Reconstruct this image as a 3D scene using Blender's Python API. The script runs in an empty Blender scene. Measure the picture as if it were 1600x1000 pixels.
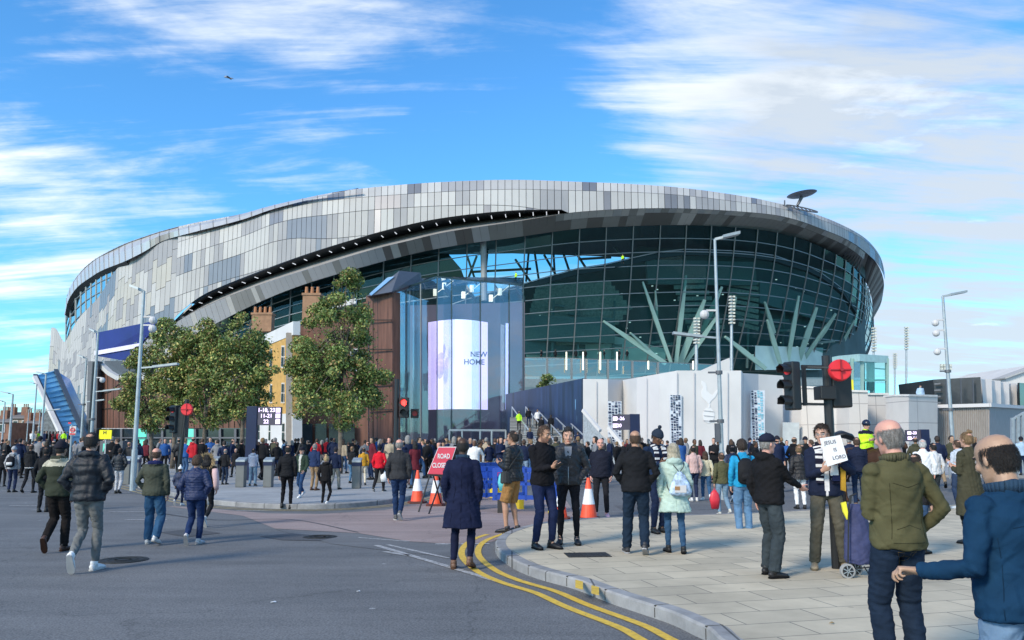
import bpy, bmesh, math, random
import numpy as np
from mathutils import Vector, Matrix, noise as mnoise

random.seed(7)
rng = np.random.default_rng(7)
sc = bpy.context.scene
COL = sc.collection
R = math.radians

# ---------------------------------------------------------------- camera
F = 1250.0; CY = 534.0; PITCH = math.atan((690-CY)/F); CH = 1.68
cam_d = bpy.data.cameras.new('camera'); cam = bpy.data.objects.new('camera', cam_d); COL.objects.link(cam)
cam.location = (0, 0, CH); cam.rotation_euler = (math.pi/2+PITCH, 0, 0)
cam_d.sensor_width = 36; cam_d.shift_y = (CY-500)/1600; cam_d.lens = 36*F/1600; cam_d.clip_end = 8000; cam_d.clip_start = .05
sc.camera = cam
CP, SP = math.cos(PITCH), math.sin(PITCH)
def ray(px, py):
    a = (px-800)/F; b = (CY-py)/F
    return a, CP-b*SP, SP+b*CP
def at(px, py, Y):
    x, y, z = ray(px, py); t = Y/y
    return Vector((x*t, Y, CH+z*t))
def gnd(px, py, z=0.0):
    x, y, zz = ray(px, py); t = (z-CH)/zz
    return Vector((x*t, y*t, z))
def gx(px, Y, z=0.0):            # point at height z seen in pixel column px at distance Y
    py = 700
    for _ in range(4):
        p = at(px, py, Y)
        # row of height z at distance Y
        c = (z-CH)/Y
        b = (c*CP-SP)/(CP+c*SP); py = CY-b*F
    p = at(px, py, Y); p.z = z
    return p

# ---------------------------------------------------------------- sky and sun
SUN_EL, SUN_AZ = R(32), R(222)     # azimuth clockwise from +Y; behind and to the left of the camera
world = bpy.data.worlds.new('World'); sc.world = world; world.use_nodes = True
wn = world.node_tree; W = wn.nodes; WL = wn.links
W.clear()
def wnode(t, **k):
    n = W.new(t)
    for a, v in k.items(): setattr(n, a, v)
    return n
def wmath(op, a, b=None, c=None, clamp=False):
    n = W.new('ShaderNodeMath'); n.operation = op; n.use_clamp = clamp
    for i, v in enumerate((a, b, c)):
        if v is None: continue
        if isinstance(v, (int, float)): n.inputs[i].default_value = v
        else: WL.new(v, n.inputs[i])
    return n.outputs[0]
sky = wnode('ShaderNodeTexSky', sky_type='NISHITA', sun_disc=False, sun_elevation=SUN_EL, sun_rotation=SUN_AZ)
sky.altitude = 0; sky.air_density = 1.0; sky.dust_density = .35; sky.ozone_density = 2.2
geo = wnode('ShaderNodeTexCoord')
sep = wnode('ShaderNodeSeparateXYZ'); WL.new(geo.outputs['Generated'], sep.inputs[0])
zc = wmath('MAXIMUM', sep.outputs[2], 0.0)
den = wmath('ADD', zc, .16)
u = wmath('DIVIDE', sep.outputs[0], den); v = wmath('DIVIDE', sep.outputs[1], den)
comb = wnode('ShaderNodeCombineXYZ'); WL.new(u, comb.inputs[0]); WL.new(v, comb.inputs[1])
def wnoise(scale, rot, sc3, detail=8, rough=.6, dist=0.0, off=(0, 0, 0)):
    mp = wnode('ShaderNodeMapping'); WL.new(comb.outputs[0], mp.inputs[0])
    mp.inputs['Rotation'].default_value = (0, 0, R(rot)); mp.inputs['Scale'].default_value = sc3; mp.inputs['Location'].default_value = off
    n = wnode('ShaderNodeTexNoise'); WL.new(mp.outputs[0], n.inputs['Vector'])
    n.inputs['Scale'].default_value = scale; n.inputs['Detail'].default_value = detail
    n.inputs['Roughness'].default_value = rough; n.inputs['Distortion'].default_value = dist
    return n.outputs['Fac']
n_cir = wnoise(1.1, 24, (.55, 2.3, 1), 9, .62, .9, (3.1, 1.7, 0))
n_cum = wnoise(1.5, 0, (1, 1, 1), 10, .58, .5, (.4, 5.0, 0))
n_str = wnoise(2.2, -22, (.30, 2.6, 1), 8, .66, .7, (1.3, 8.2, 0))
n_fin = wnoise(4.0, 20, (.7, 1.6, 1), 7, .6, .4, (9, 2, 0))
def blob(px, py, spread, amp):
    d = Vector(ray(px, py)).normalized()
    vd = wnode('ShaderNodeVectorMath', operation='DISTANCE'); WL.new(geo.outputs['Generated'], vd.inputs[0]); vd.inputs[1].default_value = d
    q = wmath('DIVIDE', vd.outputs['Value'], spread)
    e = wmath('POWER', 2.718, wmath('MULTIPLY', wmath('MULTIPLY', q, q), -1.0))
    return wmath('MULTIPLY', e, amp)
mask = None
BLOBS = [(1150, 60, .17, .75), (1420, 110, .26, .8), (1000, 40, .08, .3), (1600, 330, .28, .85), (1400, 420, .24, .75), (1080, 235, .14, .8), (1300, 235, .17, .5),
         (90, 330, .2, .30), (0, 200, .2, .25), (60, 470, .13, .6), (20, 620, .2, .35), (230, 80, .25, .16), (500, 170, .25, .12),
         (1600, 520, .2, .8), (640, 240, .2, .1), (1550, 650, .2, .25), (850, 180, .09, -.35), (760, 60, .10, -.2), (560, 110, .12, .35), (400, 260, .15, .25), (1180, 320, .05, -.25)]
for bl in BLOBS:
    m = blob(*bl); mask = m if mask is None else wmath('ADD', mask, m)
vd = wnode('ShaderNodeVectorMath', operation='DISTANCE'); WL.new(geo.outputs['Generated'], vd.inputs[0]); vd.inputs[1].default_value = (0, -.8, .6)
mask = wmath('ADD', mask, wmath('MULTIPLY', wmath('SUBTRACT', 1.15, vd.outputs['Value'], clamp=True), 2.2))      # unseen cloud added behind the camera and overhead to soften and whiten the light
nmix = wmath('ADD', wmath('MULTIPLY', n_cir, .38), wmath('ADD', wmath('MULTIPLY', n_cum, .30), wmath('ADD', wmath('MULTIPLY', n_fin, .20), wmath('MULTIPLY', n_str, .30))))
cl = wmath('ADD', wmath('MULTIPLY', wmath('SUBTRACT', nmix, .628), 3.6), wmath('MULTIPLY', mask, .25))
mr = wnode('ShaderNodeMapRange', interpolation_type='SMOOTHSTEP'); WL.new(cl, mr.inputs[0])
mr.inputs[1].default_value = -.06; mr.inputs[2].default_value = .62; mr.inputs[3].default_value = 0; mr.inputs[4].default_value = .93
# cloud colour: white with blue-grey thick parts, low and to the right
gr = wmath('MULTIPLY', wmath('ADD', blob(1600, 560, .26, .95), wmath('ADD', blob(1560, 140, .25, .75), blob(1400, 380, .22, .6))), wmath('MULTIPLY', wmath('SUBTRACT', wmath('ADD', n_cum, wmath('MULTIPLY', n_fin, .5)), .52, clamp=True), 6.0), clamp=True)
ccol = wnode('ShaderNodeMixRGB'); WL.new(gr, ccol.inputs[0]); ccol.inputs[1].default_value = (7.4, 7.6, 7.5, 1); ccol.inputs[2].default_value = (4.3, 4.75, 5.2, 1)
tint = wnode('ShaderNodeMixRGB', blend_type='MULTIPLY'); tint.inputs[0].default_value = 1
WL.new(sky.outputs[0], tint.inputs[1]); tint.inputs[2].default_value = (.58, 1.24, 1.66, 1)
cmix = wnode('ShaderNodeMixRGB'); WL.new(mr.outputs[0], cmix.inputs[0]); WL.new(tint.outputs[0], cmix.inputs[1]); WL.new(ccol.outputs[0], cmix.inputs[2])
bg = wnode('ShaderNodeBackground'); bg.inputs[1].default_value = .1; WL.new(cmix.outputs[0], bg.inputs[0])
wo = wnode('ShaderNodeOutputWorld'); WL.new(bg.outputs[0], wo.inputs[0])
sd = bpy.data.lights.new('sun', 'SUN'); sun = bpy.data.objects.new('sun', sd); COL.objects.link(sun)
sd.energy = 2.4; sd.angle = R(14); sd.color = (1, .87, .70)
sdir = Vector((math.sin(SUN_AZ)*math.cos(SUN_EL), math.cos(SUN_AZ)*math.cos(SUN_EL), math.sin(SUN_EL)))
sun.rotation_euler = sdir.to_track_quat('Z', 'Y').to_euler()
sc.view_settings.view_transform = 'Standard'; sc.view_settings.look = 'None'; sc.view_settings.gamma = 1; sc.view_settings.exposure = .72
sc.cycles.max_bounces = 6; sc.cycles.transparent_max_bounces = 24; sc.cycles.use_denoising = True

# ---------------------------------------------------------------- materials
MATS = {}
def mat(name, col, rough=.7, metal=0.0, var=.12, scale=3.0, bump=0.0, bscale=40.0, emit=0.0, spec=.5, coords='Object', stretch=None):
    if name in MATS: return MATS[name]
    m = bpy.data.materials.new(name); m.use_nodes = True; nt = m.node_tree; N = nt.nodes; L = nt.links
    p = N['Principled BSDF']; p.inputs['Roughness'].default_value = rough; p.inputs['Metallic'].default_value = metal
    p.inputs['Specular IOR Level'].default_value = spec
    tc = N.new('ShaderNodeTexCoord'); src = tc.outputs[coords]
    if stretch:
        mp = N.new('ShaderNodeMapping'); mp.inputs['Scale'].default_value = stretch; L.new(src, mp.inputs[0]); src = mp.outputs[0]
    nz = N.new('ShaderNodeTexNoise'); nz.inputs['Scale'].default_value = scale; nz.inputs['Detail'].default_value = 6; L.new(src, nz.inputs['Vector'])
    rp = N.new('ShaderNodeMapRange'); L.new(nz.outputs['Fac'], rp.inputs[0]); rp.inputs[1].default_value = .25; rp.inputs[2].default_value = .75
    rp.inputs[3].default_value = 1-var; rp.inputs[4].default_value = 1+var
    mx = N.new('ShaderNodeVectorMath'); mx.operation = 'SCALE'; mx.inputs[0].default_value = col[:3]; L.new(rp.outputs[0], mx.inputs['Scale'])
    L.new(mx.outputs[0], p.inputs['Base Color'])
    if emit:
        L.new(mx.outputs[0], p.inputs['Emission Color']); p.inputs['Emission Strength'].default_value = emit
    if bump:
        n2 = N.new('ShaderNodeTexNoise'); n2.inputs['Scale'].default_value = bscale; n2.inputs['Detail'].default_value = 5; L.new(src, n2.inputs['Vector'])
        b = N.new('ShaderNodeBump'); b.inputs['Strength'].default_value = bump; b.inputs['Distance'].default_value = .02
        L.new(n2.outputs['Fac'], b.inputs['Height']); L.new(b.outputs[0], p.inputs['Normal'])
    MATS[name] = m
    return m
def brickmat(name, c1, c2, mortar, bw, bh, ms=.01, rough=.85, rotz=0, vertical=True, offset=.5, bump=.3, nvar=.25, nscale=.6):
    m = bpy.data.materials.new(name); m.use_nodes = True; nt = m.node_tree; N = nt.nodes; L = nt.links
    p = N['Principled BSDF']; p.inputs['Roughness'].default_value = rough
    tc = N.new('ShaderNodeTexCoord'); mp = N.new('ShaderNodeMapping'); L.new(tc.outputs['Object'], mp.inputs[0])
    if vertical: mp.inputs['Rotation'].default_value = (R(-90), 0, 0)
    else: mp.inputs['Rotation'].default_value = (0, 0, R(rotz))
    br = N.new('ShaderNodeTexBrick'); L.new(mp.outputs[0], br.inputs['Vector'])
    br.inputs['Color1'].default_value = (*c1, 1); br.inputs['Color2'].default_value = (*c2, 1); br.inputs['Mortar'].default_value = (*mortar, 1)
    br.inputs['Scale'].default_value = 1; br.inputs['Brick Width'].default_value = bw; br.inputs['Row Height'].default_value = bh
    br.inputs['Mortar Size'].default_value = ms; br.inputs['Mortar Smooth'].default_value = .2; br.offset = offset
    nz = N.new('ShaderNodeTexNoise'); nz.inputs['Scale'].default_value = nscale; nz.inputs['Detail'].default_value = 8; nz.inputs['Roughness'].default_value = .65; L.new(tc.outputs['Object'], nz.inputs['Vector'])
    rp = N.new('ShaderNodeMapRange'); L.new(nz.outputs['Fac'], rp.inputs[0]); rp.inputs[1].default_value = .3; rp.inputs[2].default_value = .7; rp.inputs[3].default_value = 1-nvar; rp.inputs[4].default_value = 1+nvar*.6
    mx = N.new('ShaderNodeVectorMath'); mx.operation = 'SCALE'; L.new(br.outputs['Color'], mx.inputs[0]); L.new(rp.outputs[0], mx.inputs['Scale'])
    L.new(mx.outputs[0], p.inputs['Base Color'])
    b = N.new('ShaderNodeBump'); b.inputs['Strength'].default_value = bump; b.inputs['Distance'].default_value = .01; b.invert = True
    L.new(br.outputs['Fac'], b.inputs['Height']); L.new(b.outputs[0], p.inputs['Normal'])
    MATS[name] = m
    return m
def glassmat(name, tintc, refl=.12, rough=.02, glossc=(1, 1, 1), fk=1.0):
    m = bpy.data.materials.new(name); m.use_nodes = True; nt = m.node_tree; N = nt.nodes; L = nt.links
    N.clear(); o = N.new('ShaderNodeOutputMaterial'); t = N.new('ShaderNodeBsdfTransparent'); t.inputs[0].default_value = (*tintc, 1)
    g = N.new('ShaderNodeBsdfGlossy'); g.inputs['Roughness'].default_value = rough; g.inputs[0].default_value = (*glossc, 1)
    lw0 = N.new('ShaderNodeLayerWeight'); lw0.inputs[0].default_value = .5
    lw = N.new('ShaderNodeMath'); lw.operation = 'POWER'; L.new(lw0.outputs['Facing'], lw.inputs[0]); lw.inputs[1].default_value = 5.0
    ad = N.new('ShaderNodeMath'); ad.operation = 'MULTIPLY_ADD'; ad.use_clamp = True; L.new(lw.outputs[0], ad.inputs[0]); ad.inputs[1].default_value = fk; ad.inputs[2].default_value = refl
    tc = N.new('ShaderNodeTexCoord'); nz = N.new('ShaderNodeTexNoise'); nz.inputs['Scale'].default_value = .35; nz.inputs['Detail'].default_value = 2; L.new(tc.outputs['Object'], nz.inputs['Vector'])
    b = N.new('ShaderNodeBump'); b.inputs['Strength'].default_value = .25; b.inputs['Distance'].default_value = .05; L.new(nz.outputs['Fac'], b.inputs['Height']); L.new(b.outputs[0], g.inputs['Normal'])
    mx = N.new('ShaderNodeMixShader'); L.new(ad.outputs[0], mx.inputs[0]); L.new(t.outputs[0], mx.inputs[1]); L.new(g.outputs[0], mx.inputs[2]); L.new(mx.outputs[0], o.inputs[0])
    MATS[name] = m
    return m

# ---------------------------------------------------------------- mesh helpers
def V(*a): return Vector(a)
class MB:
    def __init__(s): s.v = []; s.f = []; s.m = []
    def add(s, vs, fs, mi=0):
        n = len(s.v); s.v += [tuple(p) for p in vs]; s.f += [tuple(i+n for i in f) for f in fs]; s.m += [mi]*len(fs); return s
    def quad(s, a, b, c, d, mi=0): return s.add([a, b, c, d], [(0, 1, 2, 3)], mi)
    def box(s, c, sz, rz=0, mi=0, M=None):
        x, y, z = sz[0]/2, sz[1]/2, sz[2]/2; mt = Matrix.Rotation(rz, 4, 'Z') if M is None else M
        vs = [mt@V(i*x, j*y, k*z)+Vector(c) for i in (-1, 1) for j in (-1, 1) for k in (-1, 1)]
        return s.add(vs, [(0, 1, 3, 2), (4, 6, 7, 5), (0, 4, 5, 1), (2, 3, 7, 6), (0, 2, 6, 4), (1, 5, 7, 3)], mi)
    def bar(s, a, b, w, d=None, mi=0, up=(0, 0, 1), w2=None):   # rectangular bar from a to b
        a = Vector(a); b = Vector(b); d = w if d is None else d; w2 = w if w2 is None else w2
        t = (b-a).normalized(); u = t.cross(Vector(up))
        if u.length < 1e-4: u = t.cross(V(0, 1, 0))
        u.normalize(); n = u.cross(t).normalized()
        vs = []
        for p, ww in ((a, w), (b, w2)):
            vs += [p+u*ww/2+n*d/2, p-u*ww/2+n*d/2, p-u*ww/2-n*d/2, p+u*ww/2-n*d/2]
        return s.add(vs, [(0, 3, 2, 1), (4, 5, 6, 7), (0, 1, 5, 4), (1, 2, 6, 5), (2, 3, 7, 6), (3, 0, 4, 7)], mi)
    def tube(s, pts, rad, n=10, mi=0, flat=1.0, up=None, cap=True):
        pts = [Vector(p) for p in pts]; k = len(pts)
        if isinstance(rad, (int, float)): rad = [rad]*k
        vs = []; prev = Vector(up) if up is not None else None
        for i, p in enumerate(pts):
            t = (pts[min(i+1, k-1)]-pts[max(i-1, 0)]).normalized()
            ref = prev if prev is not None else (V(0, 0, 1) if abs(t.z) < .9 else V(1, 0, 0))
            u = ref-t*ref.dot(t)
            if u.length < 1e-5: u = V(1, 0, 0)-t*t.x
            u.normalize(); w = t.cross(u); prev = u
            r = rad[i]; rx, ry = (r, r*flat) if isinstance(r, (int, float)) else r
            for j in range(n):
                a = 2*math.pi*j/n; vs.append(p+u*math.cos(a)*rx+w*math.sin(a)*ry)
        fs = [(i*n+j, i*n+(j+1) % n, (i+1)*n+(j+1) % n, (i+1)*n+j) for i in range(k-1) for j in range(n)]
        if cap: fs += [tuple(range(n))[::-1], tuple(range((k-1)*n, k*n))]
        return s.add(vs, fs, mi)
    def ball(s, c, r, n=12, m=8, mi=0, M=None):
        if isinstance(r, (int, float)): r = (r, r, r)
        c = Vector(c); vs = []; M = M or Matrix.Identity(3)
        M = M.to_3x3()
        for i in range(1, m):
            th = math.pi*i/m
            for j in range(n):
                ph = 2*math.pi*j/n; vs.append(c+M@V(r[0]*math.sin(th)*math.cos(ph), r[1]*math.sin(th)*math.sin(ph), r[2]*math.cos(th)))
        vs += [c+M@V(0, 0, r[2]), c-M@V(0, 0, r[2])]; T = (m-1)*n
        fs = [(i*n+j, (i+1)*n+j, (i+1)*n+(j+1) % n, i*n+(j+1) % n) for i in range(m-2) for j in range(n)]
        fs += [(T, j, (j+1) % n) for j in range(n)] + [(T+1, (m-2)*n+(j+1) % n, (m-2)*n+j) for j in range(n)]
        return s.add(vs, fs, mi)
    def prism(s, poly, z0, z1, mi=0):        # polygon in plan (x,y)
        n = len(poly); vs = [(p[0], p[1], z0) for p in poly]+[(p[0], p[1], z1) for p in poly]
        return s.add(vs, [tuple(range(n))[::-1], tuple(range(n, 2*n))]+[(i, (i+1) % n, (i+1) % n+n, i+n) for i in range(n)], mi)
    def slab(s, pts, off, mi=0):             # polygon of 3d points thickened by vector off
        n = len(pts); off = Vector(off); vs = [Vector(p) for p in pts]+[Vector(p)+off for p in pts]
        return s.add(vs, [tuple(range(n)), tuple(range(n, 2*n))[::-1]]+[(i, i+n, (i+1) % n+n, (i+1) % n) for i in range(n)], mi)
    def mesh(s, name, smooth=False):
        me = bpy.data.meshes.new(name); me.from_pydata(s.v, [], s.f); me.update()
        if len(set(s.m)) > 1: me.polygons.foreach_set('material_index', s.m)
        if smooth: me.polygons.foreach_set('use_smooth', [True]*len(me.polygons))
        return me
    def build(s, name, mats, parent=None, smooth=False, bevel=0, fixn=True):
        me = s.mesh(name, smooth)
        if fixn:
            bm = bmesh.new(); bm.from_mesh(me); bmesh.ops.recalc_face_normals(bm, faces=bm.faces)
            bm.to_mesh(me); bm.free()
        return link(me, name, mats, parent, bevel)
def link(me, name, mats, parent=None, bevel=0):
    if not isinstance(mats, (list, tuple)): mats = [mats]
    if len(me.materials) == 0:
        for m in mats: me.materials.append(m)
    o = bpy.data.objects.new(name, me); COL.objects.link(o)
    if parent is not None:
        o.parent = parent
        if parent.parent is None: o.matrix_parent_inverse = Matrix.Translation(-parent.location)
    if bevel:
        b = o.modifiers.new('bevel', 'BEVEL'); b.width = bevel; b.segments = 2; b.limit_method = 'ANGLE'
    return o
def tag(o, label=None, cat=None, group=None, kind=None):
    if label: o['label'] = label
    if cat: o['category'] = cat
    if group: o['group'] = group
    if kind: o['kind'] = kind
    return o
def thing(name, loc, label, cat, group=None):
    o = bpy.data.objects.new(name, None); COL.objects.link(o); o.location = loc; o.empty_display_size = .3
    return tag(o, label, cat, group)
def kids(o): return [c for c in COL.objects if c.parent == o]
KID = {}
def copy_tree(o, parent=None, depth=0):
    inv = o.matrix_parent_inverse.copy(); c = o.copy(); COL.objects.link(c)
    if parent is not None: c.parent = parent; c.matrix_parent_inverse = inv
    for ch in list(o.children): copy_tree(ch, c, depth+1)
    return c
def sheet(name, poly, z, m, kind='structure', label=None, cat=None):
    mb = MB(); mb.add([(p[0], p[1], z) for p in poly], [tuple(range(len(poly)))])
    o = mb.build(name, m)
    if o.data.polygons[0].normal.z < 0: o.data.flip_normals()
    return tag(o, label, cat, kind=kind)
def crv(pts, n=200):       # smooth y(x) through points
    p = np.array(pts, float); xs = []; out = []
    m = len(p)
    for i in range(m-1):
        p0, p1, p2, p3 = p[max(i-1, 0)], p[i], p[i+1], p[min(i+2, m-1)]
        for t in np.linspace(0, 1, 12, endpoint=(i == m-2)):
            out.append(.5*((2*p1)+(-p0+p2)*t+(2*p0-5*p1+4*p2-p3)*t*t+(-p0+3*p1-3*p2+p3)*t**3))
    return np.array(out)
def fn(pts):
    c = crv(pts); return lambda x: float(np.interp(x, c[:, 0], c[:, 1]))
def stations(st, n):       # st: [m][k][3] -> resampled n columns, catmull-rom, even arc length on first curve
    p = np.array(st, float); m = p.shape[0]; out = []
    for i in range(m-1):
        p0, p1, p2, p3 = p[max(i-1, 0)], p[i], p[i+1], p[min(i+2, m-1)]
        for t in np.linspace(0, 1, 16, endpoint=(i == m-2)):
            out.append(.5*((2*p1)+(-p0+p2)*t+(2*p0-5*p1+4*p2-p3)*t*t+(-p0+3*p1-3*p2+p3)*t**3))
    d = np.array(out)
    w = np.array([[at(*q) for q in row] for row in d])      # world
    ln = np.concatenate([[0], np.cumsum(np.linalg.norm(np.diff(w.mean(1), axis=0), axis=1))])
    s = np.linspace(0, ln[-1], n)
    return np.stack([[np.interp(s, ln, w[:, k, c]) for c in range(3)] for k in range(p.shape[1])]).transpose(2, 0, 1)   # n,k,3
FONT = {}
def text(s, loc, size, m, name='lettering', parent=None, rot=(math.pi/2, 0, 0), ext=.004, align='CENTER', bold=True, sx=1.0):
    cu = bpy.data.curves.new(name, 'FONT'); cu.body = s; cu.size = size; cu.extrude = ext; cu.align_x = align; cu.align_y = 'CENTER'
    if bold: cu.offset = size*.018
    o = bpy.data.objects.new(name, cu); COL.objects.link(o)
    dg = bpy.context.evaluated_depsgraph_get(); dg.update()
    me = bpy.data.meshes.new_from_object(o.evaluated_get(dg)); bpy.data.objects.remove(o); bpy.data.curves.remove(cu)
    from mathutils import Euler
    me.transform(Matrix.Translation(loc)@Euler(rot).to_matrix().to_4x4()@Matrix.Diagonal((sx, 1, 1, 1)))
    me.materials.clear()
    return link(me, name, m, parent)
# ---------------------------------------------------------------- ground, roads and pavements
def asphalt(name, col, tint2, crack=.28):
    m = bpy.data.materials.new(name); m.use_nodes = True; nt = m.node_tree; N = nt.nodes; L = nt.links
    p = N['Principled BSDF']; p.inputs['Roughness'].default_value = .88
    tc = N.new('ShaderNodeTexCoord')
    n1 = N.new('ShaderNodeTexNoise'); n1.inputs['Scale'].default_value = .35; n1.inputs['Detail'].default_value = 8; n1.inputs['Roughness'].default_value = .6; L.new(tc.outputs['Object'], n1.inputs['Vector'])
    n2 = N.new('ShaderNodeTexNoise'); n2.inputs['Scale'].default_value = 55; n2.inputs['Detail'].default_value = 4; L.new(tc.outputs['Object'], n2.inputs['Vector'])
    mpx = N.new('ShaderNodeMapping'); mpx.inputs['Scale'].default_value = (.35, 2.2, 1); mpx.inputs['Rotation'].default_value = (0, 0, R(-35)); L.new(tc.outputs['Object'], mpx.inputs[0])
    n3 = N.new('ShaderNodeTexNoise'); n3.inputs['Scale'].default_value = 1.1; n3.inputs['Detail'].default_value = 5; L.new(mpx.outputs[0], n3.inputs['Vector'])
    mix = N.new('ShaderNodeMixRGB'); mix.inputs[1].default_value = (*col, 1); mix.inputs[2].default_value = (*tint2, 1)
    r1 = N.new('ShaderNodeMapRange'); L.new(n1.outputs['Fac'], r1.inputs[0]); r1.inputs[1].default_value = .35; r1.inputs[2].default_value = .68; L.new(r1.outputs[0], mix.inputs[0])
    r2 = N.new('ShaderNodeMapRange'); L.new(n2.outputs['Fac'], r2.inputs[0]); r2.inputs[1].default_value = .3; r2.inputs[2].default_value = .75; r2.inputs[3].default_value = .55; r2.inputs[4].default_value = 1.6
    r3 = N.new('ShaderNodeMapRange'); L.new(n3.outputs['Fac'], r3.inputs[0]); r3.inputs[1].default_value = .3; r3.inputs[2].default_value = .7; r3.inputs[3].default_value = .85; r3.inputs[4].default_value = 1.14
    mm = N.new('ShaderNodeMath'); mm.operation = 'MULTIPLY'; L.new(r2.outputs[0], mm.inputs[0]); L.new(r3.outputs[0], mm.inputs[1])
    s = N.new('ShaderNodeVectorMath'); s.operation = 'SCALE'; L.new(mix.outputs[0], s.inputs[0]); L.new(mm.outputs[0], s.inputs['Scale'])
    # cracks
    v = N.new('ShaderNodeTexVoronoi'); v.feature = 'DISTANCE_TO_EDGE'; v.inputs['Scale'].default_value = .28
    n4 = N.new('ShaderNodeTexNoise'); n4.inputs['Scale'].default_value = 1.6; n4.inputs['Detail'].default_value = 6; L.new(tc.outputs['Object'], n4.inputs['Vector'])
    va = N.new('ShaderNodeVectorMath'); va.operation = 'ADD'; L.new(tc.outputs['Object'], va.inputs[0]); L.new(n4.outputs['Color'], va.inputs[1]); L.new(va.outputs[0], v.inputs['Vector'])
    rc = N.new('ShaderNodeMapRange'); L.new(v.outputs['Distance'], rc.inputs[0]); rc.inputs[1].default_value = .0; rc.inputs[2].default_value = .006; rc.inputs[3].default_value = 1-crack; rc.inputs[4].default_value = 1
    s2 = N.new('ShaderNodeVectorMath'); s2.operation = 'SCALE'; L.new(s.outputs[0], s2.inputs[0]); L.new(rc.outputs[0], s2.inputs['Scale'])
    L.new(s2.outputs[0], p.inputs['Base Color'])
    b = N.new('ShaderNodeBump'); b.inputs['Strength'].default_value = .5; b.inputs['Distance'].default_value = .008; L.new(n2.outputs['Fac'], b.inputs['Height']); L.new(b.outputs[0], p.inputs['Normal'])
    return m
M_ROAD = asphalt('road asphalt', (.108, .112, .117), (.145, .147, .15))
M_PINK = asphalt('red road surfacing', (.24, .18, .165), (.31, .245, .23), .3)
M_PATCH = asphalt('dark asphalt patch', (.06, .062, .068), (.08, .08, .085), .2)
M_SLAB = brickmat('sandstone paving slabs', (.56, .49, .36), (.46, .405, .30), (.2, .185, .15), .82, .46, .008, rotz=-14, vertical=False, bump=.4, nvar=.25, nscale=.9)
M_PLAZA = brickmat('blue grey paving', (.34, .35, .355), (.29, .30, .305), (.2, .21, .22), .45, .22, .006, rotz=8, vertical=False, nvar=.22)
M_KERB = brickmat('granite kerb', (.30, .30, .30), (.24, .24, .245), (.1, .1, .1), .9, 5.0, .012, vertical=False, offset=0, nvar=.3, nscale=4)
def worn_paint(name, col, lo, hi):
    m = mat(name, col, .75, var=.22, scale=14, bump=.3); N, L = m.node_tree.nodes, m.node_tree.links; p = N['Principled BSDF']; src = p.inputs['Base Color'].links[0].from_socket; tc = next(n for n in N if n.type == 'TEX_COORD')
    nz = N.new('ShaderNodeTexNoise'); nz.inputs['Scale'].default_value = 17; nz.inputs['Detail'].default_value = 9; nz.inputs['Roughness'].default_value = .75; L.new(tc.outputs['Object'], nz.inputs['Vector'])
    r = N.new('ShaderNodeMapRange'); L.new(nz.outputs['Fac'], r.inputs[0]); r.inputs[1].default_value = lo; r.inputs[2].default_value = hi
    mx = N.new('ShaderNodeMixRGB'); L.new(r.outputs[0], mx.inputs[0]); L.new(src, mx.inputs[1]); mx.inputs[2].default_value = (.12, .12, .12, 1); L.new(mx.outputs[0], p.inputs['Base Color']); return m
M_YEL = worn_paint('worn yellow line', (.64, .42, .05), .58, .66)
M_WHT = worn_paint('worn white line', (.42, .42, .42), .46, .6)
M_YEL2 = mat('faded yellow line', (.33, .27, .14), .8, var=.4, scale=9)
def spots(m, scale, thr, dark):
    N, L = m.node_tree.nodes, m.node_tree.links; p = N['Principled BSDF']; src = p.inputs['Base Color'].links[0].from_socket; tc = next(n for n in N if n.type == 'TEX_COORD')
    v = N.new('ShaderNodeTexVoronoi'); v.inputs['Scale'].default_value = scale; v.inputs['Randomness'].default_value = 1; L.new(tc.outputs['Object'], v.inputs['Vector'])
    r = N.new('ShaderNodeMapRange'); L.new(v.outputs['Distance'], r.inputs[0]); r.inputs[1].default_value = thr; r.inputs[2].default_value = thr*1.5; r.inputs[3].default_value = dark; r.inputs[4].default_value = 1
    s = N.new('ShaderNodeVectorMath'); s.operation = 'SCALE'; L.new(src, s.inputs[0]); L.new(r.outputs[0], s.inputs['Scale']); L.new(s.outputs[0], p.inputs['Base Color'])
spots(M_SLAB, 2.3, .055, .72); spots(M_PLAZA, 1.6, .05, .7); spots(M_ROAD, 1.1, .028, 2.6); spots(M_ROAD, .5, .12, .86); spots(M_ROAD, 6.5, .05, 1.5)
sheet('ground', [(-2500, -40), (2500, -40), (2500, 3500), (-2500, 3500)], -.02, mat('ground tarmac', (.12, .12, .12), .9, var=.2, scale=.05))
sheet('road', [(-260, -12), (260, -12), (260, 420), (-260, 420)], -.004, M_ROAD)
KH = .12
def g(px, py): p = gnd(px, py, 0); return (p.x, p.y)
def gk(px, py): p = gnd(px, py, KH); return (p.x, p.y)
def smooth2(pts, n=10, closed=False):
    p = np.array(pts, float); m = len(p); out = []
    for i in range(m-1):
        p0, p1, p2, p3 = p[max(i-1, 0)], p[i], p[i+1], p[min(i+2, m-1)]
        for t in np.linspace(0, 1, n, endpoint=(i == m-2)):
            out.append(.5*((2*p1)+(-p0+p2)*t+(2*p0-5*p1+4*p2-p3)*t*t+(-p0+3*p1-3*p2+p3)*t**3))
    return [tuple(q) for q in out]
def offset(line, d):
    p = np.array(line); t = np.gradient(p, axis=0); t /= np.linalg.norm(t, axis=1)[:, None]+1e-9
    nrm = np.stack([t[:, 1], -t[:, 0]], 1); return [tuple(q) for q in p+nrm*d]
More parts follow.
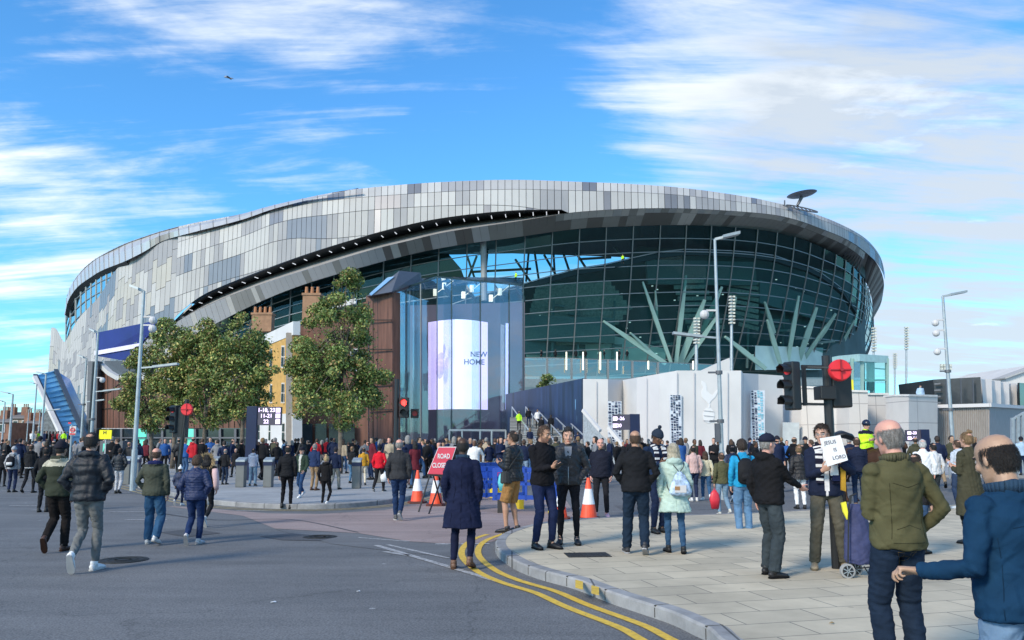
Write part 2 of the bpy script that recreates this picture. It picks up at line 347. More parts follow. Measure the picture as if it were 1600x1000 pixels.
def strip(name, line, d0, d1, z, m, kind='structure'):
    a = offset(line, d0); b = offset(line, d1); mb = MB(); n = len(a)
    mb.add([(p[0], p[1], z) for p in a]+[(p[0], p[1], z) for p in b], [(i, i+1, n+i+1, n+i) for i in range(n-1)])
    o = mb.build(name, m)
    if o.data.polygons[0].normal.z < 0: o.data.flip_normals()
    return tag(o, kind=kind)
def raised(name, line, closing, top_m, kerb_m, kw=.15, side=1):
    # kerb strip with a vertical face along line, paving inside
    inner = offset(line, kw*side); n = len(line)
    mb = MB()
    a = [(p[0], p[1], -.004) for p in line]; b = [(p[0], p[1], KH-.02) for p in line]; b2 = [(p[0], p[1], KH) for p in offset(line, .02*side)]; c = [(p[0], p[1], KH) for p in inner]
    mb.add(a+b+b2+c, [(k*n+i, k*n+i+1, (k+1)*n+i+1, (k+1)*n+i) for k in range(3) for i in range(n-1)])
    mb.build('kerb', kerb_m)['kind'] = 'structure'
    sheet(name, inner+closing, KH-.003, top_m)
# near pavement: kerb runs from bottom right round the nose and away along the side road
near = smooth2([(9.0, .5), (5.2, 3.6), g(1250, 1060), g(1102, 1000), g(1046, 974), g(956, 943), g(900, 921), g(840, 904), g(802, 888), g(776, 867), g(778, 850), g(800, 838), g(845, 826), g(910, 819), g(1000, 815), g(1100, 812), g(1200, 808), g(1300, 802), g(1420, 796), (19, 21.2), (60, 24)], 10)
near3 = near
raised('near_pavement', near, [(60, 2.0)], M_SLAB, M_KERB, .16, side=1)
kj = MB(); acc = 0
for i_ in range(len(near)-1):
    a_, b_ = Vector(near[i_]), Vector(near[i_+1]); L_ = (b_-a_).length
    while acc < L_ and b_.y < 30:
        p_ = a_.lerp(b_, acc/L_); d_ = (b_-a_).normalized(); n_ = V(d_.y, -d_.x, 0); an = math.atan2(d_.y, d_.x)
        kj.box((p_.x+n_.x*.078, p_.y+n_.y*.078, KH-.0035), (.010, .165, .011), an); kj.box((p_.x-n_.x*.001, p_.y-n_.y*.001, KH/2-.008), (.010, .006, KH-.03), an); acc += .915
    acc -= L_
tag(kj.build('kerb_joints', mat('kerb joint dirt', (.06, .058, .05), .9)), kind='structure')
# far plaza on the left
plz = smooth2([(-62, 95), (-48, 68), g(60, 733), g(130, 742), g(195, 757), g(260, 773), g(320, 786), g(400, 793.5), g(500, 795), g(590, 789), g(650, 779), g(690, 768), g(740, 757), g(820, 751), g(1000, 748), g(1250, 745), (45, 36), (120, 38)], 10)
raised('plaza_paving', plz, [(120, 120), (-62, 120)], M_PLAZA, M_KERB, .2, side=-1)
# road markings
strip('yellow_line', near[12:118], -.22, -.32, .004, M_YEL); strip('yellow_line', near[12:112], -.47, -.57, .004, M_YEL)
strip('yellow_line', plz[30:110], .25, .34, .004, M_YEL2); strip('yellow_line', plz[30:110], .5, .59, .004, M_YEL2)
pink = [g(*q) for q in [(255, 790), (330, 795), (420, 802), (500, 803), (600, 797), (665, 786), (700, 778), (880, 775), (905, 812), (845, 822), (800, 834), (770, 846), (735, 852), (640, 846), (560, 833), (430, 826), (380, 806)]]
sheet('red_road_surface', pink, .0005, M_PINK)
sheet('dark_road_patch', [g(*q) for q in [(430, 827), (560, 834), (640, 847), (735, 853), (725, 872), (620, 862), (520, 850)]], .001, M_ROAD)
for a, b, w in [((588, 852), (800, 915), .1), ((605, 851), (700, 872), .07), ((600, 862), (640, 868), .1), ((0, 766), (330, 772), .12), ((0, 759), (160, 759), .1), ((640, 846), (560, 840), .06)]:
    strip('white_line', [g(*a), g((a[0]+b[0])/2, (a[1]+b[1])/2), g(*b)], -w/2, w/2, .003, M_WHT)
for x, y in [(50, 797), (195, 812), (370, 798), (15, 790), (680, 850), (170, 800)]:
    p = g(x, y); strip('white_line', [p, (p[0]+.5, p[1]), (p[0]+.9, p[1]+.04)], -.06, .06, .003, M_WHT)
sheet('road_repair', [g(*q) for q in [(250, 832), (300, 826), (345, 833), (290, 839)]], .0025, M_PATCH)
sheet('road_repair', [g(*q) for q in [(405, 838), (455, 833), (520, 840), (500, 845), (440, 844)]], .0025, M_PATCH)
# yellow kerb ticks on the near pavement and its crossing line
for x in (905, 930):
    sheet('yellow_kerb_mark', [gk(x-6, 906+(x-905)*.35), gk(x+6, 909+(x-905)*.35), gk(x+6, 922+(x-905)*.35), gk(x-6, 919+(x-905)*.35)], KH+.003, M_YEL)
M_IRON = mat('cast iron cover', (.035, .033, .03), .6, .4, var=.3, scale=30, bump=.6, bscale=60)
def manhole(px, py, r, z, lab, rect=None):
    mb = MB(); c = gnd(px, py, z)
    t = thing('manhole_cover', c, lab, 'manhole cover')
    if rect:
        mb.box(c+V(0, 0, -.006), (rect[0], rect[1], .024), rect[2]); f = MB()
        for i in range(7): f.box(c+V((i-3)*rect[0]/8, 0, .0075), (.02, rect[1]*.86, .005), rect[2])
    else:
        mb.tube([c+V(0, 0, -.02), c+V(0, 0, .006)], r, 36); f = MB()
        for k in range(3): 
            for j in range(24+8*k):
                a = 6.283*j/(24+8*k); f.box(c+V(math.cos(a)*r*(.3+.27*k), math.sin(a)*r*(.3+.27*k), .0075), (.03, .05, .004), a)
    mb.build('cover', M_IRON, t); f.build('tread', M_IRON, t)
M_TAR = mat('tar sealant', (.045, .045, .048), .6, var=.2)
for pts, w in (([(240, 800), (330, 812), (455, 812), (560, 832)], .05), ([(1010, 798), (1120, 796), (1210, 797)], .04)):
    strip('tar_seam', smooth2([g(*q) for q in pts], 12), -w/2, w/2, .0035, M_TAR)
for pts in ([(960, 790), (1040, 788), (1060, 797), (975, 799)],):
    sheet('road_repair', [g(*q) for q in pts], .0028, asphalt('repair asphalt', (.085, .086, .09), (.105, .105, .108), .1))
manhole(192, 875, .34, 0, 'large round iron manhole cover in the road behind the white trainers')
manhole(500, 839, .3, 0, 'round iron manhole cover in the road beyond the pink surfacing')
manhole(918, 867, .3, KH, 'rectangular rusty iron cover set in the pale paving slabs', (.6, .42, .1))

# ---------------------------------------------------------------- stadium
T = fn([(86, 520), (101, 490), (105, 460), (130, 420), (175, 390), (225, 370), (287, 352), (380, 334), (430, 320), (520, 301), (600, 291), (700, 284), (800, 281), (900, 284), (975, 287), (1050, 292), (1125, 301), (1200, 314), (1275, 335), (1325, 356), (1355, 375), (1375, 400), (1382, 425)])
def rimY(px):
    py = T(px); x, y, z = ray(px, py); return min(46.3/z*y, 236.0)
_ry = fn([(p, rimY(p)) for p in (80, 130, 175, 225, 287, 380, 430, 520, 600, 700, 800, 900, 1000, 1100, 1200, 1275, 1325)]+[(1360, 188), (1382, 202)])
BE = fn([(279, 499), (287, 490), (325, 460), (400, 428), (475, 400), (550, 376), (625, 355), (700, 340), (800, 329.5), (885, 328)])       # upper edge of the slot
LD = fn([(200, 560), (279, 501), (340, 470), (400, 447), (467, 425), (575, 392), (635, 377), (700, 362), (800, 347), (850, 339), (900, 332), (975, 327), (1050, 326), (1125, 329), (1200, 335), (1240, 343), (1275, 355), (1325, 376), (1360, 402), (1375, 420), (1382, 437)])
BB = fn([(150, 600), (200, 572), (250, 548), (300, 525), (400, 475), (475, 445), (562, 419), (650, 396), (725, 382), (800, 372), (900, 358), (975, 354), (1050, 352), (1125, 354), (1200, 361), (1250, 374), (1300, 395), (1332, 415), (1355, 445)])
stad = thing('stadium', (0, 170, 0), 'huge curved football stadium with grey panel shell and bowl of dark glass', 'stadium')
M_ALU = [mat('panel light', (.45, .445, .435), .72, .0, var=.05, scale=.3), mat('panel pale', (.39, .385, .38), .72, .0, var=.05, scale=.3), mat('panel mid', (.30, .30, .312), .72, .0, var=.06, scale=.3),
         mat('panel dark', (.235, .236, .25), .42, .35, var=.06, scale=.3), mat('panel warm', (.46, .42, .36), .5, .1, var=.06, scale=.3)]
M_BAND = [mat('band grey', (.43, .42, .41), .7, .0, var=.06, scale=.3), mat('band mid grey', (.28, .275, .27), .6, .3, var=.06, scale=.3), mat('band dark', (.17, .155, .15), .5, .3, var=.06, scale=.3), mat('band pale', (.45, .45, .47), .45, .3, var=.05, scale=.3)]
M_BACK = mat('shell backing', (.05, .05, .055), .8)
M_MULL = mat('mullion steel', (.22, .235, .24), .5, .5, var=.05)
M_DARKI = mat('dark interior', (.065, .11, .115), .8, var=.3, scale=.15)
M_TEAL = mat('teal painted steel', (.27, .42, .38), .5, .1, var=.12, scale=.4)
def col_x(px, py, ytop): return px+(px-800)*1.0e-4*(py-ytop)
def panels(name, xs, rows, depth, mats, weights, gap=.07, jitter=None, drow=0.0, run=.45, back=True, lean=True, warm=None):
    mb = MB(); bk = MB(); last = {}
    for i in range(len(xs)-1):
        x0, x1 = xs[i], xs[i+1]; 
        for k in range(len(rows)-1):
            q = []
            jj = jitter[i % len(jitter)] if jitter else 0
            for x, kk in ((x0, k), (x1, k), (x1, k+1), (x0, k+1)):
                yt = rows[0](x); y = rows[kk](x); 
                if 0 < kk < len(rows)-1: y += jj
                q.append((x, max(y, yt), kk))
            if q[3][1]-q[0][1] < .8 and q[2][1]-q[1][1] < .8: continue
            P = [at(col_x(a, b, rows[0](a)) if lean else a, b, depth(a, kk)) for a, b, kk in q]
            c = (P[0]+P[1]+P[2]+P[3])/4
            if k in last and random.random() < run: mi = last[k]
            else: mi = random.choices(range(len(weights)), weights)[0]
            last[k] = mi
            if warm and mi < 2 and warm(x0, q[0][1]): mi = 4
            ins = []
            for a, p in enumerate(P):
                h = P[(a+1) % 4]-p; g2 = P[(a-1) % 4]-p
                ins.append(p+h*min(.3, gap/max(h.length, .01))+g2*min(.3, gap/max(g2.length, .01)))
            tc = (Vector((0, 0, 0))-c); tc.z = 0; tc.normalize(); pr = random.choice((.12, .12, .2)) if jitter else .12
            mb.slab([p+tc*pr for p in ins], -tc*pr, mi)
            bk.quad(*P)
    o = mb.build(name, mats, stad, fixn=True)
    if back: bk.build('shell_backing', M_BACK, stad)
    return o
# upper shell, right of the slot's start
def spaced(f, a, b, w):     # columns of constant width w metres on the rim
    xs = [a]; x = a
    while x < b:
        p = at(x, f(x), _ry(x)); st = 1.0
        x2 = x
        while x2 < b and (at(x2, f(x2), _ry(x2))-p).length < w: x2 += .5
        if x2-x < 1.5: x2 = x+1.5
        x = x2; xs.append(min(x, b))
    return xs
def r_off(o, bot):
    of = fn(o); return lambda x: min(T(x)+of(x), bot(x))
bot = lambda x: BE(x) if x < 885 else LD(x)
rowsB = [T, r_off([(279, 25), (430, 10), (600, 15), (800, 15), (1125, 11), (1200, 8), (1382, 4)], bot), r_off([(279, 50), (430, 30), (520, 34), (600, 36), (800, 41), (950, 60), (1382, 90)], bot),
         r_off([(279, 78), (430, 58), (520, 72), (600, 76), (800, 90), (1382, 90)], bot), r_off([(279, 110), (430, 98), (600, 150), (1382, 190)], bot), r_off([(279, 135), (430, 135), (600, 200), (1382, 200)], bot), bot]
xsB = spaced(T, 279, 1382, 1.25)
dB = lambda x, k: _ry(x)-(0, 3.0, 4.0, 4.2, 4.2, 4.2, 4.2)[k]*(1 if x < 1250 else max(0, (1382-x)/132))
panels('cladding', xsB, rowsB, dB, M_ALU, (4, 4, 4, 2.2, 0), .05)
# roof sheet behind the rim
rf = MB(); pr = None
for x in range(104, 1383, 14):
    a = at(x, T(x), _ry(x)); c2 = V(0, 215, 0)-a; c2.z = 0; c2.normalize(); b2 = a+c2*42+V(0, 0, -3)
    if pr: rf.quad(pr[0], a, b2, pr[1])
    pr = (a, b2)
rf.build('roof', mat('roof metal', (.42, .43, .45), .45, .4), stad)
# left wall below the roof lip
TW = fn([(80, 512), (88, 514), (100, 534), (107, 525), (125, 495), (155, 463), (175, 430), (195, 410), (255, 376), (279, 368)])
BW = lambda x: 700 if x < 150 else 700
jit = [0, 0, 6, 6, -5, 9, 9, 2, -8, -8, 4, 0, 12]
rowsA = [TW]+[(lambda k: (lambda x: TW(x)+(700-TW(x))*k/9.0-(x-180)*.10*(1-k/9)))(k) for k in range(1, 9)]+[lambda x: 700]
xsA = spaced(TW, 80, 279, 1.9)
panels('west_cladding', xsA, rowsA, lambda x, k: _ry(x)-1.0, M_ALU, (4, 4, 3.6, 1.8, 1), .05, jit, run=.5, warm=lambda x, y: 150 < x < 235 and 425 < y < 540 and random.random() < .75)  # warm panels put the sunlit patch of this wall into the colour
# upper left roof lip
st = []
for x, y1 in [(101, 492), (106, 470), (120, 449), (140, 434), (160, 422), (195, 408), (225, 393), (255, 376), (305, 362), (375, 344), (432, 325), (520, 303), (560, 293.5)]:
    k_ = min(1, max(0, (560-x)/230)); q_ = min(1, max(0, (255-x)/60)); e_ = min(1, max(0, (x-255)/50)); st.append([(x, T(x)-.3, _ry(x)+1.5*k_-4.4*(1-k_)), (x, (T(x)*.6+y1*.4), _ry(x)-2.4-.6*q_-.9*e_), (x+.5, y1, _ry(x)-1.5-2.5*q_-2.75*e_)])
S = stations(st, 70); mb = MB()
for i in range(69):
    for k in range(2): mb.quad(S[i, k], S[i+1, k], S[i+1, k+1], S[i, k+1])
mb.build('roof_lip', mat('roof lip metal', (.56, .53, .50), .35, .4, var=.1, scale=.2, stretch=(3, .3, .3)), stad, smooth=True)
rb = MB()
for i in range(0, 69, 2): rb.bar(S[i, 0]+V(0, -.1, 0), S[i, 1]+V(0, -.15, 0), .1); rb.bar(S[i, 1]+V(0, -.15, 0), S[i, 2]+V(0, -.1, 0), .1)
rb.build('roof_seam', M_ALU[2], stad)
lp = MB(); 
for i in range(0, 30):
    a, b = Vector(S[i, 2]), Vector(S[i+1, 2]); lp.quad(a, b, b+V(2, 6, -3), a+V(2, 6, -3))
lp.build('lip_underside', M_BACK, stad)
# blue corner glass under the lip
M_BLUEG = glassmat('sky blue glass', (.25, .55, .62), .42, .05, (.75, .95, 1))
gl = MB(); gm = MB(); pts = []
for x, ya, yb in [(103, 490, 540), (110, 462, 525), (118, 452, 512), (126, 445, 500), (134, 438, 492), (142, 433, 482), (150, 428, 472), (158, 424, 462), (166, 420, 450), (175, 416, 436), (186, 412, 422), (196, 409, 412)]:
    pts.append((x, ya, yb))
for i in range(len(pts)-1):
    x0, a0, b0 = pts[i]; x1, a1, b1 = pts[i+1]; Y0 = _ry(x0)+1; Y1 = _ry(x1)+1
    gl.quad(at(x0, a0, Y0), at(x1, a1, Y1), at(x1, b1, Y1), at(x0, b0, Y0))
    gm.bar(at(x0, a0, Y0-.2), at(x0, b0, Y0-.2), .28)
    for q in range(0, 8):
        f0 = a0+q*16-(x0-100)*.35*0; f1 = a1+q*16
        if f0 < b0 and f1 < b1: gm.bar(at(x0, f0, Y0-.2), at(x1, f1, Y1-.2), .22)
gl.build('corner_glazing', M_BLUEG, stad); gm.build('corner_mullions', M_MULL, stad)
bk = MB(); bk.quad(at(112, 462, 262), at(215, 400, 232), at(215, 560, 232), at(108, 560, 262)); bk.build('corner_interior', mat('blue interior', (.16, .42, .52), .8), stad)
# lower sweeping band and dark soffit
def bandY(x, k):
    d = float(np.interp(x, [150, 500, 800, 1000, 1200, 1382], [1, 1.5, 5, 9, 9, 8])); return _ry(x)+(-4.2 if x < 1250 else -4.2*max(0, (1382-x)/132))+d*k
xsL = [x for x in spaced(LD, 205, 1352, 1.5)]
mb = MB(); last = 0
for i in range(len(xsL)-1):
    x0, x1 = xsL[i], xsL[i+1]; n = 1 if x0 < 860 else 2
    sh = float(np.interp(x0, [200, 400, 760, 900, 1050, 1200, 1330, 1352], [10, 10, 4, -4, -12, -26, -20, -8]))
    ks = [0, 1] if n == 1 else [0, .25 if x0 > 1000 else .4, 1]
    for a, b in zip(ks[:-1], ks[1:]):
        P = []
        for x, f in ((x0, a), (x1, a), (x1, b), (x0, b)):
            xx = x+sh*f; yt = LD(x); yb = BB(min(xx, 1355)); y = LD(x)+(yb-LD(x))*f
            P.append(at(xx, y, bandY(x, f)))
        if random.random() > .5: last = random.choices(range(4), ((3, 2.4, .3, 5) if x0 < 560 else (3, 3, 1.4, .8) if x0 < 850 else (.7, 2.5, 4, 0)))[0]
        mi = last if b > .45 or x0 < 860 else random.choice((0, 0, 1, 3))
        c = sum(P, Vector())/4; tc = -c; tc.z = 0; tc.normalize()
        ins = [p+(c-p)*.035 for p in P]
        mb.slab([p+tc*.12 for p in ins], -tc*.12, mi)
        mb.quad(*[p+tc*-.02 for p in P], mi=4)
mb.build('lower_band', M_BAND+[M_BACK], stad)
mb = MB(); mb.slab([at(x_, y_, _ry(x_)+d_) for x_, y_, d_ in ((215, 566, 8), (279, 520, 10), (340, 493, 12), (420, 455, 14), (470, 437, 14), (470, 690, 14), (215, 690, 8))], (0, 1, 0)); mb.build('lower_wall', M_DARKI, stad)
# turning edge of the canopy at the right end
st = [[(1340, 386, 190), (1330, 413, 198)], [(1362, 402, 192), (1350, 437, 201)], [(1375, 420, 197), (1358, 452, 204)], [(1381, 440, 203), (1362, 468, 208)], [(1380, 457, 209), (1364, 485, 213)], [(1375, 478, 216), (1361, 500, 219)], [(1358, 510, 226), (1354, 520, 228)], [(1345, 545, 240), (1343, 550, 240)]]
S = stations(st, 40); mb = MB()
for i in range(39):
    mb.quad(S[i, 0], S[i+1, 0], S[i+1, 1], S[i, 1], random.choice((0, 1, 1, 2)))
mb.build('canopy_end', M_BAND[:3], stad)
# slot: dark recess, shelf and little lamps
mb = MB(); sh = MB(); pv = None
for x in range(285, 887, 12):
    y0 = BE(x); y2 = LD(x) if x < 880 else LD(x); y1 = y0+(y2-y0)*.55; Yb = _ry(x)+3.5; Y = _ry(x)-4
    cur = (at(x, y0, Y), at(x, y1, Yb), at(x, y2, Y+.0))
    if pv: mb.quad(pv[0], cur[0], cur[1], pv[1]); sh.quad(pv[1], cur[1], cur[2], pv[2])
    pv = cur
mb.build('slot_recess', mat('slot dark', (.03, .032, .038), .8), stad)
sh.build('slot_shelf', mat('slot shelf', (.30, .29, .285), .6, var=.15, scale=.3, stretch=(1, 1, 1)), stad)
M_LAMP = mat('lamp white', (.85, .88, .95), .5, emit=.55, var=0)
for x in [297, 312, 327, 343, 360, 380, 400, 420, 440, 459, 477, 497, 516, 536, 556, 576, 597, 618, 639, 660, 682, 703, 725, 747, 768, 790, 812, 833, 854, 873]:
    y0 = BE(x); y2 = LD(x); Y = _ry(x)-1; k = float(np.interp(x, [300, 880], [7, 0]))
    b = MB(); b.bar(at(x-k*.4, y0+(y2-y0)*.25, Y), at(x+k*.6, y0+(y2-y0)*.25+max(2.2, 6-k), Y), .13); b.build('slot_lamp', M_LAMP, stad)

fl_ = MB(); fl_.quad(at(258, 515, _ry(258)+1.2), at(300, 474, _ry(300)+1.2), at(300, 515, _ry(300)+1.2), at(258, 530, _ry(258)+1.2)); fl_.build('corner_panel', M_ALU[1], stad)
# glass bowl
M_GLASS = glassmat('dark teal glass', (.52, .74, .74), .03, .03, (.6, .85, .9), .45)
SEAM = fn([(640, 500), (700, 482), (760, 465), (820, 447), (925, 421), (1007, 403), (1085, 395), (1175, 401), (1200, 404), (1237, 412), (1275, 427), (1312, 452), (1340, 490)])
GB = [(420, 560), (700, 600), (820, 592), (900, 590), (1000, 584), (1100, 580), (1200, 580), (1280, 578), (1335, 572)]
st = []
for xt, xb, xs_ in [(345, 330, None), (450, 440, None), (560, 550, None), (650, 640, None), (720, 712, None), (800, 790, None), (880, 868, None), (960, 944, None), (1040, 1015, None), (1110, 1080, None), (1180, 1140, None), (1240, 1195, None), (1290, 1240, None), (1325, 1285, None), (1347, 1315, None), (1359, 1330, None), (1364, 1338, None), (1358, 1342, None)]:
    yt = float(np.interp(xt, [345, 400], [503, 475])) if xt < 400 else BB(min(xt, 1350))
    if xt == 1359: yt = 458
    if xt == 1364: yt = 488
    if xt == 1358 and xb == 1342: yt = 512
    Yt = (_ry(min(xt, 1350))+5+float(np.interp(xt, [150, 800, 1000], [-3, 0, 0]))) if xt < 1350 else 206+(0 if xt == 1359 else 6)
    if xb == 1342: Yt = 224
    Yb = Yt+float(np.interp(xt, [345, 800, 1000, 1364], [3, 6, 14, 10])); yb = 600 if xt < 700 else float(np.interp(xb, [q[0] for q in GB], [q[1] for q in GB]))
    mx = (xt*.5+xb*.5)+float(np.interp(xt, [900, 1250, 1364], [1, 7, 9])); st.append([(xt, yt, Yt), (mx, (yt+yb)/2, (Yt+Yb)/2-1), (xb, yb, Yb)])
NG = 40
S = stations(st, NG)
def glp(i, f):      # point on glass at column i, fraction f
    a, b, c = (Vector(S[i, k]) for k in range(3)); return a*(1-f)*(1-2*f)+b*4*f*(1-f)+c*f*(2*f-1)
gl = MB(); gm = MB(); gh = MB(); NR = 11
for i in range(NG):
    gm = MB()
    for r in range(NR):
        f0, f1 = r/NR, (r+1)/NR
        if i < NG-1: gl.quad(glp(i, f0), glp(i+1, f0), glp(i+1, f1), glp(i, f1))
        gm.bar(glp(i, f0)+V(0, -.25, 0), glp(i, f1)+V(0, -.25, 0), .19, .3)
        if i < NG-1: gh.bar(glp(i, f1)+V(0, -.2, 0), glp(i+1, f1)+V(0, -.2, 0), .12, .16)
    gm.build('mullion', M_MULL, stad)
gl.build('glazing', M_GLASS, stad, smooth=True); gh.build('transoms', M_MULL, stad)
# seam: dark ring beam crossing the glass
def proj(p):
    x, y, z = p.x, p.y, p.z-CH; d = y*CP+z*SP; return 800+F*x/d, CY-F*(z*CP-y*SP)/d
sm = MB(); pv = None
for i in range(0, NG):
    best = None
    for f in np.linspace(0, 1, 60):
        q = glp(i, f); a, b = proj(q)
        if 640 < a < 1341 and abs(b-SEAM(a)) < (best[0] if best else 6): best = (abs(b-SEAM(a)), q)
    if best:
        if pv: sm.bar(pv+V(0, .3, 0), best[1]+V(0, .3, 0), .8, 1.0, 0); sm.bar(pv+V(0, -.2, .6), best[1]+V(0, -.2, .6), .16, .16, 1)
        pv = best[1]
sm.build('ring_beam', [mat('ring beam', (.02, .04, .045), .8, spec=.1), M_MULL], stad)
# interior seen through the glass: roof underside, stands, floors and steel trees
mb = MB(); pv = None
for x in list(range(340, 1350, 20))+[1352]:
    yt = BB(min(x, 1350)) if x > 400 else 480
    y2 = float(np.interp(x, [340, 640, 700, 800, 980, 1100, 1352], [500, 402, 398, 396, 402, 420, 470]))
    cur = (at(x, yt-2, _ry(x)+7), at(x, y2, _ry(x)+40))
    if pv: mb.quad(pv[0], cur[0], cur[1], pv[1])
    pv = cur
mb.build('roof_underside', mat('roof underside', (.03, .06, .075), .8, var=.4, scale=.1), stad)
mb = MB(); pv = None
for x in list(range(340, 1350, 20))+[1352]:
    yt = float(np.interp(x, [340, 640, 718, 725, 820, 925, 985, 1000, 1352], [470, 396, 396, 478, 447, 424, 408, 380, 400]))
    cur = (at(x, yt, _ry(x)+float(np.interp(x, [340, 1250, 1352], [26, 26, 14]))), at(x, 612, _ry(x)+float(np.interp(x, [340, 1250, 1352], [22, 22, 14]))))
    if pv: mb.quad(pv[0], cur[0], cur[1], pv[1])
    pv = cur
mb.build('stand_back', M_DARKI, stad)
stp = MB()
for k in range(13):
    y = 446+k*7.5; x0 = 838-k*2; x1 = 985-abs(k-5)*6
    stp.bar(at(x0, y+2, 158), at(x1, y+(-3), 158), .35, 1.0)
for k in range(9):
    y = 440+k*9; stp.bar(at(1050+k*3, y, 160), at(1100+k*4, y-1, 160), .3, .8); stp.bar(at(1130+k*3, y-6, 166), at(1185, y+2, 166), .3, .8)
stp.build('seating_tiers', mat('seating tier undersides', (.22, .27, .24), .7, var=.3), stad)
lt = MB(); dk = MB(); rr_ = random.Random(4)
for k in range(46):
    x = rr_.uniform(835, 1300); y = rr_.uniform(SEAM(x)+25, 560); q = at(x, y, _ry(min(x, 1300))+19); lt.box(q, (.35, .3, .16))
for k in range(26):
    x = rr_.uniform(850, 1290); y = rr_.uniform(430, 540); w_ = rr_.uniform(3, 12); y = max(y, SEAM(x)+22); dk.bar(at(x, y, _ry(min(x, 1300))+18), at(x+w_*3, y+rr_.uniform(-3, 3), _ry(min(x, 1300))+18), rr_.uniform(.15, .5), .5)
for x in (865, 905, 960, 1120, 1170, 1225): dk.bar(at(x, 470, _ry(x)+18), at(x-3, 575, _ry(x)+18), .45)
lt.build('ceiling_lights', mat('interior lights', (.9, 1, .95), .5, emit=.35, var=0), stad); dk.build('inner_beams', mat('inner beam', (.10, .17, .17), .7), stad)
fl = MB()
for (x0, y0, x1, y1) in [(815, 512, 960, 517), (815, 534, 1340, 545), (1010, 425, 1180, 428), (1185, 455, 1330, 500)]:
    fl.bar(at(x0, y0, _ry(x0)+17), at(x1, y1, _ry(min(x1, 1340))+17), .7, 5)
fl.build('concourse_floor', mat('concourse floor', (.10, .17, .17), .7), stad)
pw = MB()
for (x0, ya, x1, yb, y2) in [(822, 520, 960, 518, 562), (960, 525, 1040, 545, 565), (1180, 540, 1340, 545, 578)]:
    pw.quad(at(x0, ya, 160), at(x1, yb, 161 if x1 < 1200 else 195), at(x1, y2, 161 if x1 < 1200 else 195), at(x0, y2, 160))
pw.build('concourse_wall', mat('pale concourse wall', (.50, .62, .58), .7, var=.2, scale=.2), stad)
STR = [(1004, 440, 1048, 566, 8), (1072, 430, 1056, 568, 9), (1101, 468, 1062, 568, 14), (1128, 448, 1096, 520, 11), (1122, 492, 1070, 568, 10), (943, 502, 1040, 568, 10), (985, 520, 1034, 566, 6), (1024, 455, 1027, 505, 5),
       (1248, 462, 1230, 568, 9), (1276, 480, 1246, 568, 12), (1306, 490, 1266, 548, 10), (1290, 510, 1252, 568, 8), (1199, 500, 1219, 568, 9), (1195, 472, 1210, 520, 7), (1133, 526, 1196, 576, 10), (1150, 465, 1140, 500, 8), (1335, 500, 1300, 566, 7)]
for x0, y0, x1, y1, w in STR:
    b = MB(); Ys = _ry(x0)+9.5; a = at(x0, y0, Ys); c = at(x1, y1, Ys+5); m = a.lerp(c, .45); wm = w*.8*Ys/F
    b.bar(a, m, wm*.4, .5, up=(0, 1, 0), w2=wm); b.bar(m, c, wm, .5, up=(0, 1, 0), w2=wm*.8); b.build('steel_strut', M_TEAL, stad)
tr = MB()
for (a, b, c, d) in [(730, 400, 745, 445), (745, 400, 728, 445), (762, 388, 757, 445), (805, 405, 830, 442), (826, 395, 822, 440), (835, 392, 842, 438), (850, 398, 870, 432), (865, 398, 867, 432), (880, 395, 890, 425), (900, 395, 915, 418), (905, 405, 955, 402), (960, 385, 975, 405), (735, 425, 830, 420)]:
    tr.bar(at(a, b, 165), at(c, d, 165), .45)
tr.build('roof_truss', mat('truss steel', (.05, .09, .1), .6), stad)
cl2 = MB(); cl2.tube([at(755, 374, 141), at(757, 470, 141)], .55, 12); cl2.build('column', mat('grey column', (.25, .27, .28), .5), stad)
# terrace, balustrade and lights along the base of the bowl
mb = MB(); mb.slab([at(815, 592, 118), at(1345, 592, 150), at(1345, 592, 190), at(815, 592, 160)], (0, 0, -1.2)); mb.build('terrace', mat('terrace concrete', (.32, .38, .38), .7), stad)
lw = MB(); lw.quad(at(815, 588, 118), at(1345, 590, 150), at(1345, 665, 150), at(815, 665, 118)); lw.build('base_wall', mat('base wall teal grey', (.22, .30, .31), .6), stad)
bg_ = MB(); pp = MB()
M_CLEAR = glassmat('balustrade glass', (.62, .85, .86), .22)
bpts = [(818, 559, 592, 112), (855, 559, 592, 112), (893, 560, 592, 112), (915, 561, 592, 112), (950, 562, 592, 113), (988, 564, 590, 114), (1028, 566, 584, 115), (1080, 568, 582, 117), (1140, 571, 582, 119)]
for i in range(len(bpts)-1):
    a, b = bpts[i], bpts[i+1]; bg_.quad(at(a[0], a[1], a[3]), at(b[0], b[1], b[3]), at(b[0], b[2], b[3]), at(a[0], a[2], a[3]))
    pp.bar(at(a[0], a[1], a[3]), at(a[0], a[2], a[3]), .3); pp.bar(at(a[0], a[1], a[3]), at(b[0], b[1], b[3]), .12)
bg_.build('balustrade', M_CLEAR, stad); pp.build('balustrade_posts', M_MULL, stad)
for x in (885, 911, 938, 964, 1013, 1083):
    b = MB(); b.bar(at(x, 550 if x < 1000 else 564, 110), at(x, 578 if x < 1000 else 577, 110), .16); b.build('light_strip', mat('warm lamp strip', (1, .95, .72), .5, emit=.9, var=0), stad)
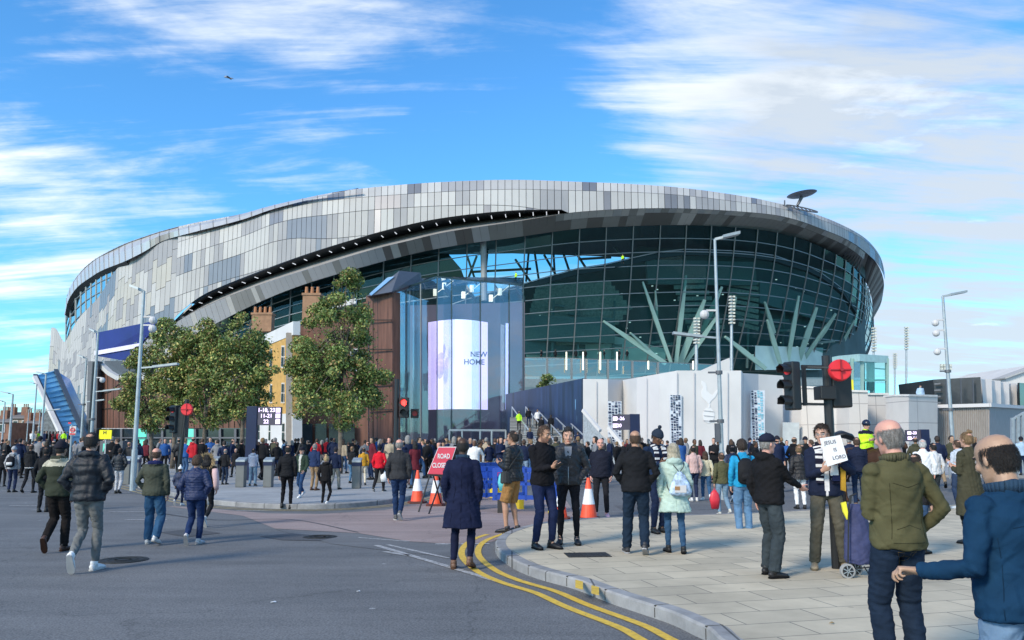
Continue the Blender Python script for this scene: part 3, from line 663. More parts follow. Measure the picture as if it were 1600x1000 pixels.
# ---------------------------------------------------------------- other buildings
M_WHITE = mat('white render', (.58, .57, .56), .7, var=.10, scale=.4)
M_WHITE2 = mat('white panel shade', (.53, .52, .525), .7, var=.05, scale=.4)
M_BEIGE = brickmat('pale stone cladding', (.56, .53, .50), (.52, .495, .47), (.33, .31, .30), 2.6, 1.5, .03, rough=.7, offset=0, nvar=.08)
M_CORTEN = mat('rusty brown cladding', (.135, .062, .042), .7, .1, var=.45, scale=.9, stretch=(3, 3, .35), bump=.2)
M_GREYM = mat('dark grey metal', (.12, .125, .14), .5, .4, var=.1)
M_BLACK = mat('black paint', (.012, .013, .015), .45, var=.2)
M_STEEL = mat('galvanised steel', (.36, .40, .42), .5, .5, var=.15, scale=6)
M_NAVY = mat('navy banner', (.012, .016, .16), .5, var=.25, scale=.25)
M_NAVYD = mat('navy dark sign', (.008, .012, .05), .35, var=.15)
M_WINDARK = mat('dark window', (.02, .03, .035), .12, var=.4, scale=.3)
def wallpoly(mb, pts, thick=.3, mi=0):
    P = [Vector(p) for p in pts]; n = (P[1]-P[0]).cross(P[2]-P[0]).normalized()
    if n.dot(P[0]) < 0: n = -n
    mb.slab(P, n*thick, mi)
def base(px, Y, z=KH): return gx(px, Y, z)
# far left terrace of brick houses
M_BRICK = mat('red brown brick', (.24, .125, .085), .85, var=.3, scale=1.2, bump=.2); M_BRK2 = mat('tan brick', (.33, .25, .18), .85, var=.25, scale=1)
for i, (x0, x1, yt, Y, m) in enumerate([(-20, 14, 652, 150, M_BRICK), (15, 46, 646, 165, M_BRK2), (40, 66, 655, 158, M_BRICK), (66, 100, 662, 150, M_BRICK)]):
    t = thing('brick_house', base((x0+x1)/2, Y), ['red brick house at the left edge of the photo', 'tan brick house between two red brick houses on the far left', 'small red brick house beside the tan one, far left', 'red brick house next to the blue escalator tube'][i], 'house', 'brick terrace far down the road')
    mb = MB(); wallpoly(mb, [at(x0, yt+8, Y), at(x1, yt+8, Y), base(x1, Y), base(x0, Y)], 8); mb.build('wall', m, t)
    mb = MB(); a, b = at(x0, yt+8, Y-.4), at(x1, yt+8, Y-.4); mb.slab([a, b, at(x1, yt, Y+4), at(x0, yt, Y+4)], (0, .3, .3)); mb.build('roof', mat('slate', (.16, .15, .15), .8), t)
    for cx in (x0+5, x1-6):
        c = MB(); q = at(cx, yt, Y+2); c.box(q, (1.3, 1, 2.6)); ch = c.build('chimney', M_BRICK, t)
        c = MB()
        for k in (-.4, 0, .4): c.tube([q+V(k, 0, 1.3), q+V(k, 0, 2)], .15, 6)
        c.build('chimney_pots', M_BRK2, ch)
    for k in range(2):
        w = MB(); q = at(x0+9+k*14, yt+17, Y-.05); w.box(q, (1.1, .1, 1.6)); f = w.build('window', M_WHITE, t); w = MB(); w.box(q+V(0, -.06, 0), (.8, .06, 1.3)); w.build('pane', M_WINDARK, f)
# blue glazed escalator tube
t = thing('escalator_tube', base(110, 96), 'slanting blue glass escalator tube against the left end of the stadium', 'escalator')
A0, A1, B1, B0 = at(57, 590, 100), at(88, 581, 106), at(136, 654, 96), at(108, 697, 90)
A0, A1, B1, B0 = at(57, 588, 100), at(89, 580, 104), at(134, 668, 94), at(106, 692, 90)
mb = MB(); mb.slab([A0, A1, at(137, 690, 93), B0], (0, 3.2, -.8)); mb.build('tube', mat('blue glazing', (.18, .45, .68), .2, var=.35, scale=.3, stretch=(1, 1, 1)), t)
mb = MB()
for k in range(15):
    f = k/14; a = A0.lerp(B0, f); b = A1.lerp(at(137, 690, 93), f); mb.bar(a+V(0, -.1, 0), b+V(0, -.1, 0), .12 if k % 4 else .22)
mb.build('ribs', mat('pale blue steel', (.20, .47, .70), .4), t)
for a, b in ((A0, B0), (A1, at(137, 690, 93))):
    mb = MB(); mb.bar(a+V(0, -.3, .0), b+V(0, -.3, 0), .5, .6); mb.build('side_beam', mat('beam dark', (.05, .07, .1), .5), t)
mb = MB(); mb.bar(at(54, 589, 99), at(103, 694, 89), .45, .4); mb.build('edge_rail', M_WHITE, t)
mb = MB(); wallpoly(mb, [at(72, 637, 108), at(80, 650, 108), at(106, 700, 108), base(106, 108), base(66, 108), at(66, 660, 108)], .4); mb.build('lower_screen', mat('mesh screen', (.13, .15, .16), .7, var=.5, scale=3), t)
# navy banner on the stadium wall
t = thing('wall_banner', at(200, 560, 118), 'navy triangular banner with a white stripe hung on the stadium wall', 'banner')
Yb = 128
Pb = lambda x, y: at(x, y, Yb+(x-150)*-.13)
mb = MB(); wallpoly(mb, [Pb(150, 520), Pb(258, 498), Pb(226, 530), Pb(197, 564), Pb(150, 556)], .4); mb.build('sheet', M_NAVY, t)
mb = MB(); wallpoly(mb, [Pb(149, 549)+V(0, -.3, 0), Pb(222, 536)+V(0, -.3, 0), Pb(215, 544)+V(0, -.3, 0), Pb(149, 555.5)+V(0, -.3, 0)], .1); mb.build('stripe', mat('lilac white stripe', (.70, .66, .85), .6), t)
# rusty brown corner building below it
t = thing('corner_building', base(200, 92), 'curved rust-brown clad building with green lit shop windows behind the left trees', 'building')
def Yc(x): return float(np.interp(x, [148, 190, 240, 400], [99, 94, 91, 88]))
xs = [148, 160, 172, 186, 200, 230, 270, 310, 350, 396]; top = fn([(148, 563), (160, 572), (172, 583), (186, 591), (200, 590), (270, 590), (396, 592)])
mb = MB()
for a, b in zip(xs[:-1], xs[1:]): mb.quad(at(a, top(a), Yc(a)), at(b, top(b), Yc(b)), at(b, 669, Yc(b)), at(a, 669, Yc(a)))
mb.build('wall', M_CORTEN, t)
mb = MB()
for a, b in zip(xs[:-1], xs[1:]): mb.bar(at(a, top(a), Yc(a)-.2), at(b, top(b), Yc(b)-.2), .6, .5)
mb.build('coping', M_ALU[0], t)
mb = MB()
for a, b in zip(xs[:-1], xs[1:]):
    mb.bar(at(a, 600+.0*a, Yc(a)-.05) if a > 175 else at(a, 618-(a-148)*.25, Yc(a)-.05), at(b, 600, Yc(b)-.05) if b > 175 else at(b, 618-(b-148)*.25, Yc(b)-.05), .12); mb.bar(at(a, 640-(a-150)*.08, Yc(a)-.05), at(b, 640-(b-150)*.08, Yc(b)-.05), .12)
for x in range(150, 396, 9): mb.bar(at(x, max(top(x), 575)+4, Yc(x)-.04), at(x, 668, Yc(x)-.04), .07)
mb.build('panel_joints', mat('dark joint', (.03, .02, .015), .8), t)  # near-black lines along the cladding panel joints
mb = MB(); mb.bar(at(149, 565, 97), base(146, 97), 1.2, 1.2); mb.build('corner_column', M_GREYM, t)
M_GREEN = mat('green lit shop interior', (.10, .52, .40), .6, emit=.35, var=.3, scale=.3)
for k, (a, b) in enumerate([(150, 168), (170, 188), (190, 208), (210, 228), (232, 252), (254, 276), (279, 303), (305, 318), (320, 342), (344, 366), (368, 394)]):
    w = MB(); wallpoly(w, [at(a, 670, Yc(a)), at(b, 670, Yc(b)), base(b, Yc(b)), base(a, Yc(a))], .2)
    o = w.build('shop_window', M_GREEN if k in (6, 3) else M_WINDARK, t)
    f = MB(); f.bar(at(a, 670, Yc(a)-.2), base(a, Yc(a)-.2), .25); f.bar(at(a, 684, Yc(a)-.2), at(b, 684, Yc(b)-.2), .15); f.build('frame', M_GREYM, o)
mb = MB(); wallpoly(mb, [at(163, 564, 112), at(208, 564, 108), at(215, 600, 108), at(165, 600, 112)], .3); mb.build('upper_wall', M_GREYM, t)
# ochre and white house behind the trees
t = thing('ochre_house', base(430, 66), 'ochre brick townhouse with white parapet and white ground floor behind the trees', 'house')
M_OCH = mat('ochre brick', (.50, .29, .08), .85, var=.2, scale=2, bump=.2)
def Yo(x): return float(np.interp(x, [392, 456], [78, 66]))
mb = MB(); wallpoly(mb, [at(392, 545, Yo(392)), at(456, 520, Yo(456)), at(456, 648, Yo(456)), at(392, 650, Yo(392))], .6); mb.build('upper_wall', M_OCH, t)
mb = MB(); wallpoly(mb, [at(391, 648, Yo(392)-.2), at(457, 646, Yo(456)-.2), base(457, Yo(456)-.2), base(391, Yo(392)-.2)], .8); mb.build('lower_wall', M_WHITE, t)
mb = MB(); wallpoly(mb, [at(391, 534, Yo(392)-.4), at(458, 502, Yo(456)-.4), at(458, 523, Yo(456)-.4), at(391, 550, Yo(392)-.4)], .6); mb.build('parapet', M_WHITE, t)
mb = MB(); wallpoly(mb, [at(456.5, 520, Yo(456)), at(470, 516, 72), base(470, 72), base(456.5, Yo(456))], .5); mb.build('side_wall', mat('grey brown wall', (.26, .23, .2), .8), t)
for px, ya, yb in [(405, 560, 590), (426, 545, 578), (444, 540, 575), (405, 605, 632), (426, 600, 630), (444, 598, 630), (407, 660, 688), (424, 658, 690), (445, 660, 690)]:
    w = MB(); a, b = at(px-4, ya, Yo(px)-.35), at(px+4, yb, Yo(px)-.35); w.box((a+b)/2, (abs(a.x-b.x), .12, abs(a.z-b.z))); f = w.build('window', M_WHITE, t)
    w = MB()
    for sx in (-1, 1):
        for sz in (-1, 1): w.box((a+b)/2+V(sx*.13, -.08, sz*abs(a.z-b.z)*.23), (.17, .06, abs(a.z-b.z)*.4))
    w.build('pane', M_WINDARK, f)
def chimney(px, py, Y, t, w=1.5, h=1.8, n=4):
    c = MB(); q = at(px, py, Y); c.box(q, (w, 1, h)); c.box(q+V(0, 0, h/2), (w+.15, 1.15, .2)); ch = c.build('chimney', M_OCHC, t)
    c = MB()
    for k in range(n): c.tube([q+V((k-(n-1)/2)*w/n, -.2, h/2+.1), q+V((k-(n-1)/2)*w/n, -.2, h/2+.7)], [.17, .13], 8)
    c.build('chimney_pots', mat('clay pots', (.38, .17, .08), .8), ch)
M_OCHC = mat('pale orange brick', (.30, .17, .10), .85, var=.25, scale=2)
chimney(411, 505, 76, t, 1.9, 1.7, 4)
t = thing('brick_townhouse', base(520, 68), 'brown brick townhouse mostly hidden by the tall tree', 'house')
mb = MB(); wallpoly(mb, [at(462, 512, 69), at(575, 470, 69), base(575, 69), base(462, 69)], .6); mb.build('wall', M_CORTEN, t)
mb = MB(); wallpoly(mb, [at(500, 478, 68.6), at(556, 466, 68.6), at(556, 474, 68.6), at(500, 486, 68.6)], .4); mb.build('parapet', M_WHITE, t)
chimney(488, 482, 70, t, 1.5, 2.4, 3)
for px, ya, yb in [(486, 560, 590), (520, 550, 585), (553, 545, 580), (486, 615, 640), (520, 612, 640), (553, 610, 640)]:
    w = MB(); a, b = at(px-5, ya, 68.7), at(px+5, yb, 68.7); w.box((a+b)/2, (abs(a.x-b.x), .12, abs(a.z-b.z))); f = w.build('window', M_WHITE, t)
    w = MB(); w.box((a+b)/2+V(0, -.08, 0), (abs(a.x-b.x)*.8, .06, abs(a.z-b.z)*.9)); w.build('pane', M_WINDARK, f)
for x in (470, 492, 514, 536):
    w = MB(); wallpoly(w, [at(x, 662, 68.5), at(x+18, 662, 68.5), base(x+18, 68.5), base(x, 68.5)], .1); w.build('shop_window', M_WINDARK, t)
# corten block with grey gabled roof beside the glass hall
t = thing('rusty_clad_block', base(592, 84), 'rust-brown clad block with dark grey gabled roof left of the glass hall', 'building')
mb = MB(); wallpoly(mb, [at(572, 462, 88), at(613, 456, 84), base(613, 84), base(570, 88)], 1); mb.build('wall', M_CORTEN, t)
mb = MB(); mb.slab([at(573, 463, 86), at(624, 423, 88), at(656, 426, 92), at(656, 441, 92), at(612, 456, 83)], (0, 1.5, .1)); mb.build('gable', M_GREYM, t)
mb = MB(); mb.slab([at(577, 459, 85.5), at(605, 434, 86.5), at(616, 432, 86.5), at(580, 462, 85)], (0, .3, .1)); mb.build('skylight', mat('blue skylight', (.22, .40, .62), .15, .2), t)
mb = MB()
for y in (500, 546, 600, 640): mb.bar(at(572, y, 86.9), at(612, y, 83.6), .12)
for x in (583, 597): mb.bar(at(x, 465, 85.7), base(x, 85.7), .09)
mb.build('panel_joints', MATS['dark joint'], t)
# ---- glass entrance hall
t = thing('glass_entrance_hall', base(715, 84), 'tall frameless glass entrance hall with glass fins at the foot of the stadium', 'glass hall')
M_HALL = glassmat('hall glass', (.90, .94, .97), .09, .02, (.9, .95, 1))
corner = [(612, 457, 92), (634, 449, 89.3), (657, 441, 86.6), (683, 432.5, 83.5), (706, 434.5, 83.9), (751, 439, 84.7), (796, 443, 85.5), (818, 446, 86)]
for i in range(7):
    a, b = corner[i], corner[i+1]; mb = MB(); P, Q = at(*a), at(*b); mb.slab([P, Q, base(b[0], b[2]), base(a[0], a[2])], (.0, .06, 0)); mb.build('glass_pane', M_HALL, t)
M_EDGE = mat('dark glass edge', (.02, .05, .06), .3); M_FIN = glassmat('glass fin', (.90, .96, .97), .10)
for i, c in enumerate(corner):
    mb = MB(); mb.bar(at(c[0], c[1], c[2]-.1), base(c[0], c[2]-.1), .16 if i in (4, 5, 6, 3) else .09, .1); mb.build('joint', M_EDGE if i > 2 else M_MULL, t)
    if i in (0, 1, 2, 4, 5, 6):
        q = at(*c); w = base(c[0], c[2]); dx = 1.0; mb = MB(); mb.slab([q+V(0, .1, 0), q+V(-dx, 1.2, 0), w+V(-dx, 1.2, 0), w+V(0, .1, 0)], (.06, .02, 0)); mb.build('glass_fin', M_FIN, t)
mb = MB(); mb.slab([at(*corner[0]), at(*corner[3]), at(*corner[7]), at(818, 446, 98)+V(0, 0, 1), at(640, 449, 98)+V(0, 0, 1)], (0, 0, -.1)); mb.build('glass_roof', M_HALL, t)
mb = MB(); mb.bar(at(*corner[0]), at(*corner[3]), .14); mb.bar(at(*corner[3]), at(*corner[7]), .14)
for x in (694, 728, 773, 806):
    mb.bar(at(x, 447, 86), at(x+14, 468, 93), .1, .5)
mb.build('roof_edge', M_EDGE, t)
mb = MB(); mb.slab([at(612, 478, 96), at(820, 472, 97), base(820, 97), base(612, 96)], (0, .5, 0)); mb.build('inner_wall', mat('aubergine wall', (.15, .12, .14), .55, var=.3, scale=.2), t)
mb = MB(); mb.slab([at(612, 480, 93.2), at(640, 474, 90), base(640, 90), base(612, 93.2)], (0, .4, 0)); mb.build('side_lining', M_CORTEN, t)
for x, y in [(694, 447), (680, 457), (737, 451), (724, 461), (781, 456), (767, 466)]:
    b = MB(); q = at(x, y, 88); b.box(q, (.38, .38, .75), .3); b.bar(q+V(.25, 0, 0), q+V(1.0, 1.2, .9), .05); b.build('pendant_lamp', mat('pendant light', (.95, .9, .7), .5, emit=.55, var=0), t)
d = MB()
for x in (702, 722, 750, 768, 790): d.bar(at(x, 672, 82.6), base(x, 82.6), .16)
d.bar(at(702, 672, 82.6), at(790, 672.5, 83.3), .2); d.build('door_frame', mat('pale steel frame', (.45, .50, .52), .4, .4), t)
# curved display inside
t = thing('display_screen', at(715, 600, 88), 'tall curved lit display with pale purple picture and the words NEW HOME', 'display')
M_S1 = mat('screen white', (.92, .86, 1.0), .5, emit=.58, var=.03); M_S2 = mat('screen lilac', (.76, .60, .97), .5, emit=.58, var=.12, scale=.5, stretch=(1, 1, .3)); M_S3 = mat('screen pink white', (.90, .70, .98), .5, emit=.58, var=.04); M_S4 = mat('screen violet', (.64, .58, .95), .5, emit=.56, var=.1, scale=.5)
segs = 20; top_, bot_ = [], []
def scp(f):
    x = 669+(762-669)*f; Y = 89-2.2*math.sin(math.pi*f); return x, Y
mats4 = [0]*segs
for i in range(segs):
    f = (i+.5)/segs; mats4[i] = 2 if f < .06 else 1 if f < .34 else 3 if f < .45 else 0 if f < .84 else 2
mb = MB()
zt, zb = at(715, 499, 86.8).z, at(715, 639, 86.8).z
for i in range(segs):
    x0, Y0 = scp(i/segs); x1, Y1 = scp((i+1)/segs); a = gx(x0, Y0, zt); b = gx(x1, Y1, zt); c = gx(x1, Y1, zb); dd = gx(x0, Y0, zb)
    mb.slab([a, b, c, dd], (0, .25, 0), mats4[i])
mb.build('screen', [M_S1, M_S2, M_S3, M_S4], t)
M_TXT = mat('screen lettering', (.10, .07, .28), .6, var=0)
text('NEW', at(748, 554, 86.3), .8, M_TXT, 'lettering', t, rot=(math.pi/2, 0, .18)); text('HOME', at(741, 566, 86.1), .8, M_TXT, 'lettering', t, rot=(math.pi/2, 0, .18))
mb = MB(); mb.ball(at(687, 572, 86.6), (.5, .1, 1.4), 8, 6); mb.ball(at(690, 556, 86.55), (.35, .1, .4), 8, 6); mb.ball(at(694, 545, 86.5), (.15, .1, .6), 8, 6); mb.build('faint_figure', mat('screen figure', (.50, .36, .80), .5, emit=.6, var=.3, scale=3), t)
t = tag((lambda m: m.build('light_column', mat('lilac light', (.62, .56, 1), .5, emit=.85, var=0)))(MB().slab([at(790, 505, 92), at(794.5, 505, 92), at(793.5, 640, 92), at(789.5, 640, 92)], (0, .2, 0))), 'thin lilac light strip standing inside the glass hall right of the display', 'light strip')
# ---- stairs, navy hoarding
t = thing('stairs', base(860, 62), 'broad pale stone staircase with steel handrails beside the glass hall', 'staircase')
mb = MB(); NS = 26; s0, s1 = gx(822, 57, KH), at(800, 652, 78); zt_ = s1.z
xl, xr = gx(796, 60, 0).x, gx(956, 60, 0).x
for k in range(NS):
    y0 = 57+k*(21/NS); z1 = KH+(k+1)*(zt_-KH)/NS; mb.box(((xl+xr)/2+k*.0, (y0+80)/2, (KH+z1)/2), (xr-xl, 80-y0, z1-KH))
mb.build('steps', mat('pale stair stone', (.36, .37, .37), .8, var=.15, scale=1), t)
nz = MB()
for k in range(NS): nz.box(((xl+xr)/2, 57+k*(21/NS)-.02, KH+(k+1)*(zt_-KH)/NS-.02), (xr-xl, .05, .05))
nz.build('step_nosings', mat('dark nosing', (.10, .10, .11), .8), t)
for px in (818, 847, 866, 888, 905):
    r = MB(); a = gx(px+42, 57.5, KH); e = 78
    x0 = gx(px+30, 58, 0).x; hh = 1.0
    p0 = V(x0, 57.5, KH+hh); p1 = V(x0-2.2, 78, zt_+hh); r.tube([p0, p1], .06, 6)
    for k in range(5):
        q = p0.lerp(p1, k/4); r.tube([q, q-V(0, 0, hh)], .04, 6)
    r.build('handrail', mat('bright steel rail', (.55, .58, .6), .35, .6), t)
mb = MB(); mb.slab([at(912, 640, 58), at(940, 680, 56), at(985, 715, 54), base(985, 54), base(912, 58)], (0, .3, 0)); mb.build('stair_side_panel', mat('perforated steel panel', (.40, .43, .45), .5, .3, var=.3, scale=8), t)
mb = MB(); mb.bar(at(911, 641, 57.8), at(938, 673, 56), .22); mb.bar(at(951, 668, 54), at(975, 697, 53), .25); mb.build('top_rail', M_WHITE, t)
M_HOARD = mat('navy hoarding print', (.010, .022, .065), .4, var=.9, scale=.7, stretch=(2, 2, .25))
t = thing('navy_hoarding', at(860, 640, 75), 'glossy navy printed hoarding running above the stairs', 'hoarding')
mb = MB(); wallpoly(mb, [at(790, 616, 84), at(911, 591, 66), base(911, 66), base(790, 84)], .3); mb.build('panel', M_HOARD, t)
mb = MB()
for k in range(1, 12):
    f = k/12; x = 790+121*f; Y = 84-18*f*1.0; mb.bar(at(x, 616-25*f, Y-.1), at(x, 680, Y-.1), .05)
mb.build('panel_seams', M_NAVYD, t)
pc = MB(); 
for k in range(26):
    x = random.uniform(800, 905); f = (x-790)/121; Y = 84-18*f-.12; y = random.uniform(605+ (1-f)*20, 670); pc.box(at(x, y, Y), (random.uniform(.2, .5), .04, random.uniform(.6, 2.2)), -.9)
pc.build('printed_figures', mat('printed blue grey', (.10, .20, .32), .4, var=.6, scale=1), t)
# small tree over the hoarding
def leaves(mb, n, blobs, size, mats_w, rs=rng):
    wts = np.array([b[3]*b[4]*b[5] if len(b) > 5 else b[3]**3 for b in blobs]); wts = wts/wts.sum()
    idx = rs.choice(len(blobs), n, p=wts)
    for i in idx:
        b = blobs[i]; d = rs.normal(size=3); d /= np.linalg.norm(d); r = rs.random()**.45
        r3 = (b[3], b[4], b[5]) if len(b) > 5 else (b[3],)*3
        c = Vector((b[0]+d[0]*r3[0]*r, b[1]+d[1]*r3[1]*r, b[2]+d[2]*r3[2]*r))
        nn = Vector(rs.normal(size=3)); nn.z += .5; nn.normalize(); u_ = nn.cross(Vector(rs.normal(size=3))).normalized(); w_ = nn.cross(u_)
        s = size*rs.uniform(.6, 1.3); k = len(mb.v)
        mb.v += [tuple(c-u_*s), tuple(c+w_*s*.55), tuple(c+u_*s), tuple(c-w_*s*.55)]; mb.f.append((k, k+1, k+2, k+3)); mb.m.append(int(rs.choice(len(mats_w), p=mats_w)))
LEAF = [mat('leaf green', (.13, .21, .05), .6, var=.3, scale=1), mat('leaf olive', (.20, .25, .07), .6, var=.3, scale=1), mat('leaf yellow', (.42, .38, .11), .6, var=.3, scale=1), mat('leaf brown', (.24, .16, .06), .6, var=.3, scale=1), mat('leaf dark', (.08, .12, .035), .6, var=.3, scale=1)]
M_BARK = mat('bark', (.14, .115, .09), .9, var=.4, scale=6, bump=.5)
def tree(trunk_px, Y, blobs_px, n, size, mw, label, group=None, rtrunk=.16):
    b0 = gx(trunk_px, Y, KH); t = thing('street_tree', b0, label, 'tree', group)
    bl = []
    for x, y, rx, ry in blobs_px:
        c = at(x, y, Y); sx = rx/F*Y; sz = ry/F*Y; bl.append((c.x, c.y, c.z, sx, sx*1.0, sz))
    # clumps
    cl = []
    for b in bl:
        k = max(5, int(22*b[3]*b[5]/3))
        for _ in range(k):
            d = rng.normal(size=3); d /= np.linalg.norm(d); r = rng.uniform(.45, 1.02); s = rng.uniform(.28, .62)
            cl.append((b[0]+d[0]*b[3]*r, b[1]+d[1]*b[4]*r, b[2]+d[2]*b[5]*r, s, s, s*.8))
    mb = MB(); leaves(mb, int(n*2.3), cl, size*.74, mw); leaves(mb, n//4, bl, size*.74, mw)
    tr = MB(); top = max(b[2]+b[5]*.6 for b in bl); cx = sum(b[0] for b in bl)/len(bl)
    pts = [b0, b0+V(.05, 0, 1.2), V(b0.x*.8+cx*.2, Y, b0.z+(top-b0.z)*.4), V(b0.x*.3+cx*.7, Y, b0.z+(top-b0.z)*.75), V(cx, Y, top)]
    tr.tube(pts, [rtrunk, rtrunk*.85, rtrunk*.6, rtrunk*.35, .02], 8)
    for c in cl[::2]:
        h = random.uniform(.25, .75); s = b0.lerp(V(cx, Y, top), h); e = V(*c[:3]); m_ = s.lerp(e, .5)+V(0, 0, .25); tr.tube([s, m_, e], [rtrunk*.3*(1.2-h), .03, .01], 5)
    tr.build('trunk', M_BARK, t, smooth=True)
    link(mb.mesh('crown'), 'crown', LEAF, t)
    return t
GT = 'street trees in front of the stadium'
tree(530, 40, [(530, 632, 82, 38), (527, 580, 78, 48), (530, 530, 62, 42), (537, 482, 46, 36), (541, 444, 22, 24), (585, 600, 30, 40), (470, 560, 22, 40)], 15000, .105, [.34, .26, .12, .09, .19], 'tall bushy plane tree right in front of the rust-brown block and glass hall', GT, .17)
tree(234, 50, [(226, 612, 42, 50), (236, 556, 30, 36), (232, 655, 40, 20)], 5200, .12, [.25, .33, .17, .15, .10], 'leftmost street tree, behind the tall steel lamp post', GT)
tree(269, 47, [(272, 600, 46, 54), (275, 540, 34, 36), (270, 650, 42, 20)], 6000, .12, [.25, .33, .17, .15, .10], 'olive street tree behind the left traffic light', GT)
tree(316, 46, [(318, 600, 48, 56), (325, 536, 40, 36), (316, 652, 46, 18), (345, 560, 30, 40)], 6500, .12, [.28, .33, .16, .13, .10], 'street tree right of the red traffic light cover', GT)
tree(375, 44, [(372, 590, 50, 60), (378, 522, 38, 34), (412, 560, 24, 42), (405, 620, 28, 30), (372, 640, 34, 20)], 7500, .115, [.33, .30, .14, .10, .13], 'street tree beside the navy wayfinding totem', GT)
t = tree(856, 84, [(856, 596, 15, 11), (850, 602, 10, 7)], 700, .16, [.3, .2, .05, .05, .4], 'small round green tree above the navy hoarding'); 
# ---- white walls with crest
t = thing('white_wall', base(1050, 60), 'folded white hoarding wall with pale cockerel crest in front of the stadium', 'wall')
wp = [(911, 592, 66), (950, 592.5, 66), (973, 594, 68), (995, 590, 64), (1030, 584, 62), (1058, 579, 60), (1100, 579, 60), (1158, 579, 60), (1161, 583, 61.5), (1185, 584.5, 63), (1223, 587, 64)]
mb = MB()
for i in range(len(wp)-1):
    a, b = wp[i], wp[i+1]; mb.slab([at(*a), at(*b), base(b[0], b[2]), base(a[0], a[2])], (0, .25, 0), 1 if i in (1, 3, 8) else 0)
mb.build('wall_panels', [M_WHITE, M_WHITE2], t)
mb = MB()
for x, y, Y in [(932, 593, 65.9), (1058, 579, 59.9), (1085, 579, 59.9), (1137, 579, 59.9), (1161, 583, 61.3), (1010, 588, 62.9)]: mb.bar(at(x, y+3, Y), base(x, Y), .04)
mb.build('panel_seams', mat('seam grey', (.45, .45, .47), .8), t)
# crest: bird standing on a ball, white on white
cr = MB()
def cpt(u_, v_): return at(1093+u_*30/16, 595+v_*72/40*.95, 59.96)
bird = [(2, 0), (5, 2), (6, 5), (6, 9), (9, 12), (11, 13), (14, 9), (16, 7), (15, 11), (13, 15), (10, 18), (8.4, 20.5), (9, 22), (8.6, 24.5), (7.4, 24.5), (7.6, 21), (5, 18), (2, 15), (1.5, 11), (3, 6), (1.6, 3)]
cr.slab([cpt(*p) for p in bird], (0, .13, 0)); cr.slab([cpt(7.6+4.8*math.cos(a), 31.5+7*math.sin(a)) for a in np.linspace(0, 6.283, 28, endpoint=False)], (0, .13, 0))
cr.build('crest', mat('crest white', (.66, .66, .66), .5, var=0), t)
g2 = MB()
for y in (27, 31.5, 36): g2.bar(cpt(3.4, y)-V(0, .03, 0), cpt(11.6, y+1)-V(0, .03, 0), .05)
g2.build('ball_lines', M_WHITE2, t)
mb = MB(); mb.slab([at(1096, 579, 70), at(1140, 559, 70), at(1142, 579, 70)], (0, 2, 0)); tag(mb.build('white_gable', M_WHITE), 'small white triangular roof end poking above the white wall', 'roof')
# printed word banners
def word_banner(x0, x1, y0, y1, Y, lab, cyan=False):
    t = thing('word_banner', at((x0+x1)/2, y1, Y), lab, 'banner', 'printed word banners on the white wall')
    mb = MB(); mb.slab([at(x0, y0, Y), at(x1, y0, Y), at(x1, y1, Y), at(x0, y1, Y)], (0, .1, 0)); mb.build('sheet', mat('banner pale', (.55, .60, .66), .6), t)
    pr = [MB(), MB(), MB()]; a = at(x0, y0, Y-.02); b = at(x1, y1, Y-.02); w = b.x-a.x; h = a.z-b.z; z = 0; rr = random.Random(x0)
    for c in range(4):
        z = 0
        while z < h-.12:
            hh = rr.uniform(.05, .28); ww = w/4*rr.uniform(.5, .92); k = 2 if (cyan and c > 1) else rr.choice((0, 0, 1))
            if rr.random() < .82: pr[k].box((a.x+w*(c+.5)/4, Y-.03, a.z-z-hh/2), (ww, .03, hh*.62))
            z += hh
    for k, m in enumerate((M_NAVYD, mat('print grey', (.16, .17, .24), .6), mat('print cyan', (.22, .50, .62), .6))):
        if pr[k].v: pr[k].build('printed_words', m, t)
word_banner(950, 971, 627, 690, 64, 'grey printed word banner left of the small navy totem')
word_banner(1047, 1065, 617, 698, 59.8, 'black and white word banner left of the pale crest')
word_banner(1173, 1195, 610, 700, 61.5, 'word banner with light blue edge above the man in the cap', True)
# beige stone blocks
t = thing('stone_wall', base(1330, 62), 'stepped pale stone clad wall below the glass lift tower', 'wall')
for pts in ([(1223, 590, 66), (1252, 604, 64), (1307, 606, 62)], [(1307, 611, 62), (1327, 610, 60), (1356, 611, 60)], [(1356, 615, 63), (1390, 615, 63)], [(1396, 617, 58), (1420, 617, 56), (1465, 618, 58)]):
    mb = MB(); cp = MB()
    for a, b in zip(pts[:-1], pts[1:]):
        mb.slab([at(*a), at(*b), base(b[0], b[2]), base(a[0], a[2])], (0, 1.2, 0)); cp.slab([at(a[0], a[1]-1, a[2]-.15), at(b[0], b[1]-1, b[2]-.15), at(b[0], b[1]+2, b[2]-.15), at(a[0], a[1]+2, a[2]-.15)], (0, 1.6, 0))
    mb.build('wall_block', M_BEIGE, t); cp.build('coping', mat('coping stone', (.60, .58, .55), .7), t)
mb = MB(); mb.slab([at(1223, 660, 63.5), at(1249, 660, 63.5), base(1249, 63.5), base(1223, 63.5)], (0, .1, 0)); mb.build('service_door', mat('pale grey door', (.48, .52, .53), .5), t)
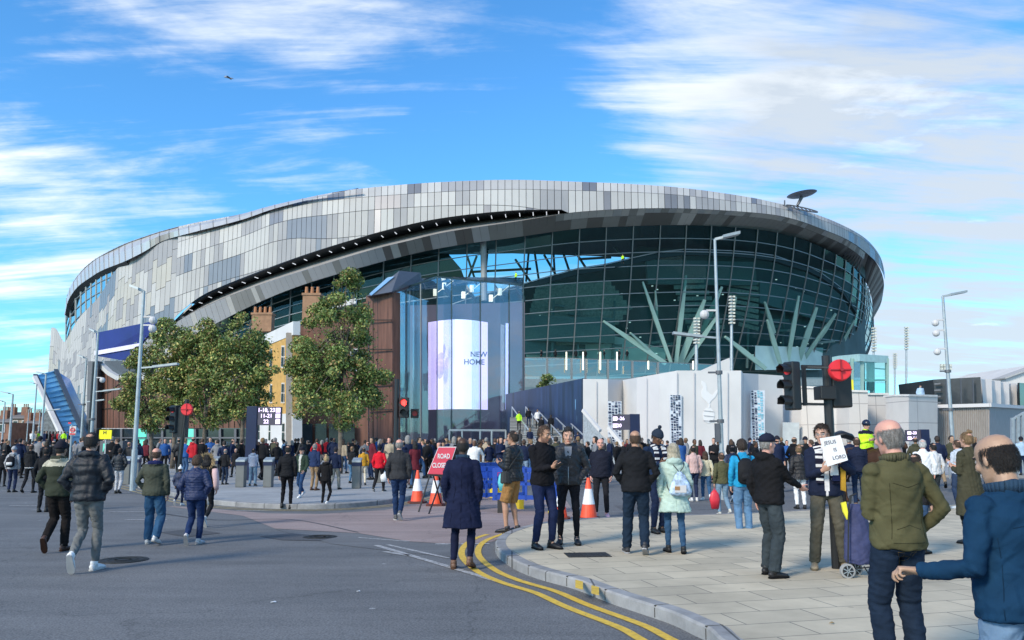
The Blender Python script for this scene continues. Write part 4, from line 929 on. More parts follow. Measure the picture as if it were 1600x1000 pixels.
# glass lift tower
t = thing('glass_lift_tower', base(1345, 66), 'glass lift tower with flat pale roof at the right foot of the stadium', 'lift tower')
M_LIFT = glassmat('lift glass', (.70, .90, .88), .10)
mb = MB(); mb.slab([at(1300, 558, 70), at(1343, 553, 65), at(1388, 556, 67), at(1388, 556, 74), at(1310, 556, 76)], (0, 0, -.6)); mb.build('roof', mat('pale teal roof', (.38, .56, .55), .5), t)
for x, Y in ((1331, 66), (1347, 65.5), (1386, 67), (1320, 69), (1362, 72)):
    mb = MB(); mb.bar(at(x, 560, Y), base(x, Y), .22); mb.build('post', M_TEAL, t)
for a, b, Ya, Yb2 in ((1331, 1347, 66, 65.5), (1347, 1386, 65.5, 67)):
    mb = MB(); mb.slab([at(a, 564, Ya), at(b, 564, Yb2), at(b, 655, Yb2), at(a, 655, Ya)], (0, .08, 0)); mb.build('glass_pane', M_LIFT, t)
mb = MB(); mb.bar(at(1331, 594, 66), at(1386, 594, 67), .15); mb.bar(at(1360, 575, 70), at(1386, 577, 70), .1); mb.bar(at(1360, 610, 70), at(1360, 560, 70), .5); mb.build('lift_frame', M_TEAL, t)
mb = MB(); mb.bar(at(1324, 592, 61.5), at(1333, 611, 61.5), 1.0*.5); tag(MB().box(at(1329, 602, 60.8), (.42, .1, .85)).build('yellow_notice', mat('yellow plastic', (.75, .68, .04), .5)), 'small yellow notice on the railing next to the big red signal cover', 'notice')
# right hand side
t = thing('ribbed_grey_wall', base(1530, 60), 'ribbed grey brown wall on the right behind the lamp post', 'wall')
mb = MB(); mb.slab([at(1465, 635, 60), at(1546, 634, 58), base(1546, 58), base(1465, 60)], (0, .5, 0)); mb.slab([at(1546, 634, 58), at(1640, 640, 70), base(1640, 70), base(1546, 58)], (0, .5, 0), 1); mb.build('wall', [mat('ribbed grey', (.24, .215, .20), .7, var=.3, scale=4, stretch=(6, 6, .3)), mat('ribbed grey shade', (.25, .25, .26), .7, var=.2, scale=4, stretch=(6, 6, .3))], t)
mb = MB(); mb.bar(at(1463, 635, 59.8), at(1546, 633, 57.8), .25); mb.bar(at(1546, 633, 57.8), at(1640, 639, 69.8), .25); mb.build('coping', M_WHITE2, t)
mb = MB()
for x in range(1467, 1545, 3): Yq = 60-(x-1465)*.0247; mb.bar(at(x, 637, Yq-.06), base(x, Yq-.06), .05)
mb.build('ribs', mat('rib light', (.31, .29, .27), .7), t)
t = thing('black_plant_box', at(1495, 632, 66), 'large black box unit standing on top of the ribbed grey wall', 'plant unit')
mb = MB(); mb.slab([at(1458, 593, 66), at(1532, 589, 64), at(1535, 636, 64), at(1463, 637, 66)], (0, 6, 0)); mb.build('box', mat('black cladding', (.022, .026, .032), .4, var=.3), t)
mb = MB(); [mb.bar(at(x, 592, 63.8), at(x+1, 634, 63.8), .08) for x in (1478, 1501, 1520)]; [mb.bar(at(1460, y, 65.6), at(1470, y-.5, 65.3), .12) for y in (600, 610, 620, 630)]; mb.build('ribs', M_GREYM, t)
t = thing('white_louvre_building', at(1570, 637, 66), 'white building with vertical fins beside the black box on the right', 'building')
mb = MB(); mb.slab([at(1533, 592, 66), at(1600, 603, 72), at(1640, 606, 76), at(1640, 642, 76), at(1537, 637, 66)], (0, 5, 0)); mb.build('wall', M_WHITE, t)
mb = MB()
for x in (1543, 1557, 1570, 1582): mb.bar(at(x, 591+(x-1533)*.16, 65.8+(x-1533)*.09), at(x+1, 637, 65.8+(x-1533)*.09), .35, .5)
mb.build('fins', M_WHITE2, t)
mb = MB(); mb.slab([at(1593, 598, 69), at(1640, 602, 74), at(1640, 637, 74), at(1594, 637, 69)], (0, .3, 0)); mb.build('window', M_WINDARK, t)
t = thing('pitched_white_hall', at(1600, 600, 110), 'white hall with a pitched roof at the right edge behind the fins', 'building')
mb = MB(); mb.slab([at(1572, 591, 110), at(1640, 566, 110), at(1640, 640, 110), at(1572, 640, 110)], (0, 20, 0)); mb.build('wall', M_WHITE, t)
mb = MB(); mb.slab([at(1570, 590, 109.5), at(1640, 564.5, 109.5), at(1640, 567, 109.5), at(1571, 592, 109.5)], (0, 3, 0)); mb.build('roof', M_ALU[1], t)
t = thing('curved_fence', base(1598, 40), 'pale curved slatted screen at the right edge of the photo', 'fence')
for k in range(7):
    x = 1582+k*8; y = 655-14*math.sin(min(1, (k+1)/5)*1.5); mb = MB(); mb.bar(at(x, y+2, 40), base(x, 40), .14); mb.build('slat', M_STEEL, t)
mb = MB(); pts = [at(1580+k*6, 657-17*math.sin(min(1.57, k/7*1.6)), 40) for k in range(10)]; mb.tube(pts, .07, 6); mb.build('top_rail', M_STEEL, t)
# chequered barrier by the wall
for k, x in enumerate((1484, 1494)):
    t = thing('checked_barrier', base(x, 34), ['left blue and white chequered barrier between the two men and the olive coat', 'right chequered barrier partly behind the olive coat'][k], 'barrier', 'chequered barriers')
    mb = MB(); o_ = base(x, 34)
    for i in range(3):
        for j in range(7): mb.box(o_+V(.09*i*1.1, 0, .55+j*.11), (.1, .04, .11), 0, (i+j) % 2)
    mb.build('chequer_panel', [M_WHITE, mat('police blue', (.02, .05, .25), .5)], t)
    mb = MB(); mb.bar(o_, o_+V(0, 0, .6), .04); mb.bar(o_+V(.25, 0, 0), o_+V(.25, 0, .6), .04); mb.build('legs', M_STEEL, t)
# floodlight masts
def mast(x, yt, yh, yb, Y, lab, w=.5):
    a, b = at(x, yt, Y), at(x, yb, Y); t = thing('light_mast', b, lab, 'light mast', 'slim masts carrying clusters of lamps')
    mb = MB(); mb.tube([a, b], [w*.28, w*.36], 8); mb.build('pole', M_STEEL, t)
    h = at(x, yh, Y); l = MB(); n = 9
    for k in range(n):
        q = a.lerp(h, k/(n-1))
        for s in (-1, 1): l.box(q+V(s*w*.38, -.1, 0), (w*.5, .3, abs(a.z-h.z)/n*.55))
    l.build('lamp_cluster', mat('lamp housings', (.62, .60, .52), .4, .2, var=.4, scale=6), t)
mast(1088, 498, 536, 580, 72, 'short mast with lamp cluster just left of the small white gable', .45); mast(1143, 464, 505, 580, 68, 'tall mast with lamp cluster right of the tall lamp post', .4); mast(1365, 513, 548, 620, 80, 'lamp mast rising behind the glass lift tower', .35)
mast(1416, 512, 545, 618, 90, 'tallest lamp mast standing in the sky right of the lift tower', .35); mast(1398, 553, 575, 618, 100, 'short distant lamp mast between lift tower and tallest mast', .35)
t = thing('floodlight', at(1478, 600, 95), 'small floodlight rack above the black box on the right', 'floodlight'); mb = MB()
for j in range(2):
    for k in range(4): mb.box(at(1471+k*4.6, 571+j*5, 95), (.26, .3, .3))
mb.build('lamps', MATS['lamp housings'], t); mb = MB(); mb.tube([at(1479, 570, 95.3), at(1480, 596, 95.3)], .12, 6); mb.bar(at(1469, 574, 95.3), at(1487, 574, 95.3), .12); mb.build('rack', M_STEEL, t)

# ---------------------------------------------------------------- roof dish and plane
t = thing('roof_dish', at(1253, 320, 152), 'big satellite dish shaped disc on a post at the rim of the stadium roof', 'satellite dish')
mb = MB(); c = at(1253, 304, 152); Mx = Matrix.Rotation(R(-7), 3, 'Y')
mb.tube([c+Mx@V(0, 0, -.3), c+Mx@V(0, 0, -.12), c+Mx@V(0, 0, .1)], [1.4, 2.4, 2.85], 28, up=Mx@V(1, 0, 0)); mb.build('dish', mat('dish grey', (.20, .21, .25), .5, .3), t)
mb = MB(); mb.tube([c+V(0, 0, -.4), at(1246, 321, 152)], [.35, .25], 8); mb.build('post', M_GREYM, t)
t = thing('roof_ring_frame', at(1255, 328, 151), 'curved steel cage of ribs on the roof below the dish', 'steel frame')
mb = MB(); c = at(1253, 326, 151); ring = [c+V(3.0*math.cos(a), 1.2*math.sin(a), .9*math.sin(a)*.8-.32*math.cos(a)*2.0) for a in np.linspace(0, 6.283, 25)]
mb.tube(ring, .12, 6)
for k in range(1, 12): a = math.pi*k/12; mb.bar(ring[int(k)], ring[24-int(k)], .14)
mb.build('cage', M_GREYM, t)
mb = MB(); mb.bar(at(1226, 322, 150), at(1226, 313, 150), .2); mb.bar(at(1223, 320, 150), at(1231, 324, 150), .15); mb.build('rail', M_GREYM, t)
t = thing('aeroplane', at(357, 121, 900), 'tiny aeroplane flying high in the blue sky at upper left', 'aeroplane')
mb = MB(); a, b = at(350, 120, 900), at(365, 123, 900); mb.tube([a, a.lerp(b, .15), a.lerp(b, .8), b], [.4, .9, .8, .2], 8); mb.build('fuselage', mat('plane grey', (.22, .25, .32), .4), t)
mb = MB(); m_ = a.lerp(b, .5); mb.slab([m_+V(-1.4, -5, .0), m_+V(0, -5, 0), m_+V(2, 0, 0), m_+V(1.4, 6, .4), m_+V(.2, 6, .4), m_+V(-1.6, 0, 0)], (0, 0, .3)); mb.build('wings', MATS['plane grey'], t)
mb = MB(); q = a.lerp(b, .12); mb.slab([q, q+V(2.0, 0, 0), q+V(.2, 0, 1.8), q+V(-.8, 0, 1.8)], (0, .3, 0)); mb.build('tail_fin', MATS['plane grey'], t)

# ---------------------------------------------------------------- street furniture
def lamp_post(bx, Y, ty, lab, r=.1, arm=1, tx=None, z=KH, extras=(), thick=None):
    r *= .74; b = gx(bx, Y, z); top = at(bx if tx is None else tx, ty, Y); h = top.z-z
    top = V(b.x, Y, top.z)
    t = thing('lamp_post', b, lab, 'lamp post', 'steel lamp posts')
    mb = MB(); mb.tube([b, b+V(0, 0, 1.3), b+V(0, 0, 1.32), top], [r*1.25, r*1.25, r, r*.62], 12); mb.build('pole', M_STEEL, t, smooth=False)
    hd = MB(); s = r*10*arm
    hd.bar(top, top+V(s*.35, -.05, .05), .07, .07); hd.slab([top+V(s*.3, -.15, .02), top+V(s*1.0, -.12, .14), top+V(s*1.0, .12, .14), top+V(s*.3, .15, .02)], (0, 0, .08)); hd.build('lamp_head', M_STEEL, t)
    for e in extras:
        kind, py, side = e; q = V(b.x, Y, at(bx, py, Y).z)
        x = MB()
        if kind == 'arm': x.bar(q, q+V(side*.5, 0, .04), .05); x.slab([q+V(side*.45, -.12, 0), q+V(side*1.25, -.1, .1), q+V(side*1.25, .1, .1), q+V(side*.45, .12, 0)], (0, 0, .07)); x.build('side_lamp', M_STEEL, t)
        if kind == 'cctv': x.bar(q, q+V(side*.3, 0, 0), .05); x.ball(q+V(side*.36, -.02, -.12), .13, 10, 8); x.build('camera_dome', M_WHITE2, t)
        if kind == 'clamp': x.tube([q-V(0, 0, .05), q+V(0, 0, .05)], r*1.5, 10); x.bar(q, q+V(-.3, 0, 0), .05); x.build('clamp', M_GREYM, t)
        if kind == 'box': x.box(q+V(-r*1.8, -.05, 0), (.12, .12, .5)); x.build('box', M_GREYM, t)
    return t
lamp_post(1130, 22, 374, 'tallest steel lamp post in front of the white wall and crest', .085, 1.1, 1124, extras=(('arm', 528, -1), ('clamp', 582, 1), ('clamp', 658, 1), ('box', 676, 1), ('cctv', 485, -1)))
lamp_post(1493, 30, 463, 'steel lamp post with cameras standing right of the olive jacket man', .1, 1.2, 1483, extras=(('cctv', 500, -1), ('cctv', 516, -1), ('cctv', 545, -1), ('clamp', 580, -1), ('clamp', 640, -1)))
lamp_post(207, 26, 455, 'nearest left lamp post, in front of the leftmost street tree', .1, -.6, 226, extras=(('arm', 575, 1), ('cctv', 495, 1), ('cctv', 508, 1)))
lamp_post(139, 38, 520, 'lamp post standing at the corner of the rust-brown building', .11, -.5, 150, extras=(('arm', 612, 1), ('cctv', 590, 1), ('clamp', 655, 1)))
lamp_post(124, 48, 560, 'lamp post in front of the lower end of the blue tube', .11, -.6, 134, extras=(('arm', 628, 1), ('clamp', 632, 1)))
lamp_post(62, 60, 585, 'lamp post crossing the upper part of the blue tube', .12, -.8, 71, extras=(('arm', 642, 1),))
lamp_post(49, 78, 600, 'slim lamp post just left of the blue tube', .13, -.8, 56)
lamp_post(12, 58, 616, 'lamp post in front of the brick houses, second from the left edge', .13, -.9, 21)
lamp_post(1, 75, 628, 'lamp post at the very left edge of the photo', .12, -.8, 3)
lamp_post(58, 100, 642, 'small distant lamp post among the left posts', .12, -.6, 61)
lamp_post(40, 95, 640, 'far lamp post behind the distant crowd on the left', .1, 0.5, 41)
t = thing('black_pole', base(136, 40), 'black pole close beside the corner lamp post', 'pole'); mb = MB(); mb.tube([gx(136, 40, KH), V(gx(136, 40).x, 40, at(136, 566, 40).z)], .09, 8); mb.build('pole', M_BLACK, t)
# signs on the left
t = thing('bus_stop_sign', base(107, 30), 'white bus stop flag with a red ring at the foot of the blue tube', 'bus stop sign'); o_ = gx(106.5, 30, KH)
mb = MB(); mb.tube([o_, V(o_.x, 30, at(107, 664, 30).z)], .035, 8); mb.build('pole', M_STEEL, t)
q = at(114, 673, 30); mb = MB(); mb.box(q, (.24, .04, .34)); mb.build('flag', M_WHITE, t)
mb = MB(); mb.tube([q+V(math.cos(a)*.075, -.03, .03+math.sin(a)*.075) for a in np.linspace(0, 6.283, 21)], .016, 6); mb.box(q+V(0, -.03, .03), (.2, .02, .03)); mb.box(q+V(0, -.03, -.12), (.2, .02, .05)); mb.build('red_ring', mat('bus red', (.65, .02, .03), .5), t)
mb = MB(); mb.box(at(109, 661, 30), (.1, .03, .06)); mb.build('top_disc', MATS['bus red'], t)
t = thing('yellow_sign', base(164, 34), 'bright yellow sign with a black letter on a post, far left crowd', 'sign'); q = at(165, 679, 34)
mb = MB(); mb.box(q, (.52, .05, .38)); mb.build('board', mat('bright yellow', (.85, .78, .0), .5), t); text('H', q+V(-.02, -.03, .08), .2, M_BLACK, 'lettering', t)
mb = MB(); mb.bar(V(q.x, 34.05, KH), q+V(0, .05, 0), .05); mb.build('post', M_STEEL, t)
# wayfinding totems
def totem(x, Y, y0, w, panels_, side, lines, lab, sz):
    b = gx(x, Y, KH); t = thing('wayfinding_totem', b, lab, 'totem', 'navy wayfinding totems'); h = at(x, y0, Y).z
    mb = MB(); mb.box((b.x, Y, (h+KH)/2), (w, .3, h-KH)); mb.build('column', M_NAVYD, t, bevel=.01)
    pw_, ph = panels_; c = V(b.x+side*(w/2+pw_/2), Y, h-ph/2-.02); mb = MB(); mb.box(c, (pw_, .2, ph)); mb.build('display', mat('display grey', (.07, .06, .085), .4), t)
    for k, s in enumerate(lines):
        text(s, c+V(-.12*sz, -.11, ph*(.5-(k+.6)/(len(lines)+.2))), sz*.24, mat('display lilac text', (.85, .70, 1), .5, emit=.8, var=0), 'lettering', t)
        mb = MB(); mb.box(c+V(side*0+pw_*.38*(1 if side > 0 else -1), -.11, ph*(.5-(k+.6)/(len(lines)+.2))), (sz*.2, .02, sz*.2)); mb.build('icon', MATS['display lilac text'], t)
    return t
totem(391, 33, 635, .42, (.97, .75), 1, ['1-10, 23', '11-21', '22'], 'tall navy totem with display in front of the left trees', .9)
totem(993, 45, 647, .55, (.95, .86), -1, ['21-26', '20'], 'navy totem with lilac display in front of the white wall', 1.1)
totem(1448, 30, 671, .3, (.5, .42), -1, ['22-23', '20-21'], 'small navy totem display right of the olive jacket man', .6)
# traffic lights
M_TLRED = mat('red lens', (.5, .01, .015), .3); M_REDC = mat('red signal cover', (.68, .02, .03), .5, var=.12, scale=3, bump=.2, bscale=8)
M_REDON = mat('lit red man', (1, .06, .05), .4, emit=1.6, var=0)
def signal_head(t, c, s=1.0, yaw=0, lit=None, heads=3):
    Mr = Matrix.Rotation(yaw, 4, 'Z'); b = MB(); b.box(c, (.30*s, .22*s, (.34*heads)*s), 0, 0, Mr); body = b.build('housing', M_BLACK, t, bevel=.02)
    for k in range(heads):
        q = c+V(0, 0, (heads/2-.5-k)*.33*s); f = Mr@V(0, -1, 0); v_ = MB(); n = 14
        ring = []
        for j in range(n+1):
            a = math.pi*(-.15+1.3*j/n); d = Mr@V(math.cos(a)*.115*s, 0, 0)+V(0, 0, math.sin(a)*.115*s); ring.append((q+f*.11*s+d, q+f*.32*s+d*1.0))
        for j in range(n): v_.quad(ring[j][0], ring[j+1][0], ring[j+1][1], ring[j][1])
        vz = v_.build('visor', M_BLACK, t); vz.modifiers.new('solid', 'SOLIDIFY').thickness = .008
        l = MB(); l.tube([q+f*.10*s, q+f*.13*s], .1*s, 16); l.build('lens', (M_REDON if lit == k else M_TLRED) if k == 0 else M_BLACK, t)
def covered(t, c, r, f=V(0, -1, 0)):
    m_ = MB(); f = f.normalized(); m_.tube([c, c+f*.06, c+f*.09], [r, r, r*.9], 28); m_.build('red_cover', M_REDC, t)
    k = MB()
    for a in np.linspace(0, math.pi, 3)[:-1]:
        d = V(math.cos(a), 0, math.sin(a)); d = d-f*d.dot(f); d.normalize(); k.bar(c+f*.1-d*r*.95, c+f*.1+d*r*.95, .015)
    k.tube([c+f*.1, c+f*.14], r*.16, 10); k.build('straps', mat('dark red strap', (.3, .01, .02), .6), t)
# big one on the right
Yt = 10.2; b = gx(1307, Yt, KH); t = thing('traffic_light', b, 'big black traffic light with round red cover behind the man with the paper sign', 'traffic light', 'traffic lights with red covers')
mb = MB(); mb.tube([b, V(b.x, Yt, at(1300, 556, Yt).z)], .057, 12); mb.build('post', M_BLACK, t)
signal_head(t, at(1238, 603, Yt-.1), .60, -1.15, None, 3)
c = at(1253, 603, Yt); mb = MB(); mb.box(c+V(.03, 0, 0), (.045, .05, .50)); mb.bar(at(1252, 573, Yt), at(1300, 574, Yt), .045); mb.bar(at(1252, 631, Yt), at(1300, 632, Yt), .03); mb.build('bracket', M_BLACK, t)
mb = MB(); mb.box(at(1309, 608, Yt+.1), (.25, .3, .48)); mb.build('rear_housing', M_BLACK, t, bevel=.02)
mb = MB(); mb.box(at(1289, 614, Yt-.02), (.20, .25, .17)); mb.build('control_box', M_BLACK, t, bevel=.01)
covered(t, at(1311, 579, Yt-.25), .135, V(-.12, -1, .03)); mb = MB(); mb.bar(at(1262, 573, Yt-.1), at(1308, 575, Yt-.32), .02); mb.build('arm', M_BLACK, t)
# left one
Yt = 27; b = gx(276, Yt, KH); t = thing('traffic_light', b, 'dark traffic light with round red cover in front of the left trees', 'traffic light', 'traffic lights with red covers')
mb = MB(); mb.tube([b, V(b.x+.2, Yt, at(281, 624, Yt).z)], .07, 10); mb.build('post', M_BLACK, t)
signal_head(t, at(273, 655, Yt), .9, -.5, None, 3); mb = MB(); mb.box(at(283, 660, Yt+.1), (.4, .3, 1.0)); mb.build('rear_housing', M_BLACK, t); covered(t, at(293, 640, Yt-.2), .2)
# pedestrian signal
Yt = 21; b = gx(617, Yt, KH); t = thing('pedestrian_signal', b, 'pedestrian signal with lit red man in front of the glass hall', 'traffic light')
mb = MB(); mb.tube([b, V(b.x, Yt, at(619, 592, Yt).z)], .06, 10); mb.build('post', M_BLACK, t)
signal_head(t, at(632, 637, Yt), .78, 0, 0, 2); signal_head(t, at(648, 646, Yt+.1), .7, .15, None, 1)
mb = MB(); q = at(632, 630.5, Yt-.18); mb.ball(q+V(0, 0, .055), .017, 8, 6); mb.tube([q+V(0, 0, .04), q+V(0, 0, -.02), q+V(0, 0, -.07)], [.028, .022, .012], 8); mb.build('red_man', M_REDON, t)
mb = MB(); mb.bar(at(617, 632, Yt), at(632, 632, Yt), .05); mb.build('bracket', M_BLACK, t)
# bollards
mbs = None
M_BOLL = mat('stainless bollard', (.17, .17, .165), .45, .5, var=.12)
for i, (x, yb, w) in enumerate([(376, 761, .29), (419, 761, .29), (557, 763, .28), (335, 757, .26), (648, 758, .24), (592, 754, .2), (198, 757, .26), (213, 752, .22), (695, 756, .24)]):
    b = gnd(x, yb, KH)
    lab = ['wide steel bollard below the tall navy totem', 'steel bollard right of the man in the light grey hoodie', 'steel bollard left of the person in the red jacket', 'steel bollard right of the puffer jacket boy', 'steel bollard behind the left traffic cone', 'slim steel bollard hidden behind the red jacket', 'steel bollard beside the nearest left lamp post', 'steel bollard behind the man in olive jacket and blue jeans', 'steel bollard beside the road closed sign'][i]
    if mbs is None:
        mbs = t = thing('bollard', b, lab, 'bollard', 'steel bollards on the plaza kerb')
        m_ = MB(); m_.prism([(b.x+dx*.15, b.y+dy*.15) for dx, dy in ((-1, -1), (1, -1), (1, 1), (-1, 1))], KH, KH+.92); m_.build('post', M_BOLL, t, bevel=.02)
        m_ = MB(); m_.prism([(b.x+dx*.16, b.y+dy*.16) for dx, dy in ((-1, -1), (1, -1), (1, 1), (-1, 1))], KH+.74, KH+.86); m_.build('navy_band', M_NAVYD, t)
        m_ = MB(); m_.slab([b+V(-.16, -.16, .93), b+V(.16, -.16, .93), b+V(.16, .16, 1.02), b+V(-.16, .16, 1.02)], (0, 0, -.06)); m_.build('cap', M_STEEL, t)
    else:
        t = copy_tree(mbs); t.location = b; t['label'] = lab; t.scale = (w/.3, w/.3, 1)
# cones
M_ORG = mat('orange cone', (.80, .085, .03), .5, var=.12, scale=5); M_REFL = mat('reflective sleeve', (.75, .76, .78), .4, var=.06)
def cone(x, yb, ht, z, lab):
    b = gnd(x, yb, z); t = thing('traffic_cone', b, lab, 'traffic cone', 'orange traffic cones'); s = ht
    mb = MB(); mb.prism([(b.x+dx*.22*s, b.y+dy*.22*s) for dx, dy in ((-1, -.7), (-.7, -1), (.7, -1), (1, -.7), (1, .7), (.7, 1), (-.7, 1), (-1, .7))], z, z+.05*s); mb.build('base', mat('cone rubber', (.10, .03, .025), .8), t)
    r = lambda h: .165-.135*h
    mb = MB(); mb.tube([b+V(0, 0, (.05+.75*h)*s) for h in (0, 1)], [r(0)*s, r(1)*s], 20); mb.build('cone', M_ORG, t)
    mb = MB(); mb.tube([b+V(0, 0, (.05+.75*h)*s) for h in (.33, .72)], [r(.33)*s+.003, r(.72)*s+.003], 20); mb.build('white_sleeve', M_REFL, t)
cone(652, 786, 1.12, 0, 'orange cone with white sleeve left of the road closed sign'); cone(681, 790, 1.12, 0, 'orange cone behind the legs of the road closed sign'); cone(920, 812, 1.12, 0, 'orange cone right of the man in the black parka'); cone(876, 811, .92, 0, 'orange cone half hidden behind the black parka man')
# road closed sign
b = gnd(682, 797, 0); Yr = b.y; t = thing('road_closed_sign', b, 'tilted red ROAD CLOSED sign on a black folding frame', 'road sign')
TL, TR, BR_, BL_ = at(685, 698, Yr), at(713, 698, Yr), at(698, 743, Yr), at(667, 742, Yr)
def inset(P, k): c = sum(P, Vector())/4; return [p+(c-p)*k for p in P]
P = [TL, TR, BR_, BL_]; mb = MB(); mb.slab(P, (0, .04, 0)); mb.slab([p+V(0, -.004, 0) for p in inset(P, .05)], (0, .003, 0), 1); mb.build('board', [M_REFL, mat('sign red', (.62, .06, .10), .5, var=.06)], t, bevel=.0)
ang = math.atan2((TR-TL).z, (TR-TL).x)
for s_, f in (('ROAD', .34), ('CLOSED', .66)):
    c = TL.lerp(BL_, f).lerp(TR.lerp(BR_, f), .5)+V(0, -.012, 0); text(s_, c, .165, M_REFL, 'lettering', t, rot=(math.pi/2, -ang, 0), sx=.66)
mb = MB(); l0 = gnd(654, 800, 0); l1 = gnd(670, 803, 0); mb.bar(BL_.lerp(BR_, .15), l0, .03); mb.bar(BL_.lerp(BR_, .8), l1, .03); mb.bar(BL_, BR_, .05); mb.bar(BL_.lerp(TL, .1)+V(.1, .1, 0), gnd(690, 790), .03); mb.build('frame', M_BLACK, t)
# blue plastic barriers
M_BLUE = mat('blue plastic', (.012, .06, .36), .45, var=.12)
def barrier(px, Y, lab, z=0.0, rot=0):
    b = gx(px, Y, z); t = thing('plastic_barrier', b, lab, 'barrier', 'blue plastic barriers'); Mr = Matrix.Rotation(rot, 3, 'Z')
    mb = MB(); W_, H_ = 1.5, 1.0
    def bx(x, zz, sx, sz, sy=.06): mb.box(b+Mr@V(x, 0, zz), (sx, sy, sz), rot)
    bx(0, 1.0, W_, .12); bx(0, .35, W_, .1); bx(0, .67, W_, .07)
    for k in range(7): bx(-W_/2+W_*k/6, .66, .05 if 0 < k < 6 else .12, .76)
    bx(0, .85, W_*.9, .16, .03); mb.build('panel', M_BLUE, t)
    for s in (-1, 1):
        f = MB(); f.prism([(b.x+(Mr@V(s*.6+dx*.06, dy*.25, 0)).x, b.y+(Mr@V(s*.6+dx*.06, dy*.25, 0)).y) for dx, dy in ((-1, -1), (1, -1), (1, 1), (-1, 1))], z, z+.3); f.build('foot', mat('foot rubber', (.03, .03, .03), .8) if s < 0 else mat('foot yellow', (.6, .45, .02), .6), t)
    return t
barrier(775, 20.5, 'blue plastic barrier behind the long navy coat', 0, .25); barrier(822, 19.5, 'blue plastic barrier between the shorts man and the phone man', 0, -.1)
mb = MB(); mb.box(at(776, 741, 20.2), (.2, .05, .1)); tag(mb.build('red_reflector', M_REDC), 'small red reflector on the blue plastic barrier', 'reflector')
barrier(757, 24, 'blue plastic barrier farthest back, touching the navy coat', 0, .9)
# pedestrian guard rail behind crowd left
t = thing('street_bin', gx(172, 36, KH), 'green lit kiosk box low among the left crowd', 'kiosk'); mb = MB(); q = gx(176, 36, KH); mb.box(q+V(0, 0, .8), (1.0, .6, 1.6)); mb.build('body', M_GREYM, t); mb = MB(); mb.box(q+V(0, -.31, 1.3), (.7, .03, .35)); mb.build('green_sign', M_GREEN, t)
# litter on the ground
for x, y in [(427, 942), (1300, 975), (820, 884), (560, 925)]:
    z = KH if x > 1200 else 0; mb = MB(); q = gnd(x, y, z); s = random.uniform(.02, .035); mb.slab([q+V(-s, 0, .006), q+V(0, -s*.6, .012), q+V(s, .01, .006), q+V(.01, s, .014)], (0, 0, .003)); tag(mb.build('litter', random.choice((M_REFL, LEAF[3]))), 'small scrap of litter on the ground near the camera', 'litter', 'scraps of litter')
# ---------------------------------------------------------------- people
from mathutils import Euler
def fab(name, col, rough=.85, var=.16, bs=160, bump=.25, spec=.12):
    if name in MATS: return MATS[name]
    m = mat(name, col, rough, 0, var, 7, bump, bs, spec=spec); N, L = m.node_tree.nodes, m.node_tree.links; b0 = next(n for n in N if n.type == 'BUMP'); tc = next(n for n in N if n.type == 'TEX_COORD')
    mp = N.new('ShaderNodeMapping'); mp.inputs['Scale'].default_value = (1, 1, 1.6); mp.inputs['Rotation'].default_value = (.3, .5, .4); L.new(tc.outputs['Object'], mp.inputs[0])
    w = N.new('ShaderNodeTexNoise'); w.noise_type = 'RIDGED_MULTIFRACTAL'; w.inputs['Scale'].default_value = 6.5; w.inputs['Detail'].default_value = 3; w.inputs['Distortion'].default_value = 1.3; L.new(mp.outputs[0], w.inputs['Vector'])
    b = N.new('ShaderNodeBump'); b.inputs['Strength'].default_value = .55; b.inputs['Distance'].default_value = .012; L.new(w.outputs['Fac'], b.inputs['Height']); L.new(b0.outputs[0], b.inputs['Normal'])
    L.new(b.outputs[0], N['Principled BSDF'].inputs['Normal']); return m
def remesh(me, vox):
    o = bpy.data.objects.new('tmp', me); COL.objects.link(o); m = o.modifiers.new('r', 'REMESH'); m.mode = 'VOXEL'; m.voxel_size = vox; m.use_smooth_shade = True
    dg = bpy.context.evaluated_depsgraph_get(); dg.update(); out = bpy.data.meshes.new_from_object(o.evaluated_get(dg))
    bpy.data.objects.remove(o); bpy.data.meshes.remove(me); return out
def vco(me):
    a = np.empty(len(me.vertices)*3, np.float32); me.vertices.foreach_get('co', a); return a.reshape(-1, 3).astype(float)
def vno(me):
    a = np.empty(len(me.vertices)*3, np.float32); me.vertices.foreach_get('normal', a); return a.reshape(-1, 3).astype(float)
def setco(me, c): me.vertices.foreach_set('co', c.astype(np.float32).ravel()); me.update()
def relax(me, it, c):
    e = np.empty(len(me.edges)*2, np.int32); me.edges.foreach_get('vertices', e); e = e.reshape(-1, 2); n = len(c)
    deg = np.bincount(e.ravel(), minlength=n)[:, None]+1e-9
    for _ in range(it):
        s = np.stack([np.bincount(e[:, 0], c[e[:, 1], k], n)+np.bincount(e[:, 1], c[e[:, 0], k], n) for k in range(3)], 1)
        c = c*.5+.5*s/deg
    return c
def bonepar(c, bones):
    best = np.full(len(c), 9e9); par = np.zeros(len(c)); jt = np.zeros(len(c))
    off = 0
    for a, b, r in bones:
        a = np.array(a); b = np.array(b); d = b-a; L = np.linalg.norm(d); t = np.clip(((c-a)@d)/(L*L), 0, 1)
        q = np.linalg.norm(c-(a+t[:, None]*d), axis=1)-r; m = q < best
        best[m] = q[m]; par[m] = t[m]*L+off; jt[m] = np.minimum(t[m], 1-t[m])*L; off += L*.37
    return par, jt
